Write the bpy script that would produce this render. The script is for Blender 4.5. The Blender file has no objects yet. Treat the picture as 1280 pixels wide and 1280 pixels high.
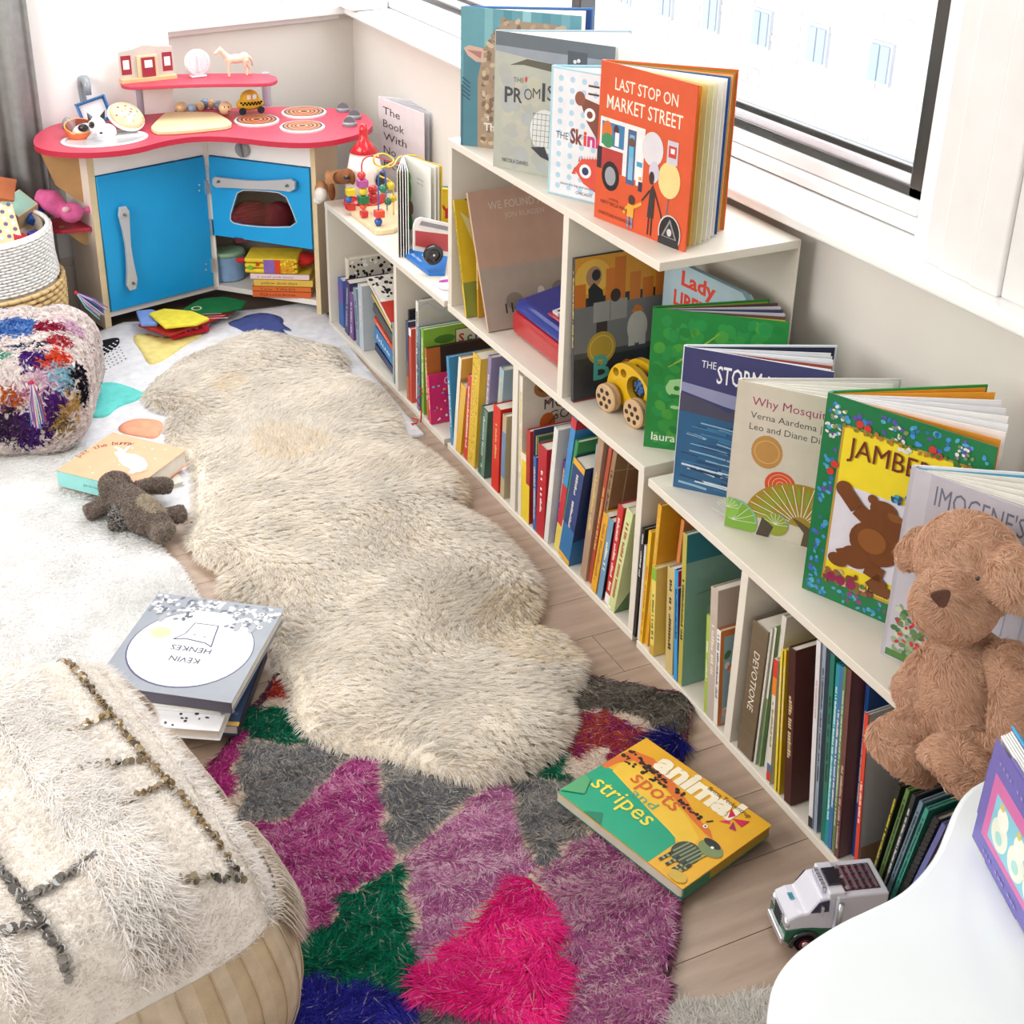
import bpy, bmesh, math, random
import numpy as np
from mathutils import Matrix, Vector, Euler
random.seed(4); RNG = np.random.default_rng(4)
SC = bpy.context.scene
PI = math.pi
# ------------------------------------------------------------------ camera
HCAM = 1.62
FPX, PCX, PCY = 1701.15, 582.46, 490.86
CM = np.array([[0.9067529, -0.4216124, 0.0064869], [-0.1767624, -0.3940364, -0.9019370], [0.3828239, 0.8166874, -0.4318189]])
cd = bpy.data.cameras.new('camera'); cam = bpy.data.objects.new('camera', cd); SC.collection.objects.link(cam)
cd.sensor_fit = 'HORIZONTAL'; cd.sensor_width = 36; cd.lens = 36*FPX/1280
cd.shift_x = (640-PCX)/1280; cd.shift_y = (PCY-640)/1280; cd.clip_start = .02; cd.clip_end = 200
U, _s, Vt = np.linalg.svd(CM); CMo = U@Vt
cam.matrix_world = Matrix.Translation((0, 0, HCAM)) @ Matrix([[CMo[0][i], -CMo[1][i], -CMo[2][i]] for i in range(3)]).to_4x4()
SC.camera = cam
# ------------------------------------------------------------------ light
SC.view_settings.view_transform = 'Standard'; SC.view_settings.look = 'None'; SC.view_settings.gamma = 1
SC.view_settings.use_curve_mapping = False; SC.view_settings.exposure = 0.06
W = bpy.data.worlds.new('overcast'); SC.world = W; W.use_nodes = True
bg = W.node_tree.nodes['Background']; bg.inputs[0].default_value = (.93, .965, 1, 1); bg.inputs[1].default_value = 3.0
def area(name, loc, target, sx, sy, power, color=(1, 1, 1)):
    l = bpy.data.lights.new(name, 'AREA'); l.shape = 'RECTANGLE'; l.size = sx; l.size_y = sy; l.energy = power; l.color = color
    o = bpy.data.objects.new(name, l); SC.collection.objects.link(o); o.location = loc
    o.rotation_euler = (Vector(target)-Vector(loc)).to_track_quat('-Z', 'Y').to_euler(); return o
area('daylight_right_window', (1.62, 2.9, 1.95), (.3, 2.3, 0), 2.2, .9, 24, (.97, .98, 1))
area('daylight_far_window', (.75, 4.12, 1.85), (.4, 2.2, 0), 1.1, 1.0, 21, (.97, .98, 1))
area('fill_lamp_left', (-1.7, 2.2, 1.7), (.5, 2.4, .2), 2.4, 1.6, 78, (1, .985, .96))  # added soft fill standing in for unseen windows; the side wall is solid
area('fill_lamp_rear', (-.2, -1.5, 2.0), (.8, 2.4, .3), 2.4, 1.2, 24, (1, .985, .96))  # added fill lamp behind the camera; the back wall has no opening
# ------------------------------------------------------------------ pixel rays of the survey (turn a picture point into a real place)
def ray(x, y): return CM.T@np.array([x-PCX, y-PCY, FPX])
C0 = np.array([0, 0, HCAM])
def at_z(x, y, z): r = ray(x, y); return C0+r*(z-HCAM)/r[2]
def at_x(x, y, X): r = ray(x, y); return C0+r*(X/r[0])
def at_y(x, y, Y): r = ray(x, y); return C0+r*(Y/r[1])
def at_v(x, y, A, B):
    n = np.array([-(B[1]-A[1]), B[0]-A[0], 0.]); r = ray(x, y); return C0+r*(n@(np.array([A[0], A[1], 0])-C0))/(n@r)
def proj(P): v = CM@(np.array(P, float)-C0); return PCX+FPX*v[0]/v[2], PCY+FPX*v[1]/v[2]
def y_on(px, X, z):
    lo, hi = .7, 6
    for _ in range(40):
        m = (lo+hi)/2
        if proj((X, m, z))[0] > px: lo = m
        else: hi = m
    return m
def height(P, ytop):
    lo, hi = 0, 1.5
    for _ in range(40):
        m = (lo+hi)/2
        if proj((P[0], P[1], P[2]+m))[1] > ytop: lo = m
        else: hi = m
    return m
# ------------------------------------------------------------------ materials
def lin(c):
    if isinstance(c, str):
        c = c.lstrip('#'); c = [int(c[i:i+2], 16)/255 for i in (0, 2, 4)]
    return tuple((v/12.92 if v <= .04045 else ((v+.055)/1.055)**2.4) for v in c[:3])+(1,)
MATS = {}
def newmat(name):
    m = bpy.data.materials.new(name); m.use_nodes = True; nt = m.node_tree
    return m, nt, nt.nodes['Principled BSDF']
def noise(nt, scale, detail=3, rough=.5, vec=None):
    n = nt.nodes.new('ShaderNodeTexNoise'); n.inputs['Scale'].default_value = scale; n.inputs['Detail'].default_value = detail; n.inputs['Roughness'].default_value = rough
    if vec is None:
        tc = nt.nodes.new('ShaderNodeTexCoord'); vec = tc.outputs['Object']
    nt.links.new(vec, n.inputs['Vector']); return n
def family(name, rough, vary=.06, vscale=12, bump=0, bscale=200, spec=.5, coat=0, metal=0, sheen=0, sss=0):
    """material whose pigment is stored on the mesh (Col), with procedural variation and relief"""
    m, nt, b = newmat(name)
    at = nt.nodes.new('ShaderNodeAttribute'); at.attribute_name = 'Col'
    mix = nt.nodes.new('ShaderNodeMix'); mix.data_type = 'RGBA'; mix.blend_type = 'MULTIPLY'; mix.inputs[0].default_value = 1
    nz = noise(nt, vscale); ramp = nt.nodes.new('ShaderNodeMapRange'); ramp.inputs[1].default_value = .3; ramp.inputs[2].default_value = .7
    ramp.inputs[3].default_value = 1-vary; ramp.inputs[4].default_value = 1+vary*.3
    nt.links.new(nz.outputs[0], ramp.inputs[0]); nt.links.new(at.outputs['Color'], mix.inputs[6]); nt.links.new(ramp.outputs[0], mix.inputs[7])
    nt.links.new(mix.outputs[2], b.inputs['Base Color'])
    b.inputs['Roughness'].default_value = rough; b.inputs['Metallic'].default_value = metal
    b.inputs['Specular IOR Level'].default_value = spec; b.inputs['Coat Weight'].default_value = coat; b.inputs['Sheen Weight'].default_value = sheen
    if bump:
        n2 = noise(nt, bscale, 2); bp = nt.nodes.new('ShaderNodeBump'); bp.inputs['Strength'].default_value = bump; bp.inputs['Distance'].default_value = .002
        nt.links.new(n2.outputs[0], bp.inputs['Height']); nt.links.new(bp.outputs[0], b.inputs['Normal'])
    MATS[name] = m; return m
family('paint', .45, .04)
family('laminate', .38, .03, 6, .05, 90)
family('wall_paint', .75, .03, 3, .15, 60)
family('gloss', .18, .03, 8, coat=.4)
family('print', .4, .07, 25, .05, 300)
family('paper', .8, .05, 40)
family('fabric', .95, .14, 40, .5, 500, spec=.1)
family('fur', .9, .10, 9, spec=.1)
def fur_glow():
    m = MATS['fur']; nt = m.node_tree; b = nt.nodes['Principled BSDF']; out = nt.nodes['Material Output']; t = nt.nodes.new('ShaderNodeBsdfTranslucent'); mx = nt.nodes.new('ShaderNodeMixShader'); mx.inputs[0].default_value = .48
    nt.links.new(b.inputs['Base Color'].links[0].from_socket, t.inputs[0]); nt.links.new(b.outputs[0], mx.inputs[1]); nt.links.new(t.outputs[0], mx.inputs[2]); nt.links.new(mx.outputs[0], out.inputs[0])
fur_glow()
family('plush', .95, .14, 60, .8, 350, spec=.1)
family('timber', .6, .12, 14, .1, 90)
family('metal', .3, .05, 20, metal=.9)
family('cloth_canvas', .8, .18, 90, .4, 700)
family('wicker', .75, .15, 50, .5, 300)
family('art', .45, .35, 38, .05, 300)
def wood_floor():
    m, nt, b = newmat('oak_planks'); tc = nt.nodes.new('ShaderNodeTexCoord'); oi = nt.nodes.new('ShaderNodeObjectInfo')
    mp = nt.nodes.new('ShaderNodeMapping'); mp.inputs['Scale'].default_value = (.9, 7, 1); nt.links.new(tc.outputs['Object'], mp.inputs[0])
    cmb = nt.nodes.new('ShaderNodeVectorMath'); cmb.operation = 'ADD'; sc = nt.nodes.new('ShaderNodeMath'); sc.operation = 'MULTIPLY'; sc.inputs[1].default_value = 37
    nt.links.new(oi.outputs['Random'], sc.inputs[0]); nt.links.new(mp.outputs[0], cmb.inputs[0]); nt.links.new(sc.outputs[0], cmb.inputs[1])
    n1 = noise(nt, 1.6, 2, .5, cmb.outputs[0])
    wv = nt.nodes.new('ShaderNodeTexWave'); wv.wave_type = 'BANDS'; wv.bands_direction = 'Y'; wv.inputs['Scale'].default_value = 1.3; wv.inputs['Distortion'].default_value = 16; wv.inputs['Detail'].default_value = 2; wv.inputs['Detail Scale'].default_value = .6
    nt.links.new(cmb.outputs[0], wv.inputs[0])
    n2 = noise(nt, 14, 4, .7, cmb.outputs[0])
    r = nt.nodes.new('ShaderNodeValToRGB'); r.color_ramp.elements[0].color = lin('#826d5e'); r.color_ramp.elements[1].color = lin('#b39d8b')
    r.color_ramp.elements[0].position = .0; r.color_ramp.elements[1].position = 1
    a = nt.nodes.new('ShaderNodeMath'); a.operation = 'MULTIPLY_ADD'; a.inputs[1].default_value = .22; nt.links.new(wv.outputs['Fac'], a.inputs[0]); 
    a2 = nt.nodes.new('ShaderNodeMath'); a2.operation = 'MULTIPLY'; a2.inputs[1].default_value = .6; nt.links.new(n2.outputs[0], a2.inputs[0]); nt.links.new(a2.outputs[0], a.inputs[2])
    a3 = nt.nodes.new('ShaderNodeMath'); a3.operation = 'MULTIPLY_ADD'; a3.inputs[1].default_value = .35; nt.links.new(n1.outputs[0], a3.inputs[0]); nt.links.new(a.outputs[0], a3.inputs[2])
    nt.links.new(a3.outputs[0], r.inputs[0]); nt.links.new(r.outputs[0], b.inputs['Base Color']); b.inputs['Roughness'].default_value = .45
    bp = nt.nodes.new('ShaderNodeBump'); bp.inputs['Strength'].default_value = .12; bp.inputs['Distance'].default_value = .002; nt.links.new(a3.outputs[0], bp.inputs['Height']); nt.links.new(bp.outputs[0], b.inputs['Normal'])
    MATS['oak'] = m
wood_floor()
def glass_mat():
    m = bpy.data.materials.new('window_glass'); m.use_nodes = True; nt = m.node_tree; nt.nodes.clear()
    o = nt.nodes.new('ShaderNodeOutputMaterial'); t = nt.nodes.new('ShaderNodeBsdfTransparent'); g = nt.nodes.new('ShaderNodeBsdfGlossy'); g.inputs['Roughness'].default_value = .03
    mx = nt.nodes.new('ShaderNodeMixShader'); mx.inputs[0].default_value = .04
    nt.links.new(t.outputs[0], mx.inputs[1]); nt.links.new(g.outputs[0], mx.inputs[2]); nt.links.new(mx.outputs[0], o.inputs[0]); MATS['glass'] = m
glass_mat()
# ------------------------------------------------------------------ mesh builder
def I4(): return Matrix.Identity(4)
def T(x, y, z): return Matrix.Translation((x, y, z))
def RZ(a): return Matrix.Rotation(a, 4, 'Z')
def RX(a): return Matrix.Rotation(a, 4, 'X')
def RY(a): return Matrix.Rotation(a, 4, 'Y')
def basis(o, x, y, z=None):
    x = Vector(x); y = Vector(y); z = x.cross(y) if z is None else Vector(z)
    m = Matrix([[x[i], y[i], z[i]] for i in range(3)]).to_4x4(); m.translation = Vector(o); return m
class G:
    def __init__(s, col='#cccccc'): s.v = []; s.f = []; s.c = []; s.col = lin(col)
    def put(s, V, F, col=None, M=None):
        k = len(s.v); c = lin(col) if col is not None else s.col
        s.v += [tuple(M@Vector(p)) for p in V] if M is not None else [tuple(p) for p in V]
        s.f += [tuple(i+k for i in f) for f in F]; s.c += [c]*len(F); return s
    def box(s, x0, x1, y0, y1, z0, z1, col=None, M=None):
        V = [(x, y, z) for z in (z0, z1) for y in (y0, y1) for x in (x0, x1)]
        return s.put(V, [(0, 2, 3, 1), (4, 5, 7, 6), (0, 1, 5, 4), (2, 6, 7, 3), (0, 4, 6, 2), (1, 3, 7, 5)], col, M)
    def prism(s, P, z0, z1, col=None, M=None):
        n = len(P); V = [(p[0], p[1], z0) for p in P]+[(p[0], p[1], z1) for p in P]
        F = [tuple(range(n-1, -1, -1)), tuple(range(n, 2*n))]+[(i, (i+1) % n, n+(i+1) % n, n+i) for i in range(n)]
        return s.put(V, F, col, M)
    def hexa(s, P8, col=None): return s.put(P8, [(0, 3, 2, 1), (4, 5, 6, 7), (0, 1, 5, 4), (1, 2, 6, 5), (2, 3, 7, 6), (3, 0, 4, 7)], col)
    def slab(s, P, n, t, col=None):
        """closed slab from a 3-D outline P, thickened by t along n"""
        k = len(P); n = np.array(n, float)*t; Q = [np.array(p, float) for p in P]; V = [tuple(q) for q in Q]+[tuple(q+n) for q in Q]
        return s.put(V, [tuple(range(k-1, -1, -1)), tuple(range(k, 2*k))]+[(i, (i+1) % k, k+(i+1) % k, k+i) for i in range(k)], col)
    def tube(s, P, r, n=8, col=None, M=None, closed=False):
        P = [Vector(p) for p in P]; R = r if hasattr(r, '__len__') else [r]*len(P); V = []; m = len(P); up = None
        for i, p in enumerate(P):
            a = P[(i-1) % m] if (closed or i) else p; b = P[(i+1) % m] if (closed or i < m-1) else p
            t = (b-a).normalized()
            if up is None: up = t.orthogonal().normalized()
            up = (up-t*up.dot(t)); up = up.normalized() if up.length > 1e-6 else t.orthogonal().normalized()
            w = t.cross(up)
            V += [tuple(p+(up*math.cos(2*PI*k/n)+w*math.sin(2*PI*k/n))*R[i]) for k in range(n)]
        F = [(i*n+k, i*n+(k+1) % n, (i+1) % m*n+(k+1) % n, (i+1) % m*n+k) for i in range(m if closed else m-1) for k in range(n)]
        if not closed: F += [tuple(range(n-1, -1, -1)), tuple(range((m-1)*n, m*n))]
        return s.put(V, F, col, M)
    def lathe(s, prof, n=20, col=None, M=None, cols=None, cap=True):
        m = len(prof); V = [(r*math.cos(2*PI*k/n), r*math.sin(2*PI*k/n), z) for r, z in prof for k in range(n)]
        for i in range(m-1):
            F = [(i*n+k, i*n+(k+1) % n, (i+1)*n+(k+1) % n, (i+1)*n+k) for k in range(n)]
            c = lin(cols[i]) if cols else (lin(col) if col is not None else s.col)
            s.f += [tuple(j+len(s.v) for j in f) for f in F]; s.c += [c]*len(F)
        k0 = len(s.v); F = [tuple(range(n-1, -1, -1)), tuple(range((m-1)*n, m*n))]
        for f, cc in (zip(F, (0, -1)) if cap else []):
            s.f.append(tuple(j+k0 for j in f)); s.c.append(lin(cols[cc]) if cols else (lin(col) if col is not None else s.col))
        s.v += [tuple(M@Vector(p)) for p in V] if M is not None else V; return s
    def ell(s, c, r, col=None, M=None, n=14, m=9):
        r = r if hasattr(r, '__len__') else (r, r, r); V = [(0, 0, -r[2])]
        for i in range(1, m): 
            a = -PI/2+PI*i/m; V += [(r[0]*math.cos(a)*math.cos(2*PI*k/n), r[1]*math.cos(a)*math.sin(2*PI*k/n), r[2]*math.sin(a)) for k in range(n)]
        V.append((0, 0, r[2])); L = len(V)-1
        F = [(0, 1+(k+1) % n, 1+k) for k in range(n)]+[(1+i*n+k, 1+i*n+(k+1) % n, 1+(i+1)*n+(k+1) % n, 1+(i+1)*n+k) for i in range(m-2) for k in range(n)]
        F += [(1+(m-2)*n+k, 1+(m-2)*n+(k+1) % n, L) for k in range(n)]
        return s.put(V, F, col, T(*c)@(M or I4()))
    def build(s, name, mat='paint', parent=None, smooth=False, bevel=0, seg=2, origin=None, sharp=None):
        me = bpy.data.meshes.new(name); V = np.array(s.v, float)
        if origin is not None: V = V-np.array(origin)
        me.from_pydata(V.tolist(), [], s.f)
        a = me.color_attributes.new('Col', 'FLOAT_COLOR', 'CORNER')
        n = [len(f) for f in s.f]; a.data.foreach_set('color', np.repeat(np.array(s.c, dtype=np.float32), n, axis=0).ravel())
        me.materials.append(MATS[mat] if isinstance(mat, str) else mat)
        if smooth: me.polygons.foreach_set('use_smooth', [True]*len(s.f))
        me.update()
        o = bpy.data.objects.new(name, me); SC.collection.objects.link(o)
        if parent is not None: o.parent = parent
        elif origin is not None: o.location = origin
        if bevel:
            b = o.modifiers.new('bevel', 'BEVEL'); b.width = bevel; b.segments = seg; b.limit_method = 'ANGLE'; b.angle_limit = .6
        if smooth and (bevel or sharp):
            me.set_sharp_from_angle(angle=sharp or .7)
        return o
def thing(name, label, cat, loc=(0, 0, 0), M=None, group=None):
    o = bpy.data.objects.new(name, None); SC.collection.objects.link(o); o.empty_display_size = .05
    if M is not None: o.matrix_world = M
    else: o.location = loc
    o['label'] = label; o['category'] = cat
    if group: o['group'] = group
    return o
def tag(o, label, cat, group=None):
    o['label'] = label; o['category'] = cat
    if group: o['group'] = group
    return o
def struct(o): o['kind'] = 'structure'; return o
# ------------------------------------------------------------------ lettering (built-in typeface turned into polygons)
_tx = {}
def glyphs(s, bold=0):
    k = (s, bold)
    if k not in _tx:
        c = bpy.data.curves.new('lettering', 'FONT'); c.body = s; c.size = 1; c.resolution_u = 2; c.offset = bold
        o = bpy.data.objects.new('lettering', c); SC.collection.objects.link(o); dg = bpy.context.evaluated_depsgraph_get()
        me = bpy.data.meshes.new_from_object(o.evaluated_get(dg)); V = [tuple(v.co)[:2] for v in me.vertices]; F = [tuple(p.vertices) for p in me.polygons]
        bpy.data.meshes.remove(me); bpy.data.objects.remove(o); bpy.data.curves.remove(c); _tx[k] = (V, F)
    return _tx[k]
class Art(G):
    """flat print laid out in (u right, v up) metres; frame M maps (u, v, n) to the thing"""
    def __init__(s, M): super().__init__(); s.M = M; s.k = 0
    def lay(s, P, F, col): s.k += 1; s.put([(p[0], p[1], .0002+.000035*s.k) for p in P], F, col, s.M)
    def poly(s, P, col): s.lay(P, [tuple(range(len(P)))], col); return s
    def rect(s, x0, y0, x1, y1, col): return s.poly([(x0, y0), (x1, y0), (x1, y1), (x0, y1)], col)
    def ell(s, x, y, rx, ry=None, col='#fff', n=20, rot=0):
        ry = ry or rx; ca, sa = math.cos(rot), math.sin(rot)
        return s.poly([(x+rx*math.cos(t)*ca-ry*math.sin(t)*sa, y+rx*math.cos(t)*sa+ry*math.sin(t)*ca) for t in [2*PI*i/n for i in range(n)]], col)
    def ring(s, x, y, r0, r1, col, n=24, a0=0, a1=2*PI):
        A = [a0+(a1-a0)*i/n for i in range(n+1)]; P = [(x+r*math.cos(t), y+r*math.sin(t)) for t in A for r in (r0, r1)]
        s.lay(P, [(2*i, 2*i+1, 2*i+3, 2*i+2) for i in range(n)], col); return s
    def line(s, P, w, col):
        s.k += 1
        for a, b in zip(P, P[1:]):
            d = Vector((b[0]-a[0], b[1]-a[1])); L = d.length or 1; nx, ny = -d[1]/L*w/2, d[0]/L*w/2
            s.k -= 1; s.lay([(a[0]+nx, a[1]+ny), (a[0]-nx, a[1]-ny), (b[0]-nx, b[1]-ny), (b[0]+nx, b[1]+ny)], [(0, 1, 2, 3)], col)
        return s
    def text(s, t, x, y, size, col, width=None, bold=0, rot=0, align='l', shear=0):
        V, F = glyphs(t, bold)
        if not V: return s
        xs = [p[0] for p in V]; w = max(xs)-min(xs); sx = size if width is None else width/w
        x0 = min(xs); off = {'l': 0, 'c': -w*sx/2, 'r': -w*sx}[align]; ca, sa = math.cos(rot), math.sin(rot)
        P = [((p[0]-x0)*sx+off+p[1]*size*shear, p[1]*size) for p in V]
        s.lay([(x+a*ca-b*sa, y+a*sa+b*ca) for a, b in P], F, col); return s
    def speck(s, x0, y0, x1, y1, n, r, cols, seed=1, m=7):
        q = random.Random(seed); k0 = s.k
        for _ in range(n):
            s.k = k0+q.uniform(0, 4); s.ell(q.uniform(x0, x1), q.uniform(y0, y1), r*q.uniform(.6, 1.3), r*q.uniform(.5, 1.2), q.choice(cols), m, q.uniform(0, 3))
        s.k = k0+5; return s
def clip(P, a, b, c):
    out = []
    for i in range(len(P)):
        p, q = P[i], P[(i+1) % len(P)]; dp = a*p[0]+b*p[1]-c; dq = a*q[0]+b*q[1]-c
        if dp <= 0: out.append(p)
        if dp*dq < 0: t = dp/(dp-dq); out.append((p[0]+(q[0]-p[0])*t, p[1]+(q[1]-p[1])*t))
    return out
# ------------------------------------------------------------------ pile: every strand a thin bent blade
def pile(name, P, N, D, L, Wd, C, parent=None, mat='fur', origin=(0, 0, 0), segs=2, curl=.5):
    """P roots, N normals, D lay directions (all n x 3), L lengths, Wd widths, C colours (n x 3 linear)"""
    n = len(P); P = P-np.array(origin); L = np.broadcast_to(L, n)[:, None]; Wd = np.broadcast_to(Wd, n)[:, None]
    side = np.cross(N, D); side /= np.linalg.norm(side, axis=1)[:, None]+1e-9
    ang = RNG.uniform(-.9, .9, (n, 1)); side = side*np.cos(ang)+N*np.sin(ang)
    rows = []
    for k in range(segs+1):
        t = k/segs; c = P+N*L*(t*(1-curl*t*.75))*.8+D*L*(t*t*curl+.25*t)
        if k < segs: rows += [c-side*Wd*(1-t*.45)/2, c+side*Wd*(1-t*.45)/2]
        else: rows.append(c)
    per = 2*segs+1; V = np.stack(rows, 1).reshape(-1, 3); b = (np.arange(n)*per)[:, None]
    F = []; 
    for k in range(segs-1): F += [b+np.array([[2*k, 2*k+1, 2*k+3]]), b+np.array([[2*k, 2*k+3, 2*k+2]])]
    F.append(b+np.array([[2*segs-2, 2*segs-1, 2*segs]]))
    F = np.concatenate(F, 1).reshape(-1, 3); nf = len(F)
    me = bpy.data.meshes.new(name); me.vertices.add(len(V)); me.vertices.foreach_set('co', V.ravel())
    me.loops.add(nf*3); me.loops.foreach_set('vertex_index', F.ravel().astype(np.int32)); me.polygons.add(nf)
    me.polygons.foreach_set('loop_start', np.arange(nf, dtype=np.int32)*3); me.update(calc_edges=True)
    a = me.color_attributes.new('Col', 'FLOAT_COLOR', 'POINT'); cc = np.ones((n, per, 4), np.float32); cc[:, :, :3] = np.asarray(C)[:, None, :]
    a.data.foreach_set('color', cc.ravel()); me.polygons.foreach_set('use_smooth', [True]*nf); me.materials.append(MATS[mat])
    o = bpy.data.objects.new(name, me); SC.collection.objects.link(o); o['kind'] = 'stuff'
    if parent is not None: o.parent = parent
    return o
def inside(P, X, Y):
    r = np.zeros(len(X), bool); n = len(P)
    for i in range(n):
        x0, y0 = P[i][:2]; x1, y1 = P[(i+1) % n][:2]
        c = ((y0 > Y) != (y1 > Y)) & (X < (x1-x0)*(Y-y0)/((y1-y0) or 1e-9)+x0); r ^= c
    return r
def edge_dist(P, X, Y):
    d = np.full(len(X), 9.)
    for i in range(len(P)):
        a = np.array(P[i][:2]); b = np.array(P[(i+1) % len(P)][:2]); ab = b-a
        t = np.clip(((X-a[0])*ab[0]+(Y-a[1])*ab[1])/(ab@ab+1e-12), 0, 1); d = np.minimum(d, np.hypot(X-a[0]-t*ab[0], Y-a[1]-t*ab[1]))
    return d
def scatter(P, n):
    A = np.array([p[:2] for p in P]); lo, hi = A.min(0), A.max(0); X = RNG.uniform(lo[0], hi[0], n*3); Y = RNG.uniform(lo[1], hi[1], n*3)
    k = inside(P, X, Y); return X[k][:n], Y[k][:n]
def spline(P, k=5):
    P = [np.array(p, float) for p in P]; Q = [P[0]]+P+[P[-1]]; out = []
    for i in range(1, len(Q)-2):
        a, b, c, d = Q[i-1:i+3]
        for j in range(k): t = j/k; out.append(.5*((2*b)+(c-a)*t+(2*a-5*b+4*c-d)*t*t+(3*b-a-3*c+d)*t**3))
    return [tuple(p) for p in out+[P[-1]]]
def smooth_noise(X, Y, s, seed=0):
    q = np.random.default_rng(seed); t = 0
    for k in range(6):
        a = q.uniform(0, 2*PI); f = s*q.uniform(.5, 1.6); t = t+np.sin((X*math.cos(a)+Y*math.sin(a))*f+q.uniform(0, 6))
    return t/3.2
def curve_round(P, it=2):
    P = [np.array(p, float) for p in P]
    for _ in range(it):
        Q = []
        for i in range(len(P)): a, b = P[i], P[(i+1) % len(P)]; Q += [a*.75+b*.25, a*.25+b*.75]
        P = Q
    return P
def height_sheet(name, P, zf, step, mat, col, parent=None, origin=(0, 0, 0), base=.0, bottom=True):
    """a soft sheet over outline P: grid mesh raised by zf(X, Y, edge distance), closed down to the floor"""
    A = np.array([p[:2] for p in P]); lo, hi = A.min(0), A.max(0); bm = bmesh.new()
    vs = [bm.verts.new((p[0], p[1], 0)) for p in P]; bm.faces.new(vs)
    for ax in (0, 1):
        k = lo[ax]+step
        while k < hi[ax]:
            co = [0, 0, 0]; no = [0, 0, 0]; co[ax] = k; no[ax] = 1
            bmesh.ops.bisect_plane(bm, geom=bm.verts[:]+bm.edges[:]+bm.faces[:], plane_co=co, plane_no=no); k += step
    X = np.array([v.co.x for v in bm.verts]); Y = np.array([v.co.y for v in bm.verts]); Z = zf(X, Y, edge_dist(P, X, Y))
    for v, z in zip(bm.verts, Z): v.co.z = z
    ed = [e for e in bm.edges if e.is_boundary]; r = bmesh.ops.extrude_edge_only(bm, edges=ed)
    for v in r['geom']:
        if isinstance(v, bmesh.types.BMVert): v.co.z = base
    bmesh.ops.triangulate(bm, faces=[f for f in bm.faces if len(f.verts) > 4])
    me = bpy.data.meshes.new(name); o3 = Vector(origin)
    for v in bm.verts: v.co -= o3
    bmesh.ops.recalc_face_normals(bm, faces=bm.faces[:]); bm.to_mesh(me); bm.free()
    a = me.color_attributes.new('Col', 'FLOAT_COLOR', 'CORNER'); a.data.foreach_set('color', np.tile(np.array(lin(col), np.float32), len(me.loops)))
    me.materials.append(MATS[mat]); me.polygons.foreach_set('use_smooth', [True]*len(me.polygons))
    o = bpy.data.objects.new(name, me); SC.collection.objects.link(o)
    if parent is not None: o.parent = parent
    return o
def blob(name, parts, voxel, mat, col, parent=None, smooth_it=3):
    """one continuous soft body: ellipsoids and tubes fused by a voxel remesh"""
    g = G(col)
    for p in parts:
        if p[0] == 'e': g.ell(p[1], p[2], M=p[3] if len(p) > 3 else None, n=20, m=12)
        else: g.tube(p[1], p[2], 14)
    o = g.build(name+'_raw', mat); m = o.modifiers.new('r', 'REMESH'); m.mode = 'VOXEL'; m.voxel_size = voxel; m.use_smooth_shade = True
    s = o.modifiers.new('s', 'SMOOTH'); s.iterations = smooth_it; s.factor = .6
    dg = bpy.context.evaluated_depsgraph_get(); me = bpy.data.meshes.new_from_object(o.evaluated_get(dg)); old = o.data; bpy.data.objects.remove(o); bpy.data.meshes.remove(old)
    me.name = name
    for a in list(me.color_attributes): me.color_attributes.remove(a)
    a = me.color_attributes.new('Col', 'FLOAT_COLOR', 'CORNER'); a.data.foreach_set('color', np.tile(np.array(lin(col), np.float32), len(me.loops)))
    me.materials.clear(); me.materials.append(MATS[mat]); me.polygons.foreach_set('use_smooth', [True]*len(me.polygons))
    o = bpy.data.objects.new(name, me); SC.collection.objects.link(o)
    if parent is not None: o.parent = parent
    return o
def sample_mesh(me, n):
    me.calc_loop_triangles(); t = np.empty(len(me.loop_triangles)*3, np.int32); me.loop_triangles.foreach_get('vertices', t); t = t.reshape(-1, 3)
    v = np.empty(len(me.vertices)*3); me.vertices.foreach_get('co', v); v = v.reshape(-1, 3)
    a, b, c = v[t[:, 0]], v[t[:, 1]], v[t[:, 2]]; nn = np.cross(b-a, c-a); ar = np.linalg.norm(nn, axis=1); k = RNG.choice(len(t), n, p=ar/ar.sum())
    u = RNG.random((n, 1)); w = RNG.random((n, 1)); f = (u+w) > 1; u = np.where(f, 1-u, u); w = np.where(f, 1-w, w)
    return a[k]+(b[k]-a[k])*u+(c[k]-a[k])*w, nn[k]/(ar[k][:, None]+1e-12)
def tint(n, cols, jit=.08):
    A = np.array([lin(c)[:3] for c in cols]); C = A[RNG.integers(0, len(A), n)]; return np.clip(C*RNG.uniform(1-jit, 1+jit, (n, 1)), 0, 1)
# ================================================================== room
FX, Z1, Z2 = 1.2545, .395, .802           # front of the bookcases, height of first and second tier
g = G('#6b5a4f').box(-2.6, 1.62, -2.0, 4.5, -.05, -.012); floor = struct(g.build('floor', 'timber'))
k = 0
for r in range(32):
    y0 = .02+.1270*(r-4)+.009; x = -2.55-(r*.37) % 1.3
    if y0 > 4.35: break
    while x < 1.58:
        xa, xb = max(x, -2.55), min(x+1.3, 1.60)
        if xb-xa > .05 and xb > -1.0:
            p = G().box(xa+.0007, xb-.0007, y0+.0007, y0+.1263, -.012, 0).build('plank', 'oak', floor); p.data.materials[0] = MATS['oak']
        x += 1.3
WALL = '#ddd7cf'
wr = struct(G(WALL).box(1.60, 1.74, -2.0, 4.5, 0, .815).box(1.60, 1.74, -2.0, 1.60, .815, 2.7).box(1.60, 1.74, 1.70, 4.5, 2.2, 2.7).build('wall_right', 'wall_paint'))
SA = at_z(205, 42, .817); SB = np.array([1.55, 4.26, .817]); fd = (SB-SA)/np.linalg.norm((SB-SA)[:2]); fd[2] = 0; fn = np.array([-fd[1], fd[0], 0])
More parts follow.
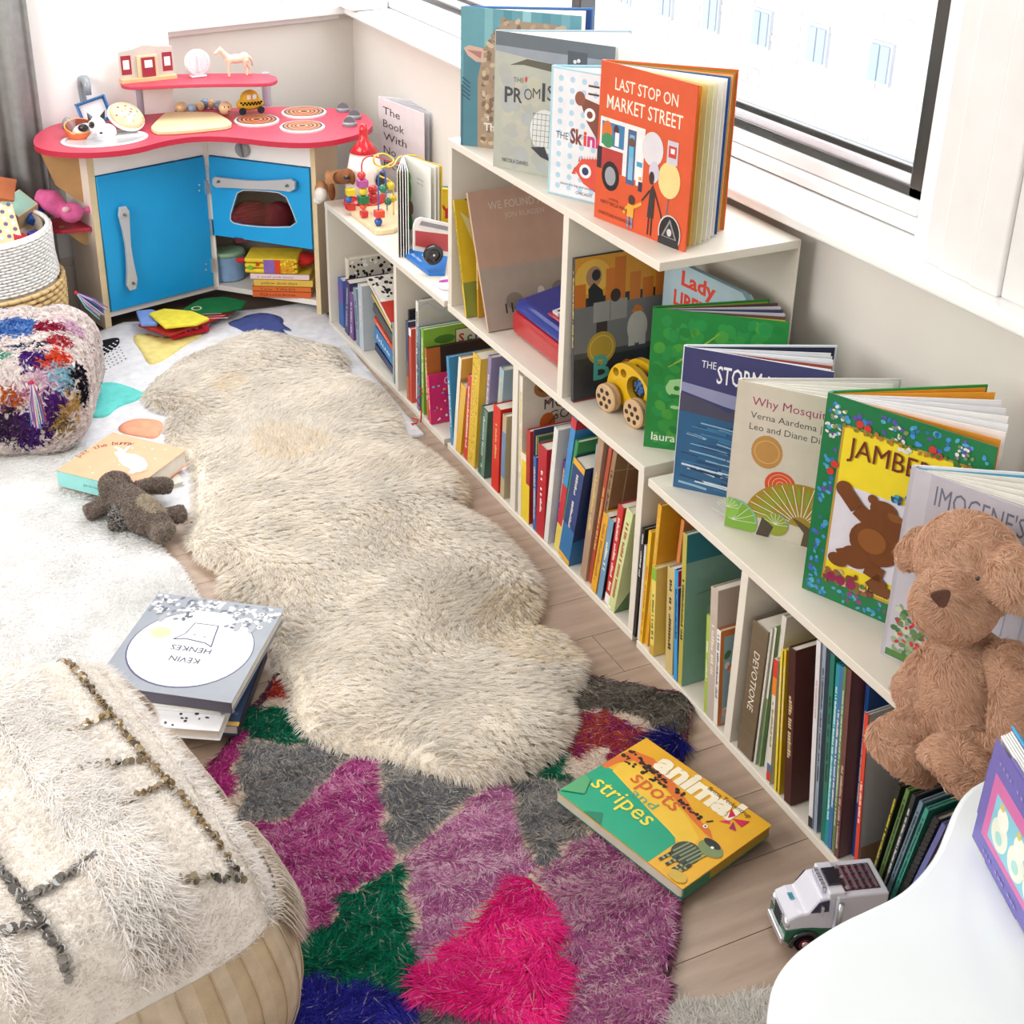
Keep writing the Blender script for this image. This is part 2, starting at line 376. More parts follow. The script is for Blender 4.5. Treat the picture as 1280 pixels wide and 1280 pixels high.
fwA = SA+fn*.05-fd*.12; fwB = SB+fn*.05+fd*.25
def wall_slab(name, a, b, z0, z1, t, col=WALL): return struct(G(col).slab([(a[0], a[1], z0), (b[0], b[1], z0), (b[0], b[1], z1), (a[0], a[1], z1)], fn, t, col).build(name, 'wall_paint'))
wall_slab('wall_far', fwA, fwB, 0, .83, .12)
pA = at_y(46, 235, 4.16); pB = SA.copy()
pier = struct(G('#f3f1ee').box(.50, SA[0]+.005, SA[1]-.03, SA[1]+.3, 0, 2.7).build('wall_pier', 'wall_paint'))
struct(G('#e9e6e2').box(-2.6, .52, 4.34, 4.5, 0, 2.7).build('wall_left', 'wall_paint'))
struct(G('#e8e6e2').box(-2.6, 1.74, -2.0, 4.5, 2.7, 2.8).build('ceiling', 'wall_paint'))
struct(G('#e8e6e2').box(-2.7, -2.6, -2.0, 4.5, 0, 2.7).build('wall_side', 'wall_paint'))
struct(G('#e8e6e2').box(-2.6, 1.74, -2.1, -2.0, 0, 2.7).build('wall_back', 'wall_paint'))
struct(G('#cfc6bd').box(1.582, 1.60, -1.0, 4.24, 0, .12).box(1.588, 1.60, -1.0, 4.24, .12, .14).build('baseboard_right', 'paint', bevel=.003))
struct(G('#cfc6bd').box(-2.0, SA[0], SA[1]-.048, SA[1]-.03, 0, .14).box(-2.0, SA[0], SA[1]-.042, SA[1]-.03, .14, .165).build('baseboard_left', 'paint', bevel=.003))
# right sill with rounded nose, stool step, apron
g = G('#f4f3f1')
prof = [(1.55, .822), (1.553, .817), (1.60, .815), (1.74, .815), (1.74, .848), (1.56, .843), (1.552, .836)]
g.put([(x, y, z) for y in (-1.2, 4.262) for x, z in prof], [tuple(range(7)), tuple(range(13, 6, -1))]+[(i, 7+i, 7+(i+1) % 7, (i+1) % 7) for i in range(7)])
struct(g.build('trim_1', 'gloss', bevel=.003))
struct(G('#f1f1f0').box(1.665, 1.74, 1.71, 4.3, .848, .868).box(1.69, 1.76, 1.745, 4.3, .868, .897).build('trim_2', 'gloss', bevel=.004))
# far sill and apron moulding
g = G('#f4f3f1')
a, b = SA-fd*.0, SB+fd*.02
g.slab([(a[0], a[1], .817), (b[0], b[1], .817), (b[0], b[1], .845), (a[0], a[1], .845)], fn, .30)
struct(g.build('trim_3', 'gloss', bevel=.006, seg=3))
a2, b2 = SA+fn*.03+fd*.02, SB+fn*.03+fd*.0
struct(G('#ebe7e2').slab([(a2[0], a2[1], .797), (b2[0], b2[1], .797), (b2[0], b2[1], .817), (a2[0], a2[1], .817)], fn, .02).build('trim_4', 'paint', bevel=.006))
# window right: black metal frame, meeting post, glass
wn = G('#34322f')
wf = struct(wn.box(1.70, 1.745, 1.744, 4.4, .894, .915).box(1.712, 1.745, 1.744, 4.4, .93, .945).box(1.70, 1.745, 1.744, 1.783, .894, 2.25).box(1.70, 1.745, 1.744, 4.4, 2.2, 2.25).build('window_1', 'gloss', bevel=.003))
G('#ecebf2').box(1.706, 1.742, 1.783, 4.4, .912, .932).build('sash_rail_shine', 'gloss', wf, bevel=.003)  # near-white colour paints the reflection along the top of the dark sash
m = at_x(724, 5, 1.71)
G('#3b3a3a').box(1.70, 1.745, m[1]-.022, m[1]+.022, .945, 2.2).build('mullion', 'gloss', wf, bevel=.003)
G('#d8d8d6').box(1.705, 1.74, m[1]+.022, m[1]+.05, .945, 2.2).box(1.715, 1.74, m[1]+.10, m[1]+.107, .945, 2.2).box(1.715, 1.74, m[1]+.20, m[1]+.207, .945, 2.2).build('sash_stile', 'gloss', wf)
for y0, y1 in ((1.783, m[1]-.022), (m[1]+.05, 4.4)): G('#ffffff').box(1.724, 1.727, y0, y1, .945, 2.2).build('pane', 'glass', wf)
# right casing: layered moulding beside the window
g = G('#e8e7e5').prism([(1.596, 1.55), (1.74, 1.55), (1.74, 1.744), (1.70, 1.742), (1.668, 1.706), (1.640, 1.690), (1.636, 1.672), (1.604, 1.628), (1.596, 1.615)], .843, 2.4).box(1.590, 1.60, 1.50, 1.575, .843, 2.4).box(1.585, 1.60, 1.44, 1.50, .843, 2.4).box(1.592, 1.60, .4, 1.44, .843, 2.4)
struct(g.build('trim_5', 'paint', bevel=.004))
# far window: white frame above the far sill
a, b = SA+fn*.16, SB+fn*.16+fd*.3
g = G('#f2f2f1')
for z0, z1 in ((.845, .93), (2.2, 2.3)): g.slab([(a[0], a[1], z0), (b[0], b[1], z0), (b[0], b[1], z1), (a[0], a[1], z1)], fn, .05)
w3 = struct(g.build('window_2', 'gloss', bevel=.004))
for t in (0, .56):
    c = a+fd*t; d = c+fd*.05; G('#eeeeee').slab([(c[0], c[1], .93), (d[0], d[1], .93), (d[0], d[1], 2.2), (c[0], c[1], 2.2)], fn, .05).build('stile', 'gloss', w3)
c = a+fn*.025; d = b+fn*.025; G('#ffffff').slab([(c[0], c[1], .93), (d[0], d[1], .93), (d[0], d[1], 2.2), (c[0], c[1], 2.2)], fn, .004).build('pane', 'glass', w3)
struct(G('#eceae8').box(1.53, 1.66, 4.15, 4.36, .845, 2.3).build('trim_6', 'paint', bevel=.004))
# curtain at the far left: folded grey cloth
cp = at_y(30, 100, 4.12); n = 60; V = []
for z in (.02, 2.5):
    for i in range(n): x = cp[0]+.032-i*.012; V.append((x, 4.10+.018*math.sin(i*.9)+.006*math.sin(i*2.1), z))
cur = G('#a9abaa').put(V, [(i, i+1, n+i+1, n+i) for i in range(n-1)]).build('curtain', 'fabric', smooth=True)
cur.modifiers.new('t', 'SOLIDIFY').thickness = .003; tag(cur, 'grey curtain hanging in folds at the far left edge', 'curtain')
# pale brick building across the street
bl = thing('brick_building', 'pale brick building seen through the right window', 'building', (14, 16, -6))
g = G('#cac7c5').box(0, 1.5, -14, 16, -2, 8.2).build('facade', 'paint', bl)
bk = G('#cdb0a8')
for r in range(60):
    for c in range(26):
        y = -9+c*.62+(r % 2)*.31; z = -1+r*.125
        if random.random() < .22: bk.box(-.02, .01, y, y+.5, z, z+.1)
o = bk.build('brick', 'paint', bl); o['kind'] = 'stuff'
for i in range(11):
    for j in range(2):
        y = -5+i*1.45; z = 3.1+j*1.9
        f = G('#a4a8ae').box(-.06, .02, y, y+.5, z, z+.62).build('window', 'paint', bl); G('#8a97a6').box(-.08, -.05, y+.05, y+.23, z+.05, z+.57).box(-.08, -.05, y+.27, y+.45, z+.05, z+.57).build('pane', 'gloss', f)
# ================================================================== bookcases
CR = '#e0d9cc'; TB = .017
def board(name, x0, x1, y0, y1, z0, z1, p, org): return G(CR).box(x0, x1, y0, y1, z0, z1).build(name, 'laminate', p, bevel=.0012, origin=org)
def case(label, org, boards):
    t = thing('bookcase', label, 'bookcase', org)
    for b in boards: board(*b, t, org)
    return t
XB = 1.555
case('low cream bookcase unit at the far end beside the toy kitchen', (1.4, 3.2, 0), [
    ('shelf_board', FX, XB, 2.806, 3.67, 0, TB), ('top_board', FX, XB, 2.806, 3.67, Z1-TB, Z1),
    ('side_panel', FX+.001, XB, 3.652, 3.67, TB, Z1-TB), ('divider', FX+.001, XB, 3.117, 3.135, TB, Z1-TB), ('back_panel', XB, XB+.004, 2.806, 3.67, 0, Z1)])
case('tall two-tier cream bookcase unit in the middle under the window', (1.4, 2.3, 0), [
    ('shelf_board', FX, XB, 1.887, 2.785, 0, TB), ('shelf_board', FX, XB, 1.887, 2.785, Z1-TB, Z1), ('top_board', FX, XB, 1.884, 2.785, Z2-TB, Z2),
    ('side_panel', FX+.001, XB, 2.765, 2.785, Z1, Z2-TB), ('divider', FX+.001, XB, 2.212, 2.234, Z1, Z2-TB), ('divider', FX+.001, XB, 2.41, 2.434, TB, Z1-TB),
    ('side_panel', FX+.001, XB, 1.887, 1.907, TB, Z1-TB), ('back_panel', XB, XB+.004, 1.884, 2.785, 0, Z2)])
ZN = .383
nb = thing('bookcase', 'low cream bookcase unit nearest the camera behind the bear', 'bookcase', M=T(1.2515, 1.866, 0)@RZ(-math.radians(1.7)))
for nm, y0, y1, z0, z1 in (('shelf_board', -.93, .0, 0, TB), ('top_board', -.93, 0, ZN-TB, ZN), ('divider', -.332, -.312, TB, ZN-TB), ('side_panel', -.93, -.91, TB, ZN-TB)):
    G(CR).box(0, .30, y0, y1, z0, z1).build(nm, 'laminate', nb, bevel=.0012)
G(CR).box(.30, .304, -.93, 0, 0, ZN).build('back_panel', 'laminate', nb)
# ================================================================== shelf books
GENERIC_SPINE = '#f4efe4'
def book_mesh(root, d, t, h, cov, spine=None, page='#efe9dc', board=.0022):
    spine = spine or cov
    g = G(cov).box(.001, d, 0, board, 0, h).box(.001, d, t-board, t, 0, h).box(0, .0025, 0, t, 0, h, spine)
    g.build('cover', 'print', root, bevel=.0007 if t > .012 else 0, seg=1)
    if t > .004: G(page).box(.0026, d-.004, board, t-board, .003, h-.003).build('pages', 'paper', root)
def near_art(): return Art(basis((0, 0, 0), (1, 0, 0), (0, 0, 1)))     # u = +x, v = +z, n = -y
def spine_art(t): return Art(basis((0, 0, 0), (0, -1, 0), (0, 0, 1)))   # u = -y, v = +z, n = -x
READ = {'THE MOUSEHOLE SHOW', 'DEVOTIONE'}
def spine_text(root, s, t, h, col, lo=.15, hi=.85, size=None, face='spine'):
    a = Art(basis((0, t/2, h*hi), (0, 0, -1), (0, -1, 0))); sz = size or min(t*.62, .011)
    if s not in READ:          # lettering too small to read in the photograph: a row of letter-sized marks
        q = random.Random(len(s)+int(t*1e5)); x = 0; L = h*(hi-lo)
        while x < L:
            wl = sz*q.uniform(.25, .55)
            if q.random() < .86: a.rect(x, -sz*.35, x+wl, sz*q.choice([.1, .3, .3, .42]), col); a.k -= 1
            x += wl+sz*.14
        return a
    V, F = glyphs(s); w = max(p[0] for p in V)-min(p[0] for p in V); k = min(sz, h*(hi-lo)/w)
    a.text(s, 0, -k*.35, k, col); return a
QUEUE = {}
LIM = {'A': (3.651, 3.40), 'B': (3.116, 2.79), 'C': (2.803, 2.436), 'D': (2.409, 1.908), 'E': (1.884, 1.556), 'F': (1.531, .96), 'G': (2.764, 2.57), 'H': (2.211, 1.95), 'A2': (3.175, 3.136)}
def shelf_book(cell, x0, yb, x1, xt, yt, cov, label, spine=None, d=None, inset=None, zf=TB, t=None, art=None, sp=None, bands=None, group=None, front=None, post=None):
    fx = front or FX
    if inset is not None: X = fx+inset
    else: X = max(at_z(x0, yb, zf)[0], fx+.001)
    yf = y_on(x0, X, zf); Q = at_x(xt, yt, X); hz = Q[2]-zf; lean = (Q[1]-yf)/hz
    t = t or max(.003, yf-y_on(x1, X, zf)); ztop = {TB: Z1-TB, Z1: Z2-TB}.get(zf, 9)
    if cell in 'EF': ztop = ZN-TB
    hz = min(hz, ztop-zf-.004)
    QUEUE.setdefault(cell, []).append(dict(X=X, yf=yf, lean=lean, hz=hz, t=t, cov=cov, label=label, spine=spine, d=d, zf=zf, art=art, sp=sp, bands=bands, post=post))
def flush(cell):
    L = QUEUE[cell]; far, near = LIM[cell]; tot = sum(b['t'] for b in L)*1.03+.0006*len(L)
    k = min(1, (far-near)/tot*.97)
    for b in L: b['t'] *= k; b['tt'] = b['t']*math.sqrt(1+b['lean']**2)
    H_ = [b['hz'] for b in L]
    want = [(b['yf'], b['lean'], b['t']) for b in L]
    for tries in range(16):                  # settle: nobody passes through a neighbour or a panel; slimmer and straighter until all fit
        for b, (y, l, t0) in zip(L, want): b['yf'] = y; b['lean'] = l*(1-.035*tries); b['t'] = t0*(1-.03*tries); b['tt'] = b['t']*math.sqrt(1+b['lean']**2)
        nn, nl, nh = near, 0, 9
        for b in reversed(L):
            hh = min(nh, b['hz']); b['yf'] = max(b['yf'], b['tt']+max(nn+.0005, nn+nl*hh-b['lean']*hh+.0005)); nn, nl, nh = b['yf'], b['lean'], b['hz']
        pn, pl_, ph = far, 0, 9
        for b in L:
            hh = min(ph, b['hz']); b['yf'] = min(b['yf'], pn-.0005, pn+pl_*hh-b['lean']*hh-.0005); pn, pl_, ph = b['yf']-b['tt'], b['lean'], b['hz']
        if min(pn, pn+L[-1]['lean']*L[-1]['hz']) > near-.001: break
    for b in L:
        X, t, zf, lean, hz = b['X'], b['t'], b['zf'], b['lean'], b['hz']; ang = math.atan(lean); h = hz*math.sqrt(1+lean*lean)-abs(math.sin(ang))*t-.0006
        d = b['d'] or min(.27, max(.13, h*.78)); d = min(d, 1.548-X)
        M = T(X, b['yf'], zf)@RX(-ang)@T(0, -t, 0); lo = min((M@Vector((0, y, 0)))[2] for y in (0, t)); M = T(0, 0, zf-lo+.0004)@M
        r = thing('book', b['label'], 'book', M=M, group="children's books filling the bookcases"); book_mesh(r, d, t, h, b['cov'], b['spine'])
        if b['bands']:
            a = spine_art(t)
            for z0, z1, c in b['bands']: a.rect(-t, z0*h, 0, z1*h, c)
            a.build('band_print', 'print', r)
        if b['sp']: s_ = b['sp']; spine_text(r, s_[0], t, h, s_[1], *(s_[2:4] if len(s_) > 3 else (.15, .88))).build('title_print', 'print', r)
        elif t > .0045 and not b['post'] and not b['bands']:
            q = random.Random(int(X*1e5+t*1e6)); spine_text(r, 'x'*q.randint(3, 20), t, h, q.choice(['#efe9dc', '#2a2624', '#d8c070', '#e8dccc']), q.uniform(.2, .4), q.uniform(.7, .92)).build('title_print', 'print', r)
        if b['art']: a = near_art(); b['art'](a, d, h); a.build('cover_print', 'print', r)
        if b['post']: b['post'](r, t, h)
def frame_art(c0, c1, c2=None):
    def f(a, w, h):
        a.rect(.01, .01, w-.01, h-.01, c0).ell(w*.45, h*.45, w*.22, h*.2, c1)
        if c2: a.speck(.02, .02, w-.02, h*.3, 16, .008, [c2, c1], 3)
    return f
def title_art(s, c, x=.1, y=.8, size=.04, extra=None):
    def f(a, w, h):
        if extra: extra(a, w, h)
        a.text(s, w*x, h*y, size, c, bold=.01)
    return f
B = shelf_book
# ---- far unit, left cell
def pat(a, w, h): a.speck(.004, .004, w-.004, h-.004, 150, .006, ['#111111', '#f4f4f4', '#222222'], 5)
B('A', 421, 404, 427, 419, 294, '#b5a48f', 'tall pale book with tan spine at the left of the far unit', spine='#cdb08c', inset=.10, t=.016, d=.15)
B('A', 423, 401, 429, 421, 345, '#2d5fa8', 'blue thin book left in the far unit', inset=.02, bands=[(.5, .9, '#6a4fa0')])
B('A', 430, 404, 434, 427, 318, '#d8cfc0', 'cream patterned tall magazine with black and white specks beside the blue book', inset=.03, art=pat, bands=[(.3, .5, '#e2803c')])
B('A', 434, 412, 439, 435, 352, '#3c3768', 'dark violet book with light lettering in the far unit', inset=.012, sp=('MORE TALES', '#c9c6e8'))
B('A', 439, 415, 444, 439, 366, '#6f4a86', 'plum thin paperback in the far unit', inset=.012, sp=('picture tales', '#e8d8f0'))
B('A', 445, 420, 449, 440, 357, '#7f95a8', 'grey blue thin book standing before the plum one', inset=.012)
B('A', 449, 423, 454, 446, 353, '#b9c3cb', 'silver grey book with pale spine in the far unit', inset=.012)
def flat_book(name, label, org, ux, vy, w, d, t, cov, art=None, page='#efe9dc', group=None, spine_side='y0', n=None, edge=None):
    """lying book: ux along width, vy along depth; normal up"""
    M = basis(org, ux, vy, n); r = thing('book', label, 'book', M=M, group=group)
    g = G(cov); b = .0022
    if t < .012: b = .001
    g.box(0, w, 0, d, 0, b).box(0, w, 0, d, t-b, t)
    if spine_side == 'y0': g.box(0, w, 0, .003, 0, t, edge); pg = (.004, w-.004, .003, d-.004)
    elif spine_side == 'y1': g.box(0, w, d-.003, d, 0, t, edge); pg = (.004, w-.004, .004, d-.003)
    elif spine_side == 'x0': g.box(0, .003, 0, d, 0, t, edge); pg = (.003, w-.004, .004, d-.004)
    else: g.box(w-.003, w, 0, d, 0, t, edge); pg = (.004, w-.003, .004, d-.004)
    g.build('cover', 'print', r, bevel=.001, seg=1); G(page).box(*pg, b, t-b).build('pages', 'paper', r)
    if art:
        a = Art(T(0, 0, t)); art(a, w, d); a.build('cover_print', 'print', r)
    return r
def up(v): v = Vector(v); return v.normalized()
# leaning pile inside the left cell
yy = 3.345
def slant(label, y0, z0, ang, w, t, cov, art=None, inset=.02, d=.2, edge=None, sp=None):
    M = T(FX+inset, y0, z0)@RX(ang); r = thing('book', label, 'book', M=M)
    g = G(cov).box(0, d, -w, 0, 0, .0015).box(0, d, -w, 0, t-.0015, t).box(0, .003, -w, 0, 0, t, edge or cov); g.build('cover', 'print', r, bevel=.0006, seg=1)
    G('#efe9dc').box(.003, d-.004, -w+.004, -.004, .0015, t-.0015).build('pages', 'paper', r)
    if art: a = Art(basis((0, 0, t), (0, -1, 0), (1, 0, 0))); art(a, w, d); a.build('cover_print', 'print', r)
    if sp: a = Art(basis((0, -.02, t/2), (0, -1, 0), (0, 0, 1))); a.text(sp[0], 0, -t*.2, t*.5, sp[1], width=w*.6); a.build('spine_print', 'print', r)
    return r
slant('dark navy book lying slanted at the bottom of the far unit pile', 3.335, .05, .16, .17, .022, '#28345e')
slant('thick blue book slanted in the far unit under an orange one', 3.34, .083, .20, .165, .045, '#2f79b4', sp=('blue', '#dfeaf6'))
slant('orange red slanted book on the thick blue one', 3.34, .137, .26, .16, .016, '#d6563a', sp=('stories', '#f5e0c0'))
slant('grey slanted book with dark spine in the far unit pile', 3.345, .168, .30, .165, .026, '#62696f', edge='#4b4f55')
slant('yellow and black thin book slanted above the grey one', 3.35, .21, .34, .165, .008, '#e6c25a')
slant('black slanted annual with light lettering on spine near pile top', 3.355, .226, .36, .17, .016, '#26323d', sp=('ANNUAL', '#dddddd'))
def cart(a, w, h):
    a.rect(.002, .002, w-.002, h-.002, '#e9e5dc').speck(.005, .005, w*.55, h-.005, 110, .0065, ['#141414', '#1d1d1d', '#f3f3f3'], 9)
    a.ell(w*.42, h*.5, .03, .013, '#d9822c').rect(w*.55, 0, w-.003, h-.004, '#c33a2c').ell(w*.7, h*.35, .018, .022, '#f3d9b0').ell(w*.86, h*.6, .022, .017, '#46a6a0').ell(w*.8, h*.25, .016, .014, '#7fbf4a').ell(w*.62, h*.75, .014, .014, '#d7d445')
slant('large colourful annual with black and white specks on top of the pile', 3.365, .252, .40, .19, .012, '#efe9dc', cart, d=.22, inset=.012, edge='#dcd6c8')
B('A2', 484, 449, 488.5, 483, 396, '#8fa0a8', 'grey blue book standing against the far divider', inset=.01, t=.012)
# ---- far unit, right cell
B('B', 512, 508, 514, 515, 364, '#17140f', 'tall black book with cream spine edge in the far right cell', spine='#d9c39a', inset=.06, t=.008, d=.2)
B('B', 510, 503, 514, 509, 386, '#23242c', 'small black book with cream rim beside the tall black one', inset=.02, t=.010, d=.18)
B('B', 513, 508, 516, 511, 404, '#3a4664', 'dark blue paperback with orange foot in the far right cell', inset=.006, bands=[(.0, .3, '#b86a3c'), (.3, .5, '#6a5a58')])
B('B', 516, 511, 519, 515, 413, '#c84a3a', 'red thin book with white cap in the far right cell', inset=.006, bands=[(.9, 1, '#eeeeee')])
def mapart(a, w, h):
    a.rect(0, 0, w, h, '#cfcdc6'); 
    P = [(w*t/20, h*(.83+.05*math.sin(t*.9))) for t in range(21)]; a.line(P, .004, '#d6d29a').line([(x, y+.03) for x, y in P], .002, '#aebcc0').line([(x*.7, y-.05) for x, y in P], .003, '#b9c8cf').rect(0, h*.72, w, h*.735, '#2b3a55')
B('B', 520, 513, 523, 519.5, 375, '#c9c8c2', 'large pale grey book with a faint map on the cover', spine='#e4e2dc', inset=.018, art=mapart, d=.26)
B('B', 523, 516, 526, 524, 410, '#5f7f94', 'steel blue thin book in front of the map book', inset=.006, d=.16)
def green1(a, w, h):
    a.rect(0, 0, w, h, '#86b53c').ell(w*.24, h*.86, .03, .012, '#4d7a2c').rect(w*.36, h*.74, w*.98, h*.95, '#7c3a20').rect(w*.37, h*.75, w*.97, h*.94, '#e9dfc2')
    for i, (ch, c) in enumerate(zip('Scrumb', ['#c23b2a', '#3f7f3a', '#2f6fa8', '#e08a2c', '#c23b2a', '#3f7f3a'])): a.text(ch, w*(.40+i*.095), h*.79, .034, c, bold=.03)
    a.speck(.01, h*.5, w*.3, h*.8, 14, .006, ['#3f7a2c', '#a6cf5a'], 2)
B('B', 527, 519, 530, 526, 410, '#7fb038', 'green picture book with multicoloured title letters', art=green1, inset=.008, d=.25)
def brown1(a, w, h): a.rect(.0, 0, w*.16, h, '#b9682c').rect(w*.16, 0, w, h, '#3a2a22')
B('B', 534, 526, 541, 530.5, 434, '#3a2a22', 'dark brown book with orange cloth spine in the far right cell', spine='#b9682c', art=brown1, inset=.006, d=.24, t=.012)
def pink(a, w, h):
    a.rect(.003, .003, w-.003, h-.003, '#d92c6c').text('ONE', w*.35, h*.78, .028, '#f2dfe4', width=.05).ell(w*.72, h*.5, .035, .045, '#5a4a8a').ell(w*.72, h*.52, .024, .03, '#dfe6e8').rect(w*.6, h*.5, w*.86, h*.53, '#2a7a9a').rect(w*.66, h*.3, w*.8, h*.38, '#d8452c')
    a.speck(.01, .01, w*.5, h*.9, 26, .0035, ['#f0b43c', '#7ac0d8', '#f4f4f4', '#a02c7a'], 4)
B('B', 537, 543, 540, 533.5, 468, '#d92c6c', 'small pink book with a robot on the cover', art=pink, inset=.002, d=.12, t=.012)
# ---- tall unit, lower left cell
B('C', 568, 556, 571, 562, 448, '#3f8fc0', 'light blue thin book left in the lower tall cell', inset=.004, d=.16)
def the1(a, w, h):
    a.rect(0, 0, w, h, '#d89a3c').poly([(0, h*.55), (w*.5, h*.8), (w, h*.62), (w, h*.52), (w*.5, h*.68), (0, h*.45)], '#b48ac0').ell(w*.2, h*.62, .035, .04, '#df7c2c').rect(0, h*.8, w, h, '#e6b650').text('The', w*.25, h*.84, .04, '#5a2a4a', bold=.03)
    a.speck(.01, .01, w-.02, h*.4, 30, .008, ['#4a9a4a', '#3f7fc0', '#f0d040', '#d0502c'], 7)
B('C', 563.5, 557, 567, 570.5, 443, '#d89a3c', 'orange picture book with purple title leaning in the lower tall cell', spine='#e8e2d4', art=the1, inset=.003, d=.25)
def grey2(a, w, h): a.rect(0, 0, w*.18, h*.8, '#e7b02c').rect(w*.18, 0, w, h, '#8fa3b4').text('D', w*.5, h*.75, .035, '#c03a3a', bold=.03).ell(w*.4, h*.25, .03, .05, '#d6902c').rect(w*.18, 0, w, h*.12, '#5a8a3a')
B('C', 569, 557, 575, 576, 478, '#8fa3b4', 'grey blue board book with yellow spine', spine='#e0b040', art=grey2, inset=.002, d=.14)
B('C', 586, 577, 591, 592, 474, '#c63a34', 'thin red book beside the gold-spined one', inset=.004, sp=('little red story', '#f0d8c8'))
def lav(a, w, h): a.rect(0, 0, w, h, '#9a8fb4').ell(w*.3, h*.45, .02, .014, '#4f9ac0').ell(w*.28, h*.88, .006, .005, '#c0392c').rect(w*.2, h*.3, w*.5, h*.36, '#c6b46a')
def goldsp(r, t, h):
    a = spine_art(t); a.rect(-t, 0, 0, h, '#d8b53a').speck(-t*.9, .004, -t*.1, h-.004, 120, .0022, ['#7a5a14', '#efd878', '#a8861f'], 6, 5); a.build('gold_print', 'print', r)
B('C', 592, 583, 601, 600, 447, '#d8b53a', 'slim book with speckled gold spine in the lower tall cell', inset=.004, d=.2, post=goldsp)
B('C', 601, 588, 605, 609.5, 443, '#9a8fb4', 'lavender picture book behind the checkered spine', art=lav, inset=.022, d=.24)
def chk(r, t, h):
    a = spine_art(t); n = 26
    for i in range(n): a.rect(-t*.5, i/n*h, -t*.06, (i+.5)/n*h, '#8aa894'); a.k -= 1
    a.build('check_print', 'print', r)
B('C', 603, 600, 611, 608, 512, '#3f5f50', 'dark green book with checkered spine', inset=.003, d=.17, sp=('the green book', '#cfe0d0'), post=chk)
B('C', 612, 604, 617, 621, 455, '#9fb8c8', 'pale blue thin book behind the bright red one', inset=.025, d=.2)
B('C', 612.5, 610, 621, 615.5, 503, '#d02c20', 'bright red book before the lower divider', inset=.003, d=.17)
B('C', 625, 620, 629.5, 628.5, 517, '#b8a888', 'thin tan and blue book touching the lower divider', inset=.003, bands=[(.25, .8, '#6a86a8')], d=.16)
# ---- tall unit, lower right cell
def goose(a, w, h):
    a.rect(0, 0, w, h, '#dcd2c2').ell(w*.20, h*.90, .03, .024, '#a8703c').ell(w*.20, h*.91, .02, .016, '#7a4a26').line([(w*.2, h*.78), (w*.36, h*.9)], .004, '#6a4a34').ell(w*.28, h*.95, .016, .012, '#3f4f78')
    a.text('MO', w*.19, h*.745, .036, '#4a3440', bold=.0).text('THER', w*.40, h*.745, .034, '#4a3440').text('GOO', w*.24, h*.66, .034, '#5a4a4a').ell(w*.22, h*.65, .02, .024, '#c8642c').ell(w*.2, h*.6, .02, .012, '#3f5a8a').ell(w*.15, h*.47, .022, .016, '#d88a3c').line([(w*.3, h*.7), (w*.2, h*.6)], .004, '#6a5440')
B('D', 645, 632, 649.5, 647, 466, '#e2dacb', 'big cream nursery rhyme book at the left of the lower right cell', art=goose, inset=.004, d=.29)
B('D', 651, 641, 657, 652, 564, '#e3c72e', 'short yellow thin book in the lower right cell', inset=.004, d=.15, bands=[(.9, 1, '#e8e0cc')])
B('D', 658, 643, 663, 659.5, 537, '#b0302c', 'red thin book with yellow foot in the lower right cell', inset=.004, d=.2, bands=[(0, .42, '#e3c72e')])
for i, (c, dx, top, lb) in enumerate([('#3b4a6c', 0, 535, 'navy'), ('#c9c08c', 1.4, 541, 'straw coloured'), ('#4f7a58', 2.8, 541, 'moss green'), ('#8fa59c', 4.2, 545, 'sea grey')]):
    B('D', 664+dx, 647, 665.3+dx, 664.5+dx, top, c, 'very thin %s book, one of a tight row beside the red and yellow one' % lb, inset=.012+.004*i, d=.23, t=.0035)
B('D', 668, 654, 672, 668.5, 571, '#2f62a8', 'short blue book before the thick red one', inset=.004, d=.14, sp=('blue tale', '#e0d0a0'))
B('D', 673, 661, 684.5, 677, 557, '#b3182c', 'thick crimson book with white page tops', inset=.004, d=.15, zf=TB)
B('D', 687, 664, 692.5, 702, 541, '#dcdad6', 'large white book leaning beside the crimson one', inset=.004, d=.22)
B('D', 698.5, 663, 704, 711.5, 581, '#5f3f7f', 'purple small book leaning behind the white one', inset=.02, d=.14)
def bl1(a, w, h): a.rect(0, 0, w, h, '#3f88c4').rect(0, h*.93, w, h, '#c42c38').ell(w*.4, h*.8, .03, .02, '#e0ded6').speck(.01, h*.5, w-.01, h*.9, 14, .01, ['#8ab8e0', '#d8d8d0', '#5a6a44'], 8)
B('D', 702.5, 666, 709, 729, 531, '#3f88c4', 'tall blue book with red top and red middle leaning in the lower right cell', art=bl1, inset=.01, d=.2, bands=[(.2, .5, '#c4283c'), (0, .2, '#e0c85a'), (.93, 1, '#c42c38')])
B('D', 707, 671, 711, 733, 561, '#2f8a4a', 'green thin book leaning before the tall blue one', inset=.008, d=.18, bands=[(0, .3, '#d9cf8a')])
def nav(a, w, h): a.rect(0, 0, w, h, '#26305c').poly([(0, 0), (w, 0), (w, h*.35), (0, h*.25)], '#2c6a9c').text('S', w*.3, h*.8, .04, '#e8e4d8', bold=.02)
B('D', 708, 703, 723, 732, 583, '#26305c', 'long navy book with yellow corners leaning in the lower right cell', spine='#2b3f78', art=nav, inset=.002, d=.13, bands=[(.94, 1, '#e0a82c'), (0, .05, '#e0a82c'), (.05, .35, '#2c6fa4')], sp=('sea of stars', '#d8d8c8'))
B('D', 724, 702, 728, 742, 552, '#7fa8bc', 'two-tone light blue thin book behind the tan one', inset=.02, d=.17)
B('D', 725.5, 703, 733, 751, 548, '#a98c74', 'tall tan book leaning against the light blue one', inset=.006, d=.17)
B('D', 734, 712, 738, 764, 556, '#b04a34', 'rust red thin book leaning beside the tall tan one', inset=.012, d=.2)
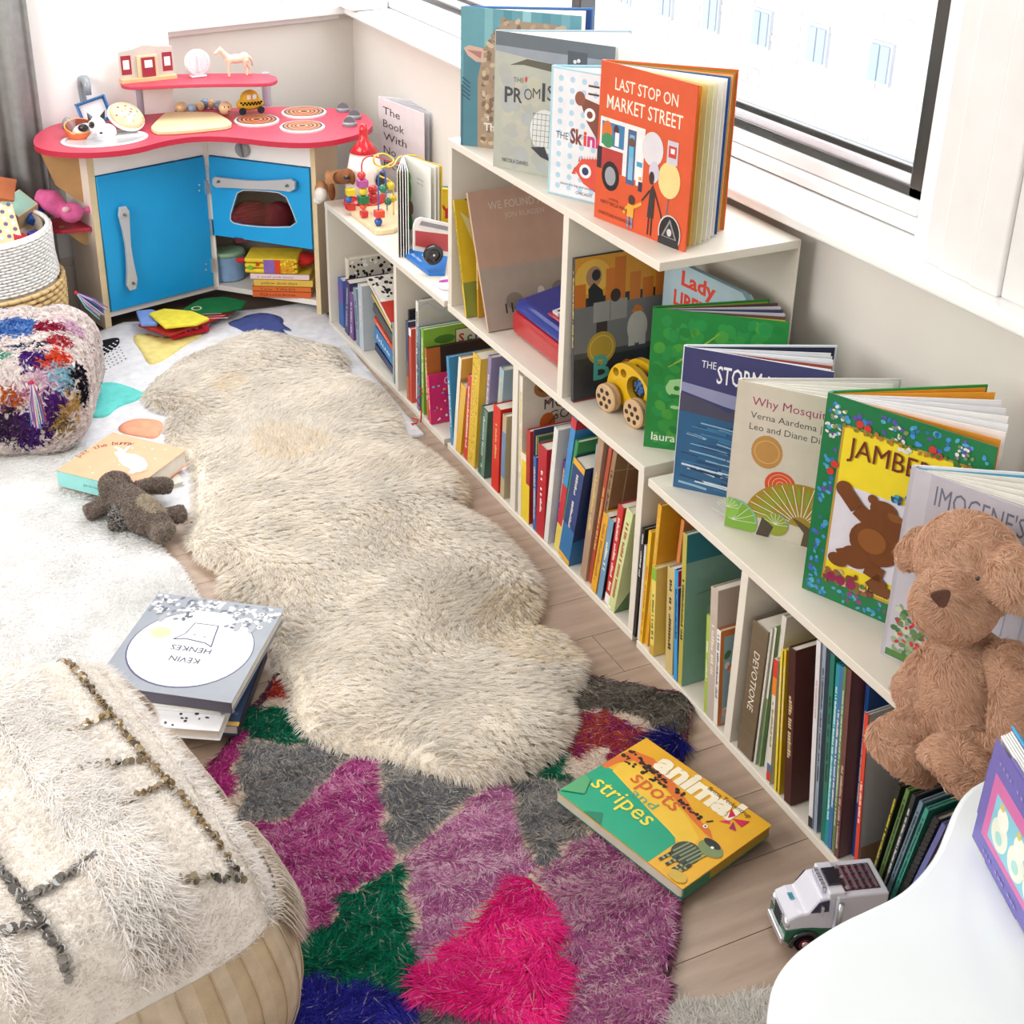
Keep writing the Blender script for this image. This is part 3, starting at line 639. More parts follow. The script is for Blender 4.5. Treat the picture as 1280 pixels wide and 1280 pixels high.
def brn(a, w, h): a.rect(0, 0, w, h, '#8a6a48').line([(w*.12, 0), (w*.12, h)], .003, '#b59a78').line([(0, h*.88), (w, h*.8)], .002, '#b59a78').ell(w*.6, h*.4, .05, .08, '#4a3424')
B('D', 738, 716, 743, 768, 563, '#9a7a58', 'large brown photo-covered book leaning towards the end panel', art=brn, inset=.014, d=.26)
B('D', 730.5, 718, 737.5, 748.5, 634, '#e0a52c', 'small mustard yellow book leaning in the lower right cell', inset=.002, d=.1, sp=('yellow tales', '#a8702c'))
def cy(a, w, h): a.rect(0, 0, w, h, '#1e1c28').text('C', w*.2, h*.68, .05, '#e4e2e0', bold=.03).text('Y', w*.25, h*.42, .05, '#e4e2e0', bold=.03); [a.ell(w*.45, h*(.12+.12*i), w*.3, .009, '#7a8a2c') for i in range(3)]; a.rect(0, 0, w, .006, '#b03a3a')
B('D', 737.5, 732, 744, 754, 640, '#1e1c28', 'black board book with white initials and light blue spine', spine='#6f98b8', art=cy, inset=.002, d=.11)
B('D', 754, 735, 761, 773, 629, '#c62c2c', 'red leaning paperback with white lettering', inset=.006, d=.12, sp=('My Book', '#f0e0d8'), bands=[(0, .1, '#eeeeee')])
def lgr(a, w, h): a.rect(0, 0, w, h, '#cfd89c').poly([(0, 0), (w, 0), (w, h*.5), (w*.4, h*.3)], '#5a7a4a').ell(w*.6, h*.35, .025, .02, '#d8dccc')
B('D', 759.5, 732, 768, 786, 636, '#cfd89c', 'pale green board book leaning beside the red paperback', art=lgr, inset=.002, d=.11, sp=('The Garden', '#b04a34'))
# small things at the foot of that cell
t = thing('block', 'small blue block lying behind the teething ring', 'toy', (1.34, 1.935, TB+.001)); G('#2b86c4').box(-.02, .05, -.02, .02, 0, .03).build('body', 'paint', t, bevel=.004)
t = thing('teething_ring', 'small white ring on the lower shelf by the end panel', 'toy', M=T(*at_z(768, 757, TB+.004)))
G('#efe6dc').tube([(.011*math.cos(a), .011*math.sin(a), 0) for a in np.linspace(0, 2*PI, 17)[:-1]], .0032, 8, closed=True).build('ring', 'gloss', t, smooth=True)
G('#e6dccf').box(-.004, .004, .011, .03, -.002, .004).build('tab', 'gloss', t, bevel=.001)
# ---- near unit, left cell
def ff(Y): return 1.2515-(1.866-Y)*.0297
B('E', 789.5, 793, 793.5, 801.5, 658, '#1f1e24', 'tall black book with white spine lettering leftmost in the near unit', inset=.002, d=.22, front=ff(1.85), sp=('BLACK TALE', '#dddddd', .55, .95), t=.010)
def wht(a, w, h): a.rect(0, 0, w, h, '#d9d2c8')
B('E', 792.5, 797, 797, 801.5, 677, '#d9d2c8', 'plain off-white book beside the black one in the near unit', inset=.004, d=.17, front=ff(1.84), t=.008)
B('E', 804.5, 808, 812.5, 817, 668, '#e6b92c', 'yellow paperback with orange lettering near the left of the near unit', inset=.004, d=.14, front=ff(1.82), sp=('THEY ALL RAN', '#d0602c', .08, .7), t=.010)
def sunb(a, w, h): a.rect(0, 0, w, h, '#e0a326').ell(w*.42, h*.42, w*.22, h*.15, '#8e1f24').poly([(w*.3, h*.76), (w*.8, h*.98), (w, h*.74), (w*.5, h*.74)], '#9c3420')
B('E', 817, 818, 822, 835.5, 640, '#e0a326', 'amber yellow large book with dark red circle on the cover', art=sunb, inset=.01, d=.27, front=ff(1.8), t=.012)
B('E', 821.5, 848, 831, 825.5, 716, '#e6cf6a', 'cream yellow book with green cap and script spine', inset=.002, d=.11, front=ff(1.79), bands=[(.86, 1, '#8bb83c'), (0, .12, '#c8a040')], sp=('nursery', '#4a5a2c', .2, .7), t=.014)
def orp(a, w, h): a.rect(0, 0, w, h, '#cf7f44').rect(0, h*.42, w, h*.62, '#b84a9a').ell(w*.3, h*.3, .05, .07, '#a0301f')
B('E', 832, 845, 836, 852.5, 649, '#cf7f44', 'orange book with violet band behind the cloth book', art=orp, inset=.03, t=.010, d=.24, front=ff(1.75), bands=[(.45, .7, '#b84a9a'), (0, .3, '#e0b02c')])
B('E', 833, 858, 842, 836.5, 708, '#cbb476', 'straw coloured cloth book in the near unit', inset=.003, d=.14, front=ff(1.76))
def pur(a, w, h): a.rect(0, 0, w, h, '#59307f').rect(0, h*.86, w, h, '#b3244c').ell(w*.55, h*.3, .02, .05, '#8a86b4').ell(w*.4, h*.6, .02, .03, '#8a5aa8').rect(0, h*.85, w, h*.865, '#e8d8e0')
B('E', 843.5, 878, 848, 845, 712, '#59307f', 'purple and crimson slim book with bright blue spine', spine='#2f9ad8', art=pur, inset=.002, d=.12, front=ff(1.74))
def teal(a, w, h): a.rect(0, 0, w, h, '#7fa99c').rect(0, h*.82, w, h, '#2f7a86').line([(w*.1, h*.6), (w*.9, h*.66), (w*.8, h*.3), (w*.2, h*.35)], .0015, '#4f6f68').ring(w*.5, h*.9, .014, .018, '#cfe0d8').rect(w*.2, h*.36, w*.6, h*.5, '#93b8ae')
B('E', 857, 893, 862, 864.5, 674, '#7fa99c', 'sage teal tall book with yellow green spine', spine='#b8ac4a', art=teal, inset=.004, d=.25, t=.014, front=ff(1.7))
def blk(a, w, h): a.rect(0, 0, w, h, '#b9b7ac').ell(w*.62, h*.78, w*.33, h*.2, '#15131a')
B('E', 866, 893, 869, 905, 690, '#b9b7ac', 'grey book with large black dome on the cover', art=blk, inset=.09, d=.2, front=ff(1.68), t=.006)
def land(a, w, h): a.rect(0, 0, w, h, '#5c9a8a').poly([(0, h*.3), (w, h*.6), (w, h*.9), (0, h)], '#c9cc4a').speck(.005, h*.2, w-.01, h*.95, 40, .008, ['#d8dc50', '#3f7a3c', '#2f6f9a', '#e8d84a'], 5).rect(0, 0, w, h*.25, '#2a7a9c')
B('E', 863, 906, 872, 866.5, 751, '#a8c050', 'thin landscape-patterned green and yellow book', art=land, inset=.002, d=.12, front=ff(1.67), t=.010)
B('E', 876.5, 916, 884.5, 882, 725, '#b9a99c', 'large beige linen book before the white divider', spine='#c0b0a4', inset=.002, d=.24, t=.022, front=ff(1.63))
def flo(a, w, h): a.rect(0, 0, w, h, '#c8742c').rect(.008, .004, w-.004, h-.012, '#93b0bc').speck(.012, .01, w-.01, h*.8, 46, .008, ['#4a7a44', '#3f6a3c', '#e0e4e0', '#d86a3c', '#e0b0a0', '#8ab8a0'], 6).ell(w*.2, h*.25, .012, .014, '#c98ab0').ell(w*.28, h*.13, .012, .014, '#e0b02c')
B('E', 886, 920, 891, 890.5, 780, '#c8742c', 'orange framed floral book with white spine by the divider', spine='#e6e2dc', art=flo, inset=.002, d=.16, front=ff(1.6), sp=('WOODLAND FLOWERS', '#6a6a6a', .3, .95))
# ---- near unit, right cell
B('F', 921, 940, 925, 936, 800, '#7d8a84', 'grey green thin book hidden beside the thick brown one', inset=.02, d=.18, front=ff(1.52), t=.007)
def rib(r, t_, h_):
    a = spine_art(t_)
    for i in range(9): a.rect(-t_, h_*(.08+i*.1), 0, h_*(.083+i*.1), '#8a7a60'); a.k -= 1
    a.build('rib_print', 'print', r); spine_text(r, 'DEVOTIONE', t_, h_, '#e8e0d0', .35, .8, .022).build('title_print', 'print', r)
B('F', 925, 943, 943, 946, 778, '#6f5f4a', 'thick brown cloth book with cream lettering beside the near divider', inset=.004, d=.24, front=ff(1.52), post=rib)
B('F', 945, 949, 949, 967, 788, '#c9c9bc', 'pale thin book leaning on the thick brown one', inset=.008, d=.2, front=ff(1.48), t=.005)
B('F', 948.5, 953, 953, 970, 784, '#6f8f5c', 'green and white slim book in the near right cell', inset=.012, d=.2, front=ff(1.48), t=.005, bands=[(.5, 1, '#dcd8cc')])
def imo(a, w, h): a.rect(0, 0, w, h, '#d8d2c8').text('IMO', w*.3, h*.88, .024, '#7a7f8c').line([(w*.3, h*.7), (w*.36, h*.78), (w*.46, h*.82)], .004, '#6a5a4a')
B('F', 955, 958, 960, 978, 768, '#d8d2c8', 'cream book with grey letters behind the dark brown one', art=imo, inset=.02, d=.25, front=ff(1.46))
B('F', 957.5, 985, 966, 968, 822, '#d9d2c4', 'white thin book with red figure at its foot', inset=.002, d=.18, front=ff(1.42), bands=[(.02, .1, '#c43a2c'), (.1, .16, '#4a6a9a'), (.72, .86, '#e8812c'), (.86, 1, '#d83a2c')], sp=('CIRCUS', '#7a7a3c', .3, .66), t=.010)
B('F', 967.5, 990, 971, 976, 812, '#e2cf3c', 'lemon yellow slim book, the left of a yellow pair', inset=.002, d=.22, front=ff(1.4), t=.005)
B('F', 971.5, 992, 975, 980.5, 811, '#d9b42c', 'golden yellow slim book, the right of a yellow pair', inset=.002, d=.22, front=ff(1.4), t=.005)
def drk(a, w, h): a.rect(0, 0, w, h, '#4c1d15').speck(.01, .01, w-.01, h*.7, 12, .007, ['#6f2f1c', '#5a3a1c'], 3)
B('F', 979.5, 998, 988, 986, 806, '#4c1d15', 'dark brown tall book beside the yellow pair', spine='#45201c', art=drk, inset=.002, d=.25, front=ff(1.38), sp=('THE FOREST', '#c9b48a', .3, .7))
B('F', 1010, 1000, 1016, 1021, 795, '#d8d6da', 'white spine with red and black capital letters, near right cell', inset=.004, d=.22, front=ff(1.32), sp=('THE MOUSEHOLE SHOW', '#b83a4a', .28, .8), t=.010, bands=[(0, .06, '#2a2a34')])
B('F', 1016.5, 1008, 1022, 1029, 800, '#8f9db0', 'grey blue tall book beside the capital-lettered spine', inset=.006, d=.22, front=ff(1.31), t=.008)
def gt(a, w, h): a.rect(0, 0, w, h, '#2f7a5a').speck(.01, h*.5, w-.01, h-.01, 20, .014, ['#2a8a8a', '#5aa04a', '#1f5f6f'], 4)
B('F', 1026, 1036, 1031, 1039, 812, '#256f62', 'dark green and teal tall book in the near right cell', art=gt, inset=.004, d=.23, front=ff(1.29), t=.010)
B('F', 1032.5, 1040, 1037, 1048, 830, '#1f8f9a', 'teal slim book with white lettering', inset=.004, d=.2, front=ff(1.27), sp=('the sea garden', '#d8f0ec'), t=.008)
B('F', 1039, 1043, 1045, 1055, 835, '#3f6fa8', 'mid blue slim book with wavy spine', inset=.004, d=.2, front=ff(1.26), t=.008)
B('F', 1050, 1046, 1054, 1066, 842, '#5f7f50', 'olive green slim book with light lettering', inset=.004, d=.18, front=ff(1.24), sp=('ON THE FARM', '#cfd8b8'), t=.007)
B('F', 1055, 1052, 1062, 1073, 846, '#6a4040', 'maroon book with pale title near the leaning row', inset=.003, d=.18, front=ff(1.23), sp=('OLD STORIES', '#c9b0a0', .05, .5), t=.010)
def blu(a, w, h): a.rect(0, 0, w, h, '#1f4f92')
B('F', 1064, 1056, 1067, 1083, 850, '#1f4f92', 'deep blue book half hidden behind the red-spined one', art=blu, inset=.03, d=.2, front=ff(1.21), t=.008)
def redw(a, w, h): a.rect(.004, 0, w, h, '#c8c6c4').ell(w*.85, h*.5, w*.2, h*.17, '#34506c').rect(.004, 0, w, h*.2, '#b08a68')
B('F', 1066, 1063, 1071, 1081, 890, '#c8c6c4', 'white-faced book with bright red spine in the near right cell', spine='#d8402c', art=redw, inset=.001, d=.15, front=ff(1.2), sp=('MISTER RED', '#f0e0d8', .35, .6), t=.008)
rows = [(1082, 1061, 1087, 1122, 980, '#2a2a26', 'black leaning book with yellow letters', ('BUSY BUGS', '#d8c83a')), (1089, 1070, 1094, 1133, 985, '#5f7f46', 'olive leaning book with small flowers', None),
        (1096, 1078, 1099, 1141, 992, '#33363a', 'charcoal leaning notebook with white marks', ('........', '#dddddd')), (1100, 1081, 1106, 1150, 1000, '#6f8798', 'slate blue leaning book', None),
        (1107, 1095, 1112, 1158, 1010, '#3f9a8a', 'turquoise leaning book', None)]
for x0, yb, x1, xt, yt, c, lb, s in rows: B('F', x0, yb, x1, xt, yt, c, lb+' at the right end of the near unit', inset=.002, d=.14, front=ff(1.17), sp=s, t=.0072)
def spiral(r, t_, h_):
    g = G('#4a4038')
    for i in range(22):
        z = .006+i*(h_-.012)/21; g.tube([(.001+.006*math.cos(a), t_/2+min(.0065, t_*.62)*math.sin(a), z) for a in np.linspace(0, 2*PI, 9)[:-1]], .0007, 4, closed=True)
    g.build('spiral_wire', 'metal', r)['kind'] = 'stuff'
B('F', 1112, 1108, 1117, 1168, 1020, '#3a3a3c', 'spiral-bound dark notebook leaning among the last books', inset=.006, d=.13, front=ff(1.12), t=.010, post=spiral)
B('F', 1117, 1125, 1121, 1178, 1028, '#6a6fa8', 'periwinkle and plum leaning book', inset=.002, d=.13, front=ff(1.1), t=.008, bands=[(0, .4, '#5a3f62')])
def ylw(a, w, h): a.rect(0, 0, w, h, '#d9941f').ell(w*.5, h*.6, .04, .03, '#3a2a1c').ell(w*.6, h*.25, .05, .04, '#3a2a1c')
B('F', 1124, 1131, 1133, 1190, 1040, '#d9941f', 'amber leaning book with dark spots at the table edge', art=ylw, inset=.001, d=.14, front=ff(1.08), t=.012, sp=('WILD CATS', '#a0501c'))
for c_ in 'ABCDEF': flush(c_)
flush('A2')
# ================================================================== picture books standing open like tents
def tent_book(label, sp_px, zf, top_px, fr_px, bk_px, cov, art, back=None, edge=None, leaves=9, spread=None, inner=None, page='#f3f0e8', h=None, w=None, th=.003, group='picture books standing open along the shelf tops', pcol=None, wback=None, spw=.012, lo=.15, hi=.92):
    P = at_z(sp_px[0], sp_px[1], zf); h = h or height(P, top_px)
    Fr = at_z(fr_px[0], fr_px[1], zf+h); Bk = at_z(bk_px[0], bk_px[1], zf+h)
    d = Fr-P; w = w or math.hypot(d[0], d[1]); a = math.atan2(d[1], d[0]); e = Bk-P; wb = wback or math.hypot(e[0], e[1]); b = math.atan2(e[1], e[0])
    phi = (b-a+PI) % (2*PI)-PI; wb = min(wb, w*1.03)
    r = thing('picture_book', label, 'book', M=T(P[0], P[1], zf+.0004)@RZ(a), group=group)
    G(cov).box(0, w, 0, th, 0, h).build('front_cover', 'print', r, bevel=.0008, seg=1)
    Mb = T(0, spw*.6, 0)@RZ(phi)
    G(back or cov).box(0, wb, 0, th, 0, h, M=Mb).build('back_cover', 'print', r, bevel=.0008, seg=1)
    G(edge or cov).hexa([(-.001, -.0005, 0), (.003, .0, 0), (.004, spw*.6+.002, 0), (-.0025, spw*.6, 0), (-.001, -.0005, h), (.003, 0, h), (.004, spw*.6+.002, h), (-.0025, spw*.6, h)]).build('spine', 'print', r)
    if inner: G(inner).box(.003, wb-.004, -.0012, -.0002, .004, h-.004, M=Mb).build('endpaper', 'paper', r)
    for i in range(leaves):
        t = lo+(hi-lo)*i/(leaves-1); c = page if not pcol else pcol[i % len(pcol)]
        G(c).box(.004, w-.006-.004*abs(t-.5), 0, .0011, .004, h-.005, M=T(0, spw*.6*t+th*(1-t), 0)@RZ(phi*t)).build('leaf', 'paper', r)
    A = near_art(); art(A, w, h); A.build('cover_print', 'print', r); return r, w, h
def lamb(a, w, h):
    a.rect(0, 0, w, h, '#5e97a2').rect(0, 0, w, h*.45, '#3d6374').rect(w*.02, 0, w*.2, h*.7, '#4a7c8a')
    for i, c in enumerate(['#79aeb4', '#4d8792', '#8cbcbf', '#548c98', '#6fa4ad']): a.rect(w*(.2+i*.16), h*.5, w*(.27+i*.16), h, c)
    q = random.Random(3)
    a.poly([(w*.15, 0), (w*.145, h*.5), (w*.2, h*.72), (w*.36, h*.93), (w*.8, h*.93), (w, h*.7), (w, 0)], '#a08a72')
    k0 = a.k
    for _ in range(330):
        x, y = q.uniform(.15, .96), q.uniform(.02, .93)
        if x < .2+max(0, y-.7)*.7: x = .2+max(0, y-.7)*.7
        a.ell(min(w*x, w-.012), h*y, .0075, .005, q.choice(['#c4ad92', '#9a8066', '#b39a7e', '#7a6450']), 7, q.uniform(0, 3)); a.k = k0+q.uniform(0, 5)
    a.k = k0+6; a.poly([(w*.02, h*.71), (w*.07, h*.735), (w*.19, h*.72), (w*.2, h*.62), (w*.13, h*.62), (w*.06, h*.66)], '#c9a898').poly([(w*.05, h*.70), (w*.18, h*.695), (w*.17, h*.645)], '#a87068')
    for i in range(5): a.line([(w*.01, h*(.50-i*.03)), (w*.08, h*(.46-i*.03))], .0025, '#27485c')
    a.text('S', w*.23, h*.205, .014, '#e8e8e8').text('Th', w*.205, h*.13, .024, '#e8e4dc', bold=.02)
tent_book('teal picture book with curly brown lamb on cover, furthest of the tall unit', (576, 181), Z2, 8, (727, 20.5), (743, 11), '#5c8f9c', lamb, back='#3a6ea8', inner='#24407a', leaves=5, spread=.4)
def prom(a, w, h):
    a.rect(0, 0, w, h, '#aeb0a4').rect(0, h*.86, w, h, '#5f6870').poly([(0, h*.86), (w, h*.78), (w, h*.9), (0, h*.9)], '#8f97a0').speck(.02, .02, w*.6, h*.75, 70, .016, ['#b3b2a4', '#a9aba3', '#b6b3a6', '#a8abaa', '#b7b5a2'], 6, 12)
    a.rect(w*.62, h*.80, w*.78, h*.93, '#4a525a').ell(w*.68, h*.86, .004, .004, '#dddddd').ell(w*.71, h*.87, .004, .004, '#dddddd')
    a.poly([(w*.13, h*.77), (w*.28, h*.83), (w*.5, h*.82), (w*.66, h*.77), (w*.5, h*.765), (w*.25, h*.785)], '#5a5648')
    a.text('THE', w*.165, h*.655, .014, '#6a5f50', width=w*.09).text('P', w*.09, h*.50, .046, '#3f4046', bold=.02, width=w*.075).text('R', w*.17, h*.51, .042, '#3f4046', bold=.02, width=w*.075).text('O', w*.26, h*.54, .034, '#4a4a4e', width=w*.07).text('M', w*.335, h*.56, .030, '#4a4a4e', width=w*.065).text('I', w*.415, h*.55, .052, '#3f4046', bold=.02).text('SE', w*.46, h*.56, .045, '#3f4046').ell(w*.275, h*.685, .003, .006, '#c8452c')
    a.ell(w*.45, h*.33, w*.13, h*.16, '#d8d8d4')
    for i in range(7): a.line([(w*(.34+i*.035), h*.22), (w*(.35+i*.035), h*.46)], .0008, '#4a4a4a').line([(w*.34, h*(.21+i*.04)), (w*.56, h*(.22+i*.04))], .0008, '#4a4a4a')
    a.poly([(w*.33, h*.2), (w*.42, h*.14), (w*.5, h*.12), (w*.45, h*.22)], '#34363c').text('NICOLA DAVIES', w*.08, h*.055, .012, '#5a5a58', width=w*.23)
tent_book('grey picture book with hand-drawn dark letters, second of the tall unit', (617, 208), Z2, 38, (769.7, 59), (788, 39), '#a8aba4', prom, back='#9fb0bc', inner='#e9eef2', leaves=4)
def ski(a, w, h):
    a.rect(.004, .004, w-.004, h-.004, '#dfe2e6')
    for i in range(4):
        for j in range(11): a.ell(w*(.1+i*.12), h*(.08+j*.084), .0058, .0058, '#a9cbe0'); a.k -= 1
    a.k += 1
    a.text('THE', w*.065, h*.455, .020, '#3a3a40', width=w*.13).text('Sk', w*.215, h*.44, .040, '#7a3f34', bold=.04, width=w*.13).text('i', w*.355, h*.44, .04, '#d8402c', bold=.04).text('nny', w*.395, h*.44, .04, '#c8327a', bold=.04)
    W0 = w; w = w*.62
    a.poly([(w*.5, h*.76), (w*.55, h*.8), (w*.9, h*.76), (w, h*.6), (w*.8, h*.5), (w*.62, h*.62)], '#7a4436').ell(w*.49, h*.79, .012, .014, '#8a4f3e').ell(w*.66, h*.68, .013, .013, '#f0f0f0').ell(w*.66, h*.68, .007, .007, '#7a4436').rect(w*.62, h*.83, w*.8, h*.845, '#4a3430').rect(w*.62, h*.89, w*.8, h*.905, '#4a3430')
    a.poly([(w*.44, h*.24), (w*.56, h*.33), (w*.9, h*.36), (w, h*.22), (w*.85, h*.08), (w*.6, h*.14)], '#d8503f')
    for i in range(9): a.poly([(w*(.5+i*.045), h*(.3+i*.004)), (w*(.53+i*.045), h*(.31+i*.004)), (w*(.52+i*.045), h*(.35+i*.004))], '#d8503f')
    a.ell(w*.63, h*.24, .014, .014, '#f0eeee').ell(w*.63, h*.24, .008, .008, '#2f3a6a').poly([(w*.4, h*.2), (w*.45, h*.26), (w*.47, h*.2)], '#d8503f'); w = W0; a.text('CHICAGO', w*.30, h*.045, .009, '#6a7a8a', width=w*.17).text('about the big and small of it', w*.13, h*.1, .007, '#5a7a9a', width=w*.4)
tent_book('white and pale blue picture book with dots, third of the tall unit', (685, 241), Z2, 82, (815, 104), (853, 84), '#a9cfdd', ski, back='#9cc8d8', leaves=5)
def last(a, w, h):
    a.rect(0, 0, w, h, '#d4552c').text('LAST STOP ON', w*.16, h*.845, .031, '#f2e6d4', width=w*.66, bold=.005).text('MARKET STREET', w*.08, h*.72, .036, '#f2e6d4', width=w*.8, bold=.005)
    a.rect(w*.02, h*.33, w*.51, h*.66, '#e6e2e0').rect(w*.02, h*.33, w*.285, h*.47, '#b03a34').rect(w*.04, h*.49, w*.29, h*.635, '#3f78a8').rect(w*.33, h*.29, w*.42, h*.63, '#4a5f86').rect(w*.35, h*.32, w*.4, h*.6, '#7fb2d4').rect(w*.44, h*.30, w*.5, h*.6, '#e9e6e4').rect(w*.0, h*.33, w*.05, h*.47, '#2a2430')
    a.ell(w*.10, h*.575, .014, .02, '#d8702c').ell(w*.11, h*.52, .016, .014, '#3f8a5a').ell(w*.2, h*.6, .007, .009, '#4a3028').rect(w*.19, h*.5, w*.235, h*.585, '#e6e4e0').ell(w*.375, h*.55, .008, .01, '#6a4a34').rect(w*.35, h*.46, w*.4, h*.53, '#5fb0d0').rect(w*.44, h*.42, w*.5, h*.45, '#3f9ac8')
    a.ell(w*.16, h*.30, .024, .028, '#1d1a1e').ell(w*.16, h*.30, .015, .018, '#9a9aa0').rect(w*.47, h*.27, w*.51, h*.33, '#33304a').rect(w*.47, h*.34, w*.50, h*.36, '#e0a02c')
    a.line([(w*.80, h*.42), (w*.78, h*.10)], .003, '#7a6a70').ell(w*.6, h*.555, .0275, .031, '#d8d4d8').ell(w*.79, h*.40, .028, .033, '#e6cf8a').rect(w*.75, h*.5, w*.86, h*.64, '#c9c4d0').rect(w*.765, h*.54, w*.845, h*.61, '#c8402c').rect(w*.785, h*.565, w*.825, h*.595, '#e8e4e8').ell(w*.63, h*.42, .013, .020, '#c9c4d4')
    a.ell(w*.61, h*.38, .007, .012, '#3a2a26').poly([(w*.585, h*.13), (w*.65, h*.13), (w*.655, h*.3), (w*.625, h*.34), (w*.6, h*.3)], '#33302f').line([(w*.6, h*.3), (w*.52, h*.22)], .0035, '#33302f').line([(w*.65, h*.3), (w*.72, h*.19), (w*.74, h*.15)], .003, '#33302f').line([(w*.605, h*.13), (w*.6, h*.02)], .003, '#2a2628').line([(w*.635, h*.13), (w*.635, h*.02)], .003, '#2a2628')
    a.ell(w*.41, h*.2, .0085, .009, '#4a3028').rect(w*.37, h*.09, w*.44, h*.17, '#e6a83c').line([(w*.44, h*.16), (w*.52, h*.2)], .006, '#e6a83c').line([(w*.37, h*.15), (w*.33, h*.1)], .006, '#e6a83c').rect(w*.375, h*.02, w*.395, h*.09, '#7f8fb8').rect(w*.415, h*.02, w*.435, h*.09, '#7f8fb8')
    a.ell(w*.83, h*.08, .029, .034, '#cfc6be').ell(w*.83, h*.08, .026, .031, '#1c1a1c').poly([(w*.75, h*.05), (w*.91, h*.05), (w*.83, h*.17)], '#8f8c8c').poly([(w*.77, h*.055), (w*.89, h*.055), (w*.83, h*.145)], '#2a282a').ell(w*.83, h*.085, .006, .007, '#cfcccc').rect(w*.72, h*.0, w*.93, h*.045, '#2a282a')
    a.text('words by', w*.16, h*.15, .007, '#4a1f14').text('MATT DE LA PENA', w*.07, h*.115, .009, '#4a1f14').text('CHRISTIAN ROBINSON', w*.05, h*.04, .009, '#4a1f14')
tent_book('orange picture book with a bus on the cover, nearest of the tall unit', (743, 271), Z2, 75, (873, 107), (920, 88), '#d4552c', last, back='#d8642c', inner='#6aa03c', pcol=['#d8652c', '#f0c468', '#1f4f9a', '#e8e2da', '#f3efe8', '#efe9dc', '#ece6c0', '#e6d9a4', '#e6b83c'], leaves=9, lo=.93, hi=.10)
# cups and forks printed on the first yellow leaf
A = Art(T(0, .0065, 0)@basis((0, 0, 0), (1, 0, 0), (0, 0, 1)))
def green_(a, w, h):
    a.rect(0, 0, w, h, '#1f8038').speck(.012, .012, w-.012, h-.012, 260, .012, ['#2c9040', '#1a7a34', '#2f8f3c', '#238a44', '#46983a', '#1d7d38'], 8, 10)
    for i in range(6): a.line([(w*.14+i*.01, h*(.6+i*.03)), (w*.34+i*.008, h*(.72+i*.03))], .0012, '#a0b83c')
    a.ell(w*.75, h*.66, .026, .030, '#8fa89c').text('g', w*.115, h*.35, .105, '#a0cc8c', bold=.03).text('reen', w*.42, h*.35, .105, '#a0cc8c', bold=.03).text('laura vaccaro', w*.05, h*.06, .024, '#dfe8d4', bold=.01)
tent_book('green picture book with pale green lower case lettering on the middle shelf', (805, 558), Z1, 385, (1012, 406), (994, 374), '#1f8038', green_, back='#1f7a34', inner='#8a9a2c', leaves=6, pcol=['#d8b83c', '#6a4a44', '#c9ccd4', '#46406a', '#d0d2d8', '#5a3f44'], w=.245, wback=.225)
def storm(a, w, h):
    a.rect(0, 0, w, h, '#34406e').rect(0, h*.62, w, h, '#3d3f6c').poly([(0, h*.70), (w*.3, h*.64), (w, h*.55), (w, h*.62), (w*.4, h*.72), (0, h*.76)], '#8f93b4').poly([(0, h*.54), (0, h*.68), (w*.15, h*.66), (w*.35, h*.6), (w*.45, h*.67), (w*.55, h*.65), (w*.6, h*.56), (w, h*.52), (w, h*.48)], '#4a4a5e').poly([(0, 0), (w, 0), (w, h*.5), (0, h*.56)], '#2f5f86')
    q = random.Random(12); k0 = a.k
    for i in range(150):
        x, y = q.uniform(.03, .8), q.uniform(.03, .5); L = q.uniform(.08, .28); a.line([(w*x, h*y), (w*(x+L*.6), h*(y-.01)), (w*(x+L), h*(y-.02))], q.uniform(.001, .0045), q.choice(['#24476e', '#3f78a0', '#1f3a5c', '#2c5a80', '#8fb0c8', '#c8d8e4'])); a.k = k0+q.uniform(0, 5)
    a.k = k0+6; a.ell(w*.62, h*.33, .042, .012, '#3a2c30', rot=-.35).text('THE', w*.13, h*.88, .020, '#e8e8ee', width=w*.1).text('STORM', w*.24, h*.79, .048, '#eeeef2', width=w*.30, bold=.01).text('WHALE', w*.58, h*.79, .044, '#e6e6ee', width=w*.32, bold=.01)
r, w_, h_ = tent_book('dark blue picture book with sea waves, furthest on the near unit', (841, 608), ZN, 433, (1075, 471), (1072, 434), '#e2e4ec', storm, back='#dfe8ee', inner='#23284a', leaves=7, pcol=['#e9e7ea', '#9a4a3c', '#e3e6ea', '#efeff2', '#cfd6dc', '#e9e7ea', '#1f2440'], w=.26)
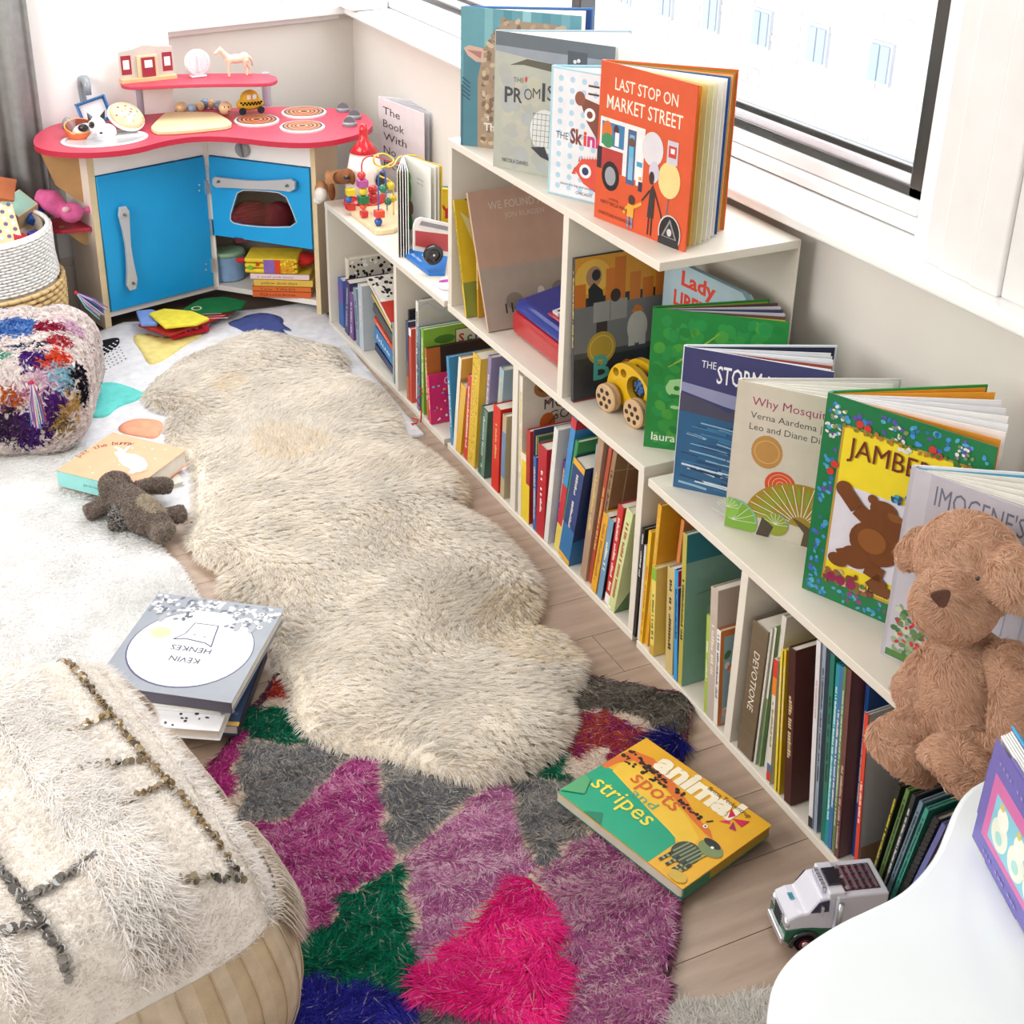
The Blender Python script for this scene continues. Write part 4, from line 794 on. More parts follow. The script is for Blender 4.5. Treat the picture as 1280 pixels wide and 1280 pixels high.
def why(a, w, h):
    a.rect(0, 0, w, h, '#cfc6b6').text('Why Mosquitoes Buzz', w*.10, h*.86, .022, '#9a3a66', width=w*.78).text('Verna Aardema | pictures by', w*.10, h*.775, .017, '#4a4a4a', width=w*.78).text('Leo and Diane Dillon', w*.10, h*.70, .017, '#4a4a4a', width=w*.55)
    a.ell(w*.23, h*.57, .027, .031, '#b98a4c').ring(w*.23, h*.57, .020, .022, '#cfa468')
    for x, y, r, c, c2 in ((.34, .37, .027, '#d0502f', '#e8b08a'), (.80, .42, .036, '#8f3a62', '#c98aa4'), (.9, .28, .03, '#8f3a62', '#c98aa4')):
        a.ell(w*x, h*y, r, r*.95, c)
        for k in (.25, .5, .75): a.ring(w*x, h*y, r*k-.0006, r*k+.0006, c2)
    # large fan tree
    cx_, cy_ = w*.5, h*.12
    a.poly([(cx_+math.cos(t)*w*.37, cy_+math.sin(t)*h*.29) for t in np.linspace(.15, PI-.1, 18)]+[(cx_, cy_)], '#a08428')
    for t in np.linspace(.2, PI-.15, 15):
        a.line([(cx_+.02*math.cos(t), cy_+.02*math.sin(t)), (cx_+math.cos(t)*w*.36, cy_+math.sin(t)*h*.28)], .0015, '#e9e2cc'); a.k -= .5
        a.ell(cx_+math.cos(t+.09)*w*.27, cy_+math.sin(t+.09)*h*.21, .017, .004, '#8f9a2f', 10, t+.09); a.k -= .5
    for x, y, r, c in ((.06, .06, .042, '#7aa83c'), (.0, .14, .02, '#8ab84a'), (.34, .10, .022, '#8f9a2f')):
        x0 = max(w*x, r*.2)
        P = [(max(.001, x0+r*math.cos(t)), max(.001, h*y+r*math.sin(t))) for t in np.linspace(0, 2*PI, 20)[:-1]]; a.poly(P, c)
        for k in np.linspace(.1, PI-.3, 8): a.line([(x0, h*y), (x0+r*math.cos(k), h*y+r*math.sin(k))], .001, '#cfe0c0'); a.k -= .5
        a.ring(x0, h*y, r*.93, r, '#7ab8a0', 14, .1, 1.5)
    a.poly([(w*.52, 0), (w*.62, 0), (w*.6, h*.1), (w*.68, h*.17), (w*.56, h*.13), (w*.44, h*.18), (w*.53, h*.09)], '#5a4a38').poly([(w*.22, h*.0), (w*.3, 0), (w*.33, h*.08), (w*.25, h*.13)], '#4a4034')
    a.ell(w*.72, h*.27, .03, .012, '#8fa084', rot=1.1).ell(w*.64, h*.30, .03, .010, '#9fb094', rot=2).ell(w*.70, h*.17, .026, .007, '#566054', rot=.5)
    for k in range(6): a.line([(w*.7, h*.18), (w*(.55+.05*k), h*(.08+.01*k))], .0012, '#4a5248')
    a.ell(w*.74, h*.05, .014, .010, '#8a5a34').ring(w*.66, h*.05, .010, .012, '#e6e0d0')
tent_book('beige picture book with patterned trees, second on the near unit', (905, 657), ZN, 475, (1105, 513), (1137, 476), '#cfc6b6', why, back='#d6d2ca', inner='#e8e8e6', leaves=5, w=.262)
def jam(a, w, h):
    a.rect(0, 0, w, h, '#12703f').rect(w*.115, h*.10, w*.93, h*.88, '#b8923c').rect(w*.13, h*.115, w*.92, h*.87, '#e6d028').rect(w*.13, h*.2, w*.92, h*.60, '#d6d3dc').speck(.006, .006, w*.10, h-.01, 60, .0042, ['#3f8ac8', '#2f6ab0', '#4aa0c0', '#5a4aa0'], 1).speck(.006, .006, w-.01, h*.085, 44, .0042, ['#3f8ac8', '#2f6ab0', '#4aa0c0', '#8a3a7a'], 2).speck(.006, h*.90, w-.01, h-.008, 44, .0045, ['#3f8ac8', '#4aa0c0', '#2f6ab0', '#5a4aa0'], 3).speck(w*.94, .01, w-.006, h-.01, 40, .0042, ['#3f8ac8', '#4aa0c0', '#2f6ab0'], 4)
    for x, y in ((.08, .92), (.06, .84), (.45, .92), (.5, .88), (.84, .92), (.9, .8)): a.speck(w*x-.012, h*y-.012, w*x+.012, h*y+.012, 12, .0032, ['#d8d8cc', '#c9ccb8', '#7a8a5a'], int(x*99))
    for x, y in ((.22, .905), (.27, .895), (.66, .9), (.7, .88), (.10, .68), (.08, .64)): a.ell(w*x, h*y, .006, .006, '#c8342c')
    a.speck(w*.12, h*.865, w*.9, h*.885, 40, .0035, ['#6a7a2c', '#a8742c', '#3f6a2c'], 5).speck(w*.12, h*.1, w*.45, h*.17, 40, .005, ['#8a5a3c', '#d0a88a', '#7a3a2c', '#5a7a2c'], 6)
    for x in (.18, .24, .31): a.ell(w*x, h*.125, .0085, .009, '#8a1f4a')
    a.text('JAMBERRY', w*.17, h*.745, .046, '#6a241c', width=w*.70).text('Bruce Degen', w*.42, h*.125, .030, '#2a241c', width=w*.5)
    # a plain brown bear, arms up
    c = '#6f3f1a'; c2 = '#8a5426'
    a.ell(w*.42, h*.37, w*.165, h*.105, c).ell(w*.44, h*.46, w*.115, h*.10, c).ell(w*.44, h*.545, w*.085, h*.045, c).ell(w*.525, h*.525, w*.06, h*.020, c2, rot=-.3).ell(w*.365, h*.58, .008, .008, c)
    a.line([(w*.37, h*.47), (w*.28, h*.51), (w*.19, h*.575)], .026, c).ell(w*.185, h*.58, .014, .014, c).line([(w*.5, h*.47), (w*.62, h*.48), (w*.70, h*.53)], .028, c).ell(w*.31, h*.27, w*.09, h*.055, c).line([(w*.28, h*.27), (w*.21, h*.24)], .028, c).ell(w*.205, h*.225, .017, .012, c).line([(w*.45, h*.27), (w*.43, h*.2), (w*.5, h*.16)], .030, c).ell(w*.50, h*.155, .020, .010, c)
    a.ell(w*.40, h*.38, w*.09, h*.06, c2).ell(w*.80, h*.45, w*.10, h*.05, '#4a2a7a').speck(w*.45, h*.605, w*.8, h*.65, 16, .005, ['#2f6ab0', '#3f9ac0', '#234a7a'], 7).ell(w*.575, h*.535, .0045, .0045, '#1c1614')
tent_book('green bordered picture book with yellow title panel and brown bear', (1003, 735), ZN, 491, (1247, 560), (1233, 483), '#12703f', jam, back='#1f8a3c', inner='#e69c28', leaves=7, pcol=['#e6952c', '#f3f1ee', '#e9e8ea', '#f3f1ee', '#e4e4e8', '#f0eef0', '#e69c28'])
def imog(a, w, h):
    a.rect(0, 0, w, h, '#b9b6c0').rect(w*.02, 0, w*.12, h, '#c4c1ca').text("IMOGENE'S ANTLERS", w*.16, h*.86, .044, '#6a7080', width=w*.98).text('By David Small', w*.5, h*.74, .036, '#5a6070', width=w*.6)
    for P in ([(.22, .58), (.17, .68), (.2, .77), (.3, .82)], [(.18, .70), (.26, .75), (.33, .76)], [(.45, .60), (.42, .66), (.4, .68)]): a.line([(w*x, h*y) for x, y in P], .0055, '#6a5c58')
    a.speck(.012, .012, w*.3, h*.3, 90, .0055, ['#6a8a5a', '#8aa07a', '#4a7a4a', '#c9d0b8', '#9ab08a'], 4).speck(.012, .03, w*.26, h*.3, 14, .004, ['#c8323c', '#d8404a'], 9).rect(.006, .004, w*.3, h*.05, '#4f7f3c').rect(w*.42, h*.1, w*.5, h*.26, '#24305c')
    for i in range(7): a.line([(w*(.35+i*.1), h*.02), (w*(.37+i*.1), h*.55)], .001, '#9aa8b8')
tent_book('pale lilac picture book with grey lettering behind the seated bear', (1101, 817), ZN, 584, (1290, 640), (1296, 595), '#b9b6c0', imog, back='#e3e8ee', inner='#5fb4d4', leaves=5, w=.25, wback=.25)
# ================================================================== upper cells of the tall unit
def hat(a, w, h): a.rect(0, 0, w, h, '#b89684').rect(0, 0, w, h*.45, '#a6988c').text('WE FOUND A HAT', w*.18, h*.86, .026, '#cfc0b4', width=w*.75).text('JON KLASSEN', w*.33, h*.79, .017, '#cbb8aa', width=w*.4); a.ell(w*.3, h*.19, .022, .020, '#847a70').ell(w*.78, h*.24, .022, .015, '#847a70').ell(w*.58, h*.23, .009, .012, '#d8d0c8'); [a.rect(w*x, h*.11, w*x+.004, h*.18, '#2e2a28') for x in (.2, .26, .34, .4)]
def yel(a, w, h): a.rect(0, 0, w, h, '#d9b72c').rect(0, 0, w, h*.3, '#8a8f3c').ell(w*.35, h*.55, w*.16, h*.34, '#6a3a24').ell(w*.26, h*.4, .02, .04, '#3a2f2c').poly([(w*.1, h), (w*.3, h*.9), (w*.5, h)], '#5f6a34').poly([(w*.05, h*.9), (w*.3, h*.7), (w*.2, h*.5)], '#e6d89a')
B('G', 577, 400, 580.5, 561, 246, '#d9b72c', 'yellow picture book with brown figure leaning leftmost in the upper cell', art=yel, inset=.003, zf=Z1, t=.008, d=.24, sp=('giraffe tales', '#5a4a14', .3, .9))
def yl2(a, w, h): a.rect(0, 0, w, h, '#c9962c').rect(w*.8, h*.3, w, h*.45, '#3a5a8a')
B('G', 588, 392, 592, 585, 262, '#c9962c', 'ochre book behind the dusty pink one in the upper cell', art=yl2, inset=.03, zf=Z1, t=.008, d=.26)
B('G', 602, 402, 606, 575, 235, '#b89684', 'dusty pink picture book leaning in the upper cell', spine='#c9a894', art=hat, inset=.012, zf=Z1, t=.008, d=.255)
flush('G')
# toy cash register
cr = thing('toy_cash_register', 'blue and red toy cash register in the upper cell', 'toy', (1.40, 2.42, Z1+.001)); o = (1.40, 2.42, Z1+.001)
x0, x1, y0, y1 = 1.315, 1.535, 2.245, 2.565; z = Z1+.001
G('#b3272d').hexa([(x0, y0, z), (x1, y0, z), (x1, y1, z), (x0, y1, z), (x0, y0, z+.055), (x1, y0, z+.06), (x1, y1, z+.06), (x0, y1, z+.055)]).build('drawer_base', 'gloss', cr, bevel=.012, seg=3, origin=o)
G('#23358a').hexa([(x0, y0, z+.056), (x1, y0, z+.061), (x1, y1, z+.061), (x0, y1, z+.056), (x0+.01, y0, z+.085), (x1, y0, z+.125), (x1, y1-.01, z+.125), (x0+.01, y1-.01, z+.085)]).build('top_shell', 'gloss', cr, bevel=.012, seg=3, origin=o)
Mk = basis((x0+.025, 2.43, z+.0905), (0, -1, 0), up((.195, 0, .04)))
G('#a3202c').box(0, .17, -.005, .13, 0, .006, M=Mk).build('keypad', 'gloss', cr, bevel=.003, origin=o)
for i in range(5):
    for j in range(4): G('#dcd9e0').box(.010+i*.032, .034+i*.032, .004+j*.031, .027+j*.031, .006, .012, M=Mk).box(.018+i*.032, .026+i*.032, .011+j*.031, .020+j*.031, .012, .0124, '#3a3a5a', M=Mk).build('key', 'gloss', cr, bevel=.002, origin=o)
pl_ = G('#d99a2c').box(-.02, .10, .137, .165, .0, .012, M=Mk).build('label_plate', 'gloss', cr, bevel=.002, origin=o)
a = Art(Mk@T(-.012, .143, .012)); a.text('WHAT COUNTS', 0, .003, .012, '#4a2a14', width=.09); a.v = [tuple(np.array(p)-np.array(o)) for p in a.v]; a.build('label_print', 'print', pl_)
# city picture book
def beek(a, w, h):
    a.rect(0, 0, w, h, '#2f3338').rect(0, h*.72, w, h, '#d99a34').ell(w*.16, h*.86, w*.16, h*.12, '#e6b850')
    for i, (x, t) in enumerate(((0, .82), (.28, .9), (.36, .97), (.5, .85), (.62, .8), (.74, .88), (.86, .8))): a.rect(w*x, h*.6, w*(x+.1), h*t, ['#c9742c', '#d07c30'][i % 2])
    a.rect(0, h*.34, w, h*.66, '#76787a').rect(0, h*.30, w, h*.34, '#4a4c50').ell(w*.17, h*.86, .018, .022, '#a8876a').ell(w*.19, h*.87, .010, .012, '#2a2a2c').poly([(w*.13, h*.66), (w*.12, h*.78), (w*.17, h*.82), (w*.25, h*.76), (w*.27, h*.66)], '#2a2a2e').rect(w*.17, h*.54, w*.48, h*.68, '#9a9a96').rect(w*.32, h*.54, w*.326, h*.68, '#6a6a68').ell(w*.37, h*.71, .012, .014, '#3a2c28').rect(w*.2, h*.42, w*.3, h*.54, '#3a3434')
    a.ell(w*.58, h*.46, w*.095, h*.115, '#c9c6be').rect(w*.5, h*.33, w*.56, h*.42, '#c9c6be').rect(w*.6, h*.33, w*.66, h*.42, '#c9c6be').poly([(w*.52, h*.57), (w*.56, h*.62), (w*.6, h*.61), (w*.64, h*.57)], '#d87a2c').ell(w*.86, h*.46, .015, .035, '#7a5f50').ell(w*.25, h*.355, .034, .036, '#b59a3c').ring(w*.25, h*.355, .026, .028, '#d8c060').speck(w*.1, h*.0, w*.9, h*.24, 6, .02, ['#2a2e33'], 2)
    a.text('B', w*.18, h*.135, .075, '#4fa8a0', bold=.02).text('e', w*.42, h*.135, .07, '#c9742c', bold=.02).rect(0, h*.0, w, h*.012, '#8a2f3c')
P = at_z(708, 500, Z1); P2 = at_z(758, 494, Z1)
B('H', 708, 500, 711, 710, 318, '#3a3d42', 'dark city picture book with orange skyline in the upper right cell', art=beek, inset=.012, zf=Z1, t=.010, d=.255)
flush('H')
# liberty board book facing out at the back
def lib(a, w, h):
    a.poly([(0, 0), (w, 0), (w, h-.014), (w-.016, h), (0, h)], '#9fb6bf').text('Lady', w*.22, h*.86, .042, '#c8402c', width=w*.42, bold=.035).text('LIBERTY!', w*.14, h*.70, .044, '#c8402c', width=w*.66, bold=.035).text('LIVED', w*.2, h*.58, .032, '#d8923c', width=w*.4, bold=.03)
Pa = at_x(852, 330, 1.46); Pb = at_v(939, 330, (1.46, Pa[1]), (1.49, Pa[1]-.3)); hh = Pa[2]-Z1
dd = np.array([1.53-1.50, -.3]); dd /= np.linalg.norm(dd); wd = np.linalg.norm((Pb-Pa)[:2])+.05
r = thing('picture_book', 'pale blue board book with red lettering at the back of the upper cell', 'book', M=basis((Pa[0]-dd[0]*.05, Pa[1]-dd[1]*.05, Z1+.0005), (dd[0], dd[1], 0), (-dd[1]*1., dd[0]*1., 0)))
G('#86a8b8').prism([(0, 0), (wd, 0), (wd, hh-.014), (wd-.016, hh), (0, hh)], -.012, 0, M=basis((0, 0, 0), (1, 0, 0), (0, 0, 1))).build('cover', 'print', r, bevel=.001, seg=1)
G('#a8bcc4').prism([(0, .0), (wd+.006, 0), (wd+.006, hh-.022), (wd-.012, hh-.006), (0, hh-.006)], -.020, -.0125, M=basis((0, 0, 0), (1, 0, 0), (0, 0, 1))).build('leaf', 'paper', r)
a = near_art(); lib(a, wd, hh); a.build('cover_print', 'print', r)
# yellow wooden toy car
P = at_z(762, 514, Z1); Q = at_z(800, 536, Z1); cdn = (Q-P); L = np.linalg.norm(cdn); cdn /= L
Mc = T(P[0], P[1], Z1+.0005)@RZ(math.atan2(cdn[1], cdn[0]))
tc = thing('toy_car', 'yellow wooden toy car with blue spiked ball on the middle shelf', 'toy', M=Mc)
ins = .018; R_ = .030
prof = [(-.032, .028), (-.026, .075), (.000, .106), (.035, .112), (.075, .100), (.105, .070), (.110, .032), (.09, .02), (-.02, .02)]
bm_ = basis((0, .055, 0), (1, 0, 0), (0, 0, 1))
def plate(y): return G('#dcaf1f').prism(curve_round(prof, 2), 0, .014, M=basis((0, y, 0), (1, 0, 0), (0, 0, 1)))
def holed(y):
    bm = bmesh.new(); out = [tuple(p) for p in curve_round(prof, 2)]; loops = [out]
    for cx_, cz_, r_ in ((-.004, .083, .009), (.019, .088, .009), (.058, .068, .027)): loops.append([(cx_+r_*math.cos(t), cz_+r_*math.sin(t)) for t in np.linspace(0, 2*PI, 19)[:-1]])
    ed = []
    for lp in loops:
        v = [bm.verts.new((p[0], 0, p[1])) for p in lp]; ed += [bm.edges.new((v[i], v[(i+1) % len(v)])) for i in range(len(v))]
    bmesh.ops.triangle_fill(bm, use_beauty=True, edges=ed, normal=(0, -1, 0)); ge = bmesh.ops.extrude_face_region(bm, geom=bm.faces[:])
    for v in ge['geom']:
        if isinstance(v, bmesh.types.BMVert): v.co.y += .014
    g = G('#dcaf1f'); bm.verts.index_update(); g.put([(v.co.x, v.co.y+y, v.co.z) for v in bm.verts], [tuple(v.index for v in f.verts) for f in bm.faces]); bm.free(); return g
o = holed(.014).build('side_plate', 'gloss', tc); holed(.052).build('side_plate', 'gloss', tc); G('#c9a01c').box(-.02, .1, .028, .052, .022, .034).build('chassis', 'gloss', tc, bevel=.002)
g = G('#2f5f96').ell((.058, .042, .068), .021)
for i in range(40):
    t = math.acos(1-2*(i+.5)/40); f = PI*(1+5**.5)*i; n_ = Vector((math.cos(f)*math.sin(t), math.sin(f)*math.sin(t), math.cos(t))); g.ell(Vector((.058, .042, .068))+n_*.0215, .0038, n=6, m=4)
g.build('spiked_ball', 'gloss', tc, smooth=True)
for x in (-.004, .082):
    for y in (-.002, .068):
        Mw = T(x, y, R_)@RX(PI/2); wg = G('#c9a67c').lathe([(R_*.86, -.011), (R_, -.008), (R_, -.002), (R_*.93, 0), (R_, .002), (R_, .008), (R_*.86, .011)], 26, M=Mw).build('wheel', 'timber', tc, smooth=True, sharp=.5)
        dk = G('#2c2320'); S = [(0, 0)]+[(R_*.56*math.cos(t), R_*.56*math.sin(t)) for t in np.linspace(0, 2*PI, 7)[:-1]]
        for u_, v_ in S: dk.lathe([(.0052, 0), (.0052, .0008)], 10, M=Mw@T(u_, v_, .0108))
        dk.build('hole_print', 'paint', wg)
# ================================================================== toy kitchen
KL = np.array([.624, 3.915]); KM = np.array([1.0, 4.015]); KR = np.array([1.258, 3.742]); ZC = .585
kit = thing('toy_kitchen', 'wooden toy kitchen with blue doors and red worktop in the corner', 'toy kitchen', (.95, 3.95, 0)); KO = (.95, 3.95, 0)
def kb(g, name, mat='paint', parent=None, **k): return g.build(name, mat, parent or kit, origin=KO if parent is None or parent.parent is kit else None, **k)
def vq(A, Bp, px):
    return [at_v(x, y, A, Bp) for x, y in px]
def nrm(A, Bp):
    d = (Bp-A)/np.linalg.norm(Bp-A); return np.array([d[1], -d[0], 0])    # towards the camera side
nL, nR = nrm(KL, KM), nrm(KM, KR)
BIRCH = '#e3cda4'
def vert(A, Bp, z0, z1, t, col, n): return G(col).slab([(A[0], A[1], z0), (Bp[0], Bp[1], z0), (Bp[0], Bp[1], z1), (A[0], A[1], z1)], n, t)
dL = (KM-KL)/np.linalg.norm(KM-KL); dR = (KR-KM)/np.linalg.norm(KR-KM)
# carcass: outer panels, centre post, backs, bottom shelf
back = np.array([.66, 4.08]); BL = np.array([.67, 4.10]); BR = np.array([1.50, 3.95])
def panel(A, d2, L_, z0, z1, col, name, edge=BIRCH, t=.014):
    Bq = A+d2*L_; n = np.array([-d2[1], d2[0]])*t; g = G(col)
    g.slab([(A[0], A[1], z0), (Bq[0], Bq[1], z0), (Bq[0], Bq[1], z1), (A[0], A[1], z1)], (n[0], n[1], 0), 1)
    g.c[5] = lin(edge); return kb(g, name, bevel=.001)
pL = panel(KL, np.array([-nL[0], -nL[1]]), .17, 0, ZC-.016, '#e9dfd4', 'side_panel', t=-.018)
pR = panel(KR, np.array([-nR[0], -nR[1]]), .14, 0, ZC-.016, '#d9c6a6', 'side_panel', t=.018)
# birch front edges
kb(G(BIRCH).slab([(*(KL+nL[:2]*.0)-0, 0), (*(KL+dL*.020), 0), (*(KL+dL*.020), ZC-.016), (*KL, ZC-.016)], nL, .004), 'edge_strip', 'timber')
kb(G(BIRCH).slab([(*(KR-dR*.016), 0), (*KR, 0), (*KR, ZC-.016), (*(KR-dR*.016), ZC-.016)], nR, .004), 'edge_strip', 'timber')
kb(G('#efeae2').slab([(*(KM-dL*.012), .045), (*(KM+nL[:2]*.004), .045), (*(KM+nL[:2]*.004), ZC-.016), (*(KM-dL*.012), ZC-.016)], nL, .004), 'centre_post')
kb(G('#efeae2').slab([(*(KM), .045), (*(KM+dR*.012), .045), (*(KM+dR*.012), ZC-.016), (*(KM), ZC-.016)], nR, .004), 'centre_post')
bot = [(*(KL+dL*.018), 0), (*KM, 0), (*(KR-dR*.014), 0), (KR[0]+.10, KR[1]+.12, 0), (1.10, 4.15, 0), (KL[0]-.02, KL[1]+.17, 0)]
kb(G('#e9e4dc').prism([p[:2] for p in bot], .035, .052), 'bottom_board', 'laminate', bevel=.001)
kb(G('#dcd5cb').box(1.0-.002, 1.0+.006, 4.02, 4.15, .052, .47), 'partition')
kb(G('#9a8f86').slab([(.64, 4.10, .052), (1.1, 4.165, .052), (1.1, 4.165, .565), (.64, 4.10, .565)], (0, 1, 0), .004).slab([(1.1, 4.16, .052), (KR[0]+.09, KR[1]+.14, .052), (KR[0]+.09, KR[1]+.14, .565), (1.1, 4.16, .565)], (0, 1, 0), .004), 'back_panel')
# fascias from the survey
fz = at_v(116, 222, KL, KM)[2]; 
zf0 = .478
kb(vert(KL+dL*.020, KM-dL*.012, zf0, ZC-.016, .003, '#fbf9f7', nL), 'fascia')
kb(vert(KM+dR*.012, KR-dR*.016, zf0, ZC-.016, .003, '#f6f4f1', nR), 'fascia')
dl = vert(KL+dL*.022, KM-dL*.014, .056, zf0-.003, .012, '#12a0e0', nL); doorL = kb(dl, 'door', bevel=.0015)
dr = vert(KM+dR*.015, KR-dR*.018, .0, 0, .012, '#12a0e0', nR)
# oven door with a window opening
def door_oven():
    A = KM+dR*.015; Bq = KR-dR*.018; Lw = np.linalg.norm(Bq-A); z0 = at_v(399, 311, KM, KR)[2]; z1 = zf0-.003
    M = basis((A[0], A[1], 0), (dR[0], dR[1], 0), (0, 0, 1), tuple(nR)); Mi = M.inverted()
    win = [Mi@Vector(at_v(x, y, KM, KR)) for x, y in ((300, 236), (328, 237), (358, 240), (367, 260), (375, 282), (335, 283), (296, 279), (289, 272), (295, 252))]; win = [tuple(p) for p in curve_round([(v[0], v[1]) for v in win], 1)]
    bm = bmesh.new(); ed = []
    for lp in ([(0, z0), (Lw, z0), (Lw, z1), (0, z1)], win):
        v = [bm.verts.new((p[0], p[1], 0)) for p in lp]; ed += [bm.edges.new((v[i], v[(i+1) % len(v)])) for i in range(len(v))]
    bmesh.ops.triangle_fill(bm, use_beauty=True, edges=ed, normal=(0, 0, 1)); ge = bmesh.ops.extrude_face_region(bm, geom=bm.faces[:])
    for v in ge['geom']:
        if isinstance(v, bmesh.types.BMVert): v.co.z += .012
    bmesh.ops.recalc_face_normals(bm, faces=bm.faces[:]); bm.verts.index_update()
    g = G('#12a0e0').put([tuple(v.co) for v in bm.verts], [tuple(v.index for v in f.verts) for f in bm.faces], M=M); bm.free()
    d = kb(g, 'door')
    fr = G('#cfd6dc').tube([(p[0], p[1], .012) for p in win], .0018, 6, M=M, closed=True).build('window_rim', 'gloss', d, origin=KO)
    G('#ffffff').prism(win, .004, .006, M=M).build('window_pane', 'glass', d, origin=KO)
    return d, M, z0, z1, Lw
doorR, MR, oz0, oz1, oL = door_oven()
ML = basis((KL[0], KL[1], 0), (dL[0], dL[1], 0), (0, 0, 1), tuple(nL))
def handle(M, A, Bq, px, parent, name='handle'):
    Mi = M.inverted(); P = [Mi@Vector(at_v(x, y, A, Bq)) for x, y in px]; P = [tuple(p) for p in curve_round([(v[0], v[1]) for v in P], 1)]
    c0 = sum(p[0] for p in P)/len(P); c1 = sum(p[1] for p in P)/len(P)
    g = G('#b9babd').prism(P, .022, .034, M=M); h = g.build(name, 'gloss', parent, bevel=.0015, origin=KO); return h, Mi
h, Mi = handle(ML, KL, KM, ((140, 257), (155, 254), (156, 280), (158, 312), (168, 356), (152, 361), (153, 330), (150, 295)), doorL)
g = G('#8f9296')
for px in ((149, 265), (160, 350)): v = Mi@Vector(at_v(*px, KL, KM)); g.lathe([(.005, 0), (.005, .024), (.002, .0355)], 10, M=ML@T(v[0], v[1], .011))
g.build('screw_post', 'metal', h, origin=KO)
h, Mi = handle(MR, KM, KR, ((272, 217), (285, 219), (325, 223), (350, 222), (375, 220), (375, 237), (350, 234), (320, 233), (290, 231), (273, 231)), doorR)
g = G('#8f9296')
for px in ((281, 223), (366, 228)): v = Mi@Vector(at_v(*px, KM, KR)); g.lathe([(.005, 0), (.005, .024), (.002, .0355)], 10, M=MR@T(v[0], v[1], .011))
g.build('screw_post', 'metal', h, origin=KO)
# oven knob, hinges
v = MR.inverted()@Vector(at_v(305, 186, KM, KR)); Mk = MR@T(v[0], v[1], .003)
kn = kb(G('#9a9da2').lathe([(.024, 0), (.024, .010), (.021, .013)], 24, M=Mk), 'knob', 'gloss', smooth=True, sharp=.5); G('#8a8d92').box(-.004, .004, -.020, .020, .012, .024, M=Mk@RZ(.15)).build('grip', 'gloss', kn, bevel=.003, origin=KO)
for (x, y0, y1), A, Bq, n, M, par in (((254.5, 223, 241), KL, KM, nL, ML, doorL), ((262.5, 208, 227), KM, KR, nR, MR, doorR), ((266, 273, 292), KM, KR, nR, MR, doorR), ((262.5, 322, 339), KL, KM, nL, ML, doorL)):
    Mi = M.inverted(); p0 = Mi@Vector(at_v(x, y0, A, Bq)); p1 = Mi@Vector(at_v(x, y1, A, Bq)); G('#e2e2e4').box(p0[0]-.006, p0[0]+.006, p1[1], p0[1], .008, .017, M=M).build('hinge', 'metal', par, origin=KO)
for (x, y) in ((246.5, 230), (246.5, 237), (255, 329), (255, 336)): v = ML.inverted()@Vector(at_v(x, y, KL, KM)); G('#dfe4e8').ell((0, 0, 0), (.0032, .0032, .002), M=I4()).build('rivet', 'metal', doorL, smooth=True).matrix_local = T(*(-Vector(KO)))@ML@T(v[0], v[1], .0135)
# worktop with sink cut-out
top = curve_round([at_z(x, y, ZC)[:2] for x, y in ((40, 180), (52, 187), (82, 191), (125, 191), (170, 186), (205, 176), (245, 170), (290, 171), (345, 178), (395, 179), (435, 172), (462, 163), (468, 152), (452, 140), (430, 136), (360, 133), (240, 136), (150, 143), (75, 152), (45, 166))], 2)
S0 = at_z(131, 174, ZC); sx = (at_z(185, 168, ZC)-at_z(79, 178, ZC)); srx = np.linalg.norm(sx[:2])/2; sdir = math.atan2(sx[1], sx[0]); sry = .085
Ms = T(S0[0], S0[1], ZC)@RZ(sdir)
oval = [tuple((Ms@Vector((srx*.93*math.cos(t), sry*.92*math.sin(t), 0)))[:2]) for t in np.linspace(0, 2*PI, 33)[:-1]]
bm = bmesh.new(); ed = []
for lp in ([tuple(p) for p in top], oval):
    v = [bm.verts.new((p[0], p[1], ZC-.016)) for p in lp]; ed += [bm.edges.new((v[i], v[(i+1) % len(v)])) for i in range(len(v))]
bmesh.ops.triangle_fill(bm, use_beauty=True, edges=ed, normal=(0, 0, 1)); ge = bmesh.ops.extrude_face_region(bm, geom=bm.faces[:])
for v in ge['geom']:
    if isinstance(v, bmesh.types.BMVert): v.co.z += .016
bmesh.ops.recalc_face_normals(bm, faces=bm.faces[:]); bm.verts.index_update()
g = G('#be3e54'); g.put([tuple(v.co) for v in bm.verts], [tuple(v.index for v in f.verts) for f in bm.faces])
g.c = [lin('#bb2440') if abs(f.normal.z) < .5 else lin('#be3e54') for f in bm.faces]; bm.free(); wt = kb(g, 'worktop')
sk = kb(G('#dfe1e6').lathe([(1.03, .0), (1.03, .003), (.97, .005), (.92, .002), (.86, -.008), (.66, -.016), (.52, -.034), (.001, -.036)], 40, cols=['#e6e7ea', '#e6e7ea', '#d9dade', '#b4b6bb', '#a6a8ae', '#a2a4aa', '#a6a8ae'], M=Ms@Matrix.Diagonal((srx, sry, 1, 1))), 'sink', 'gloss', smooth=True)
# faucet, tap knob
F0 = at_z(107, 150, ZC)
kb(G('#8f979c').tube([tuple(F0+np.array(p)) for p in ((0, .0, 0), (0, 0, .05), (-.004, 0, .10), (0, -.008, .125), (.006, -.03, .13), (.008, -.045, .115), (.008, -.05, .085))], [.014, .013, .012, .012, .012, .012, .010], 12), 'faucet', 'gloss', smooth=True)
F1 = at_z(85, 160, ZC); kb(G('#8a8e92').lathe([(.016, 0), (.016, .018), (.010, .028), (.004, .032)], 18, M=T(*F1)), 'tap_knob', 'gloss', smooth=True); 
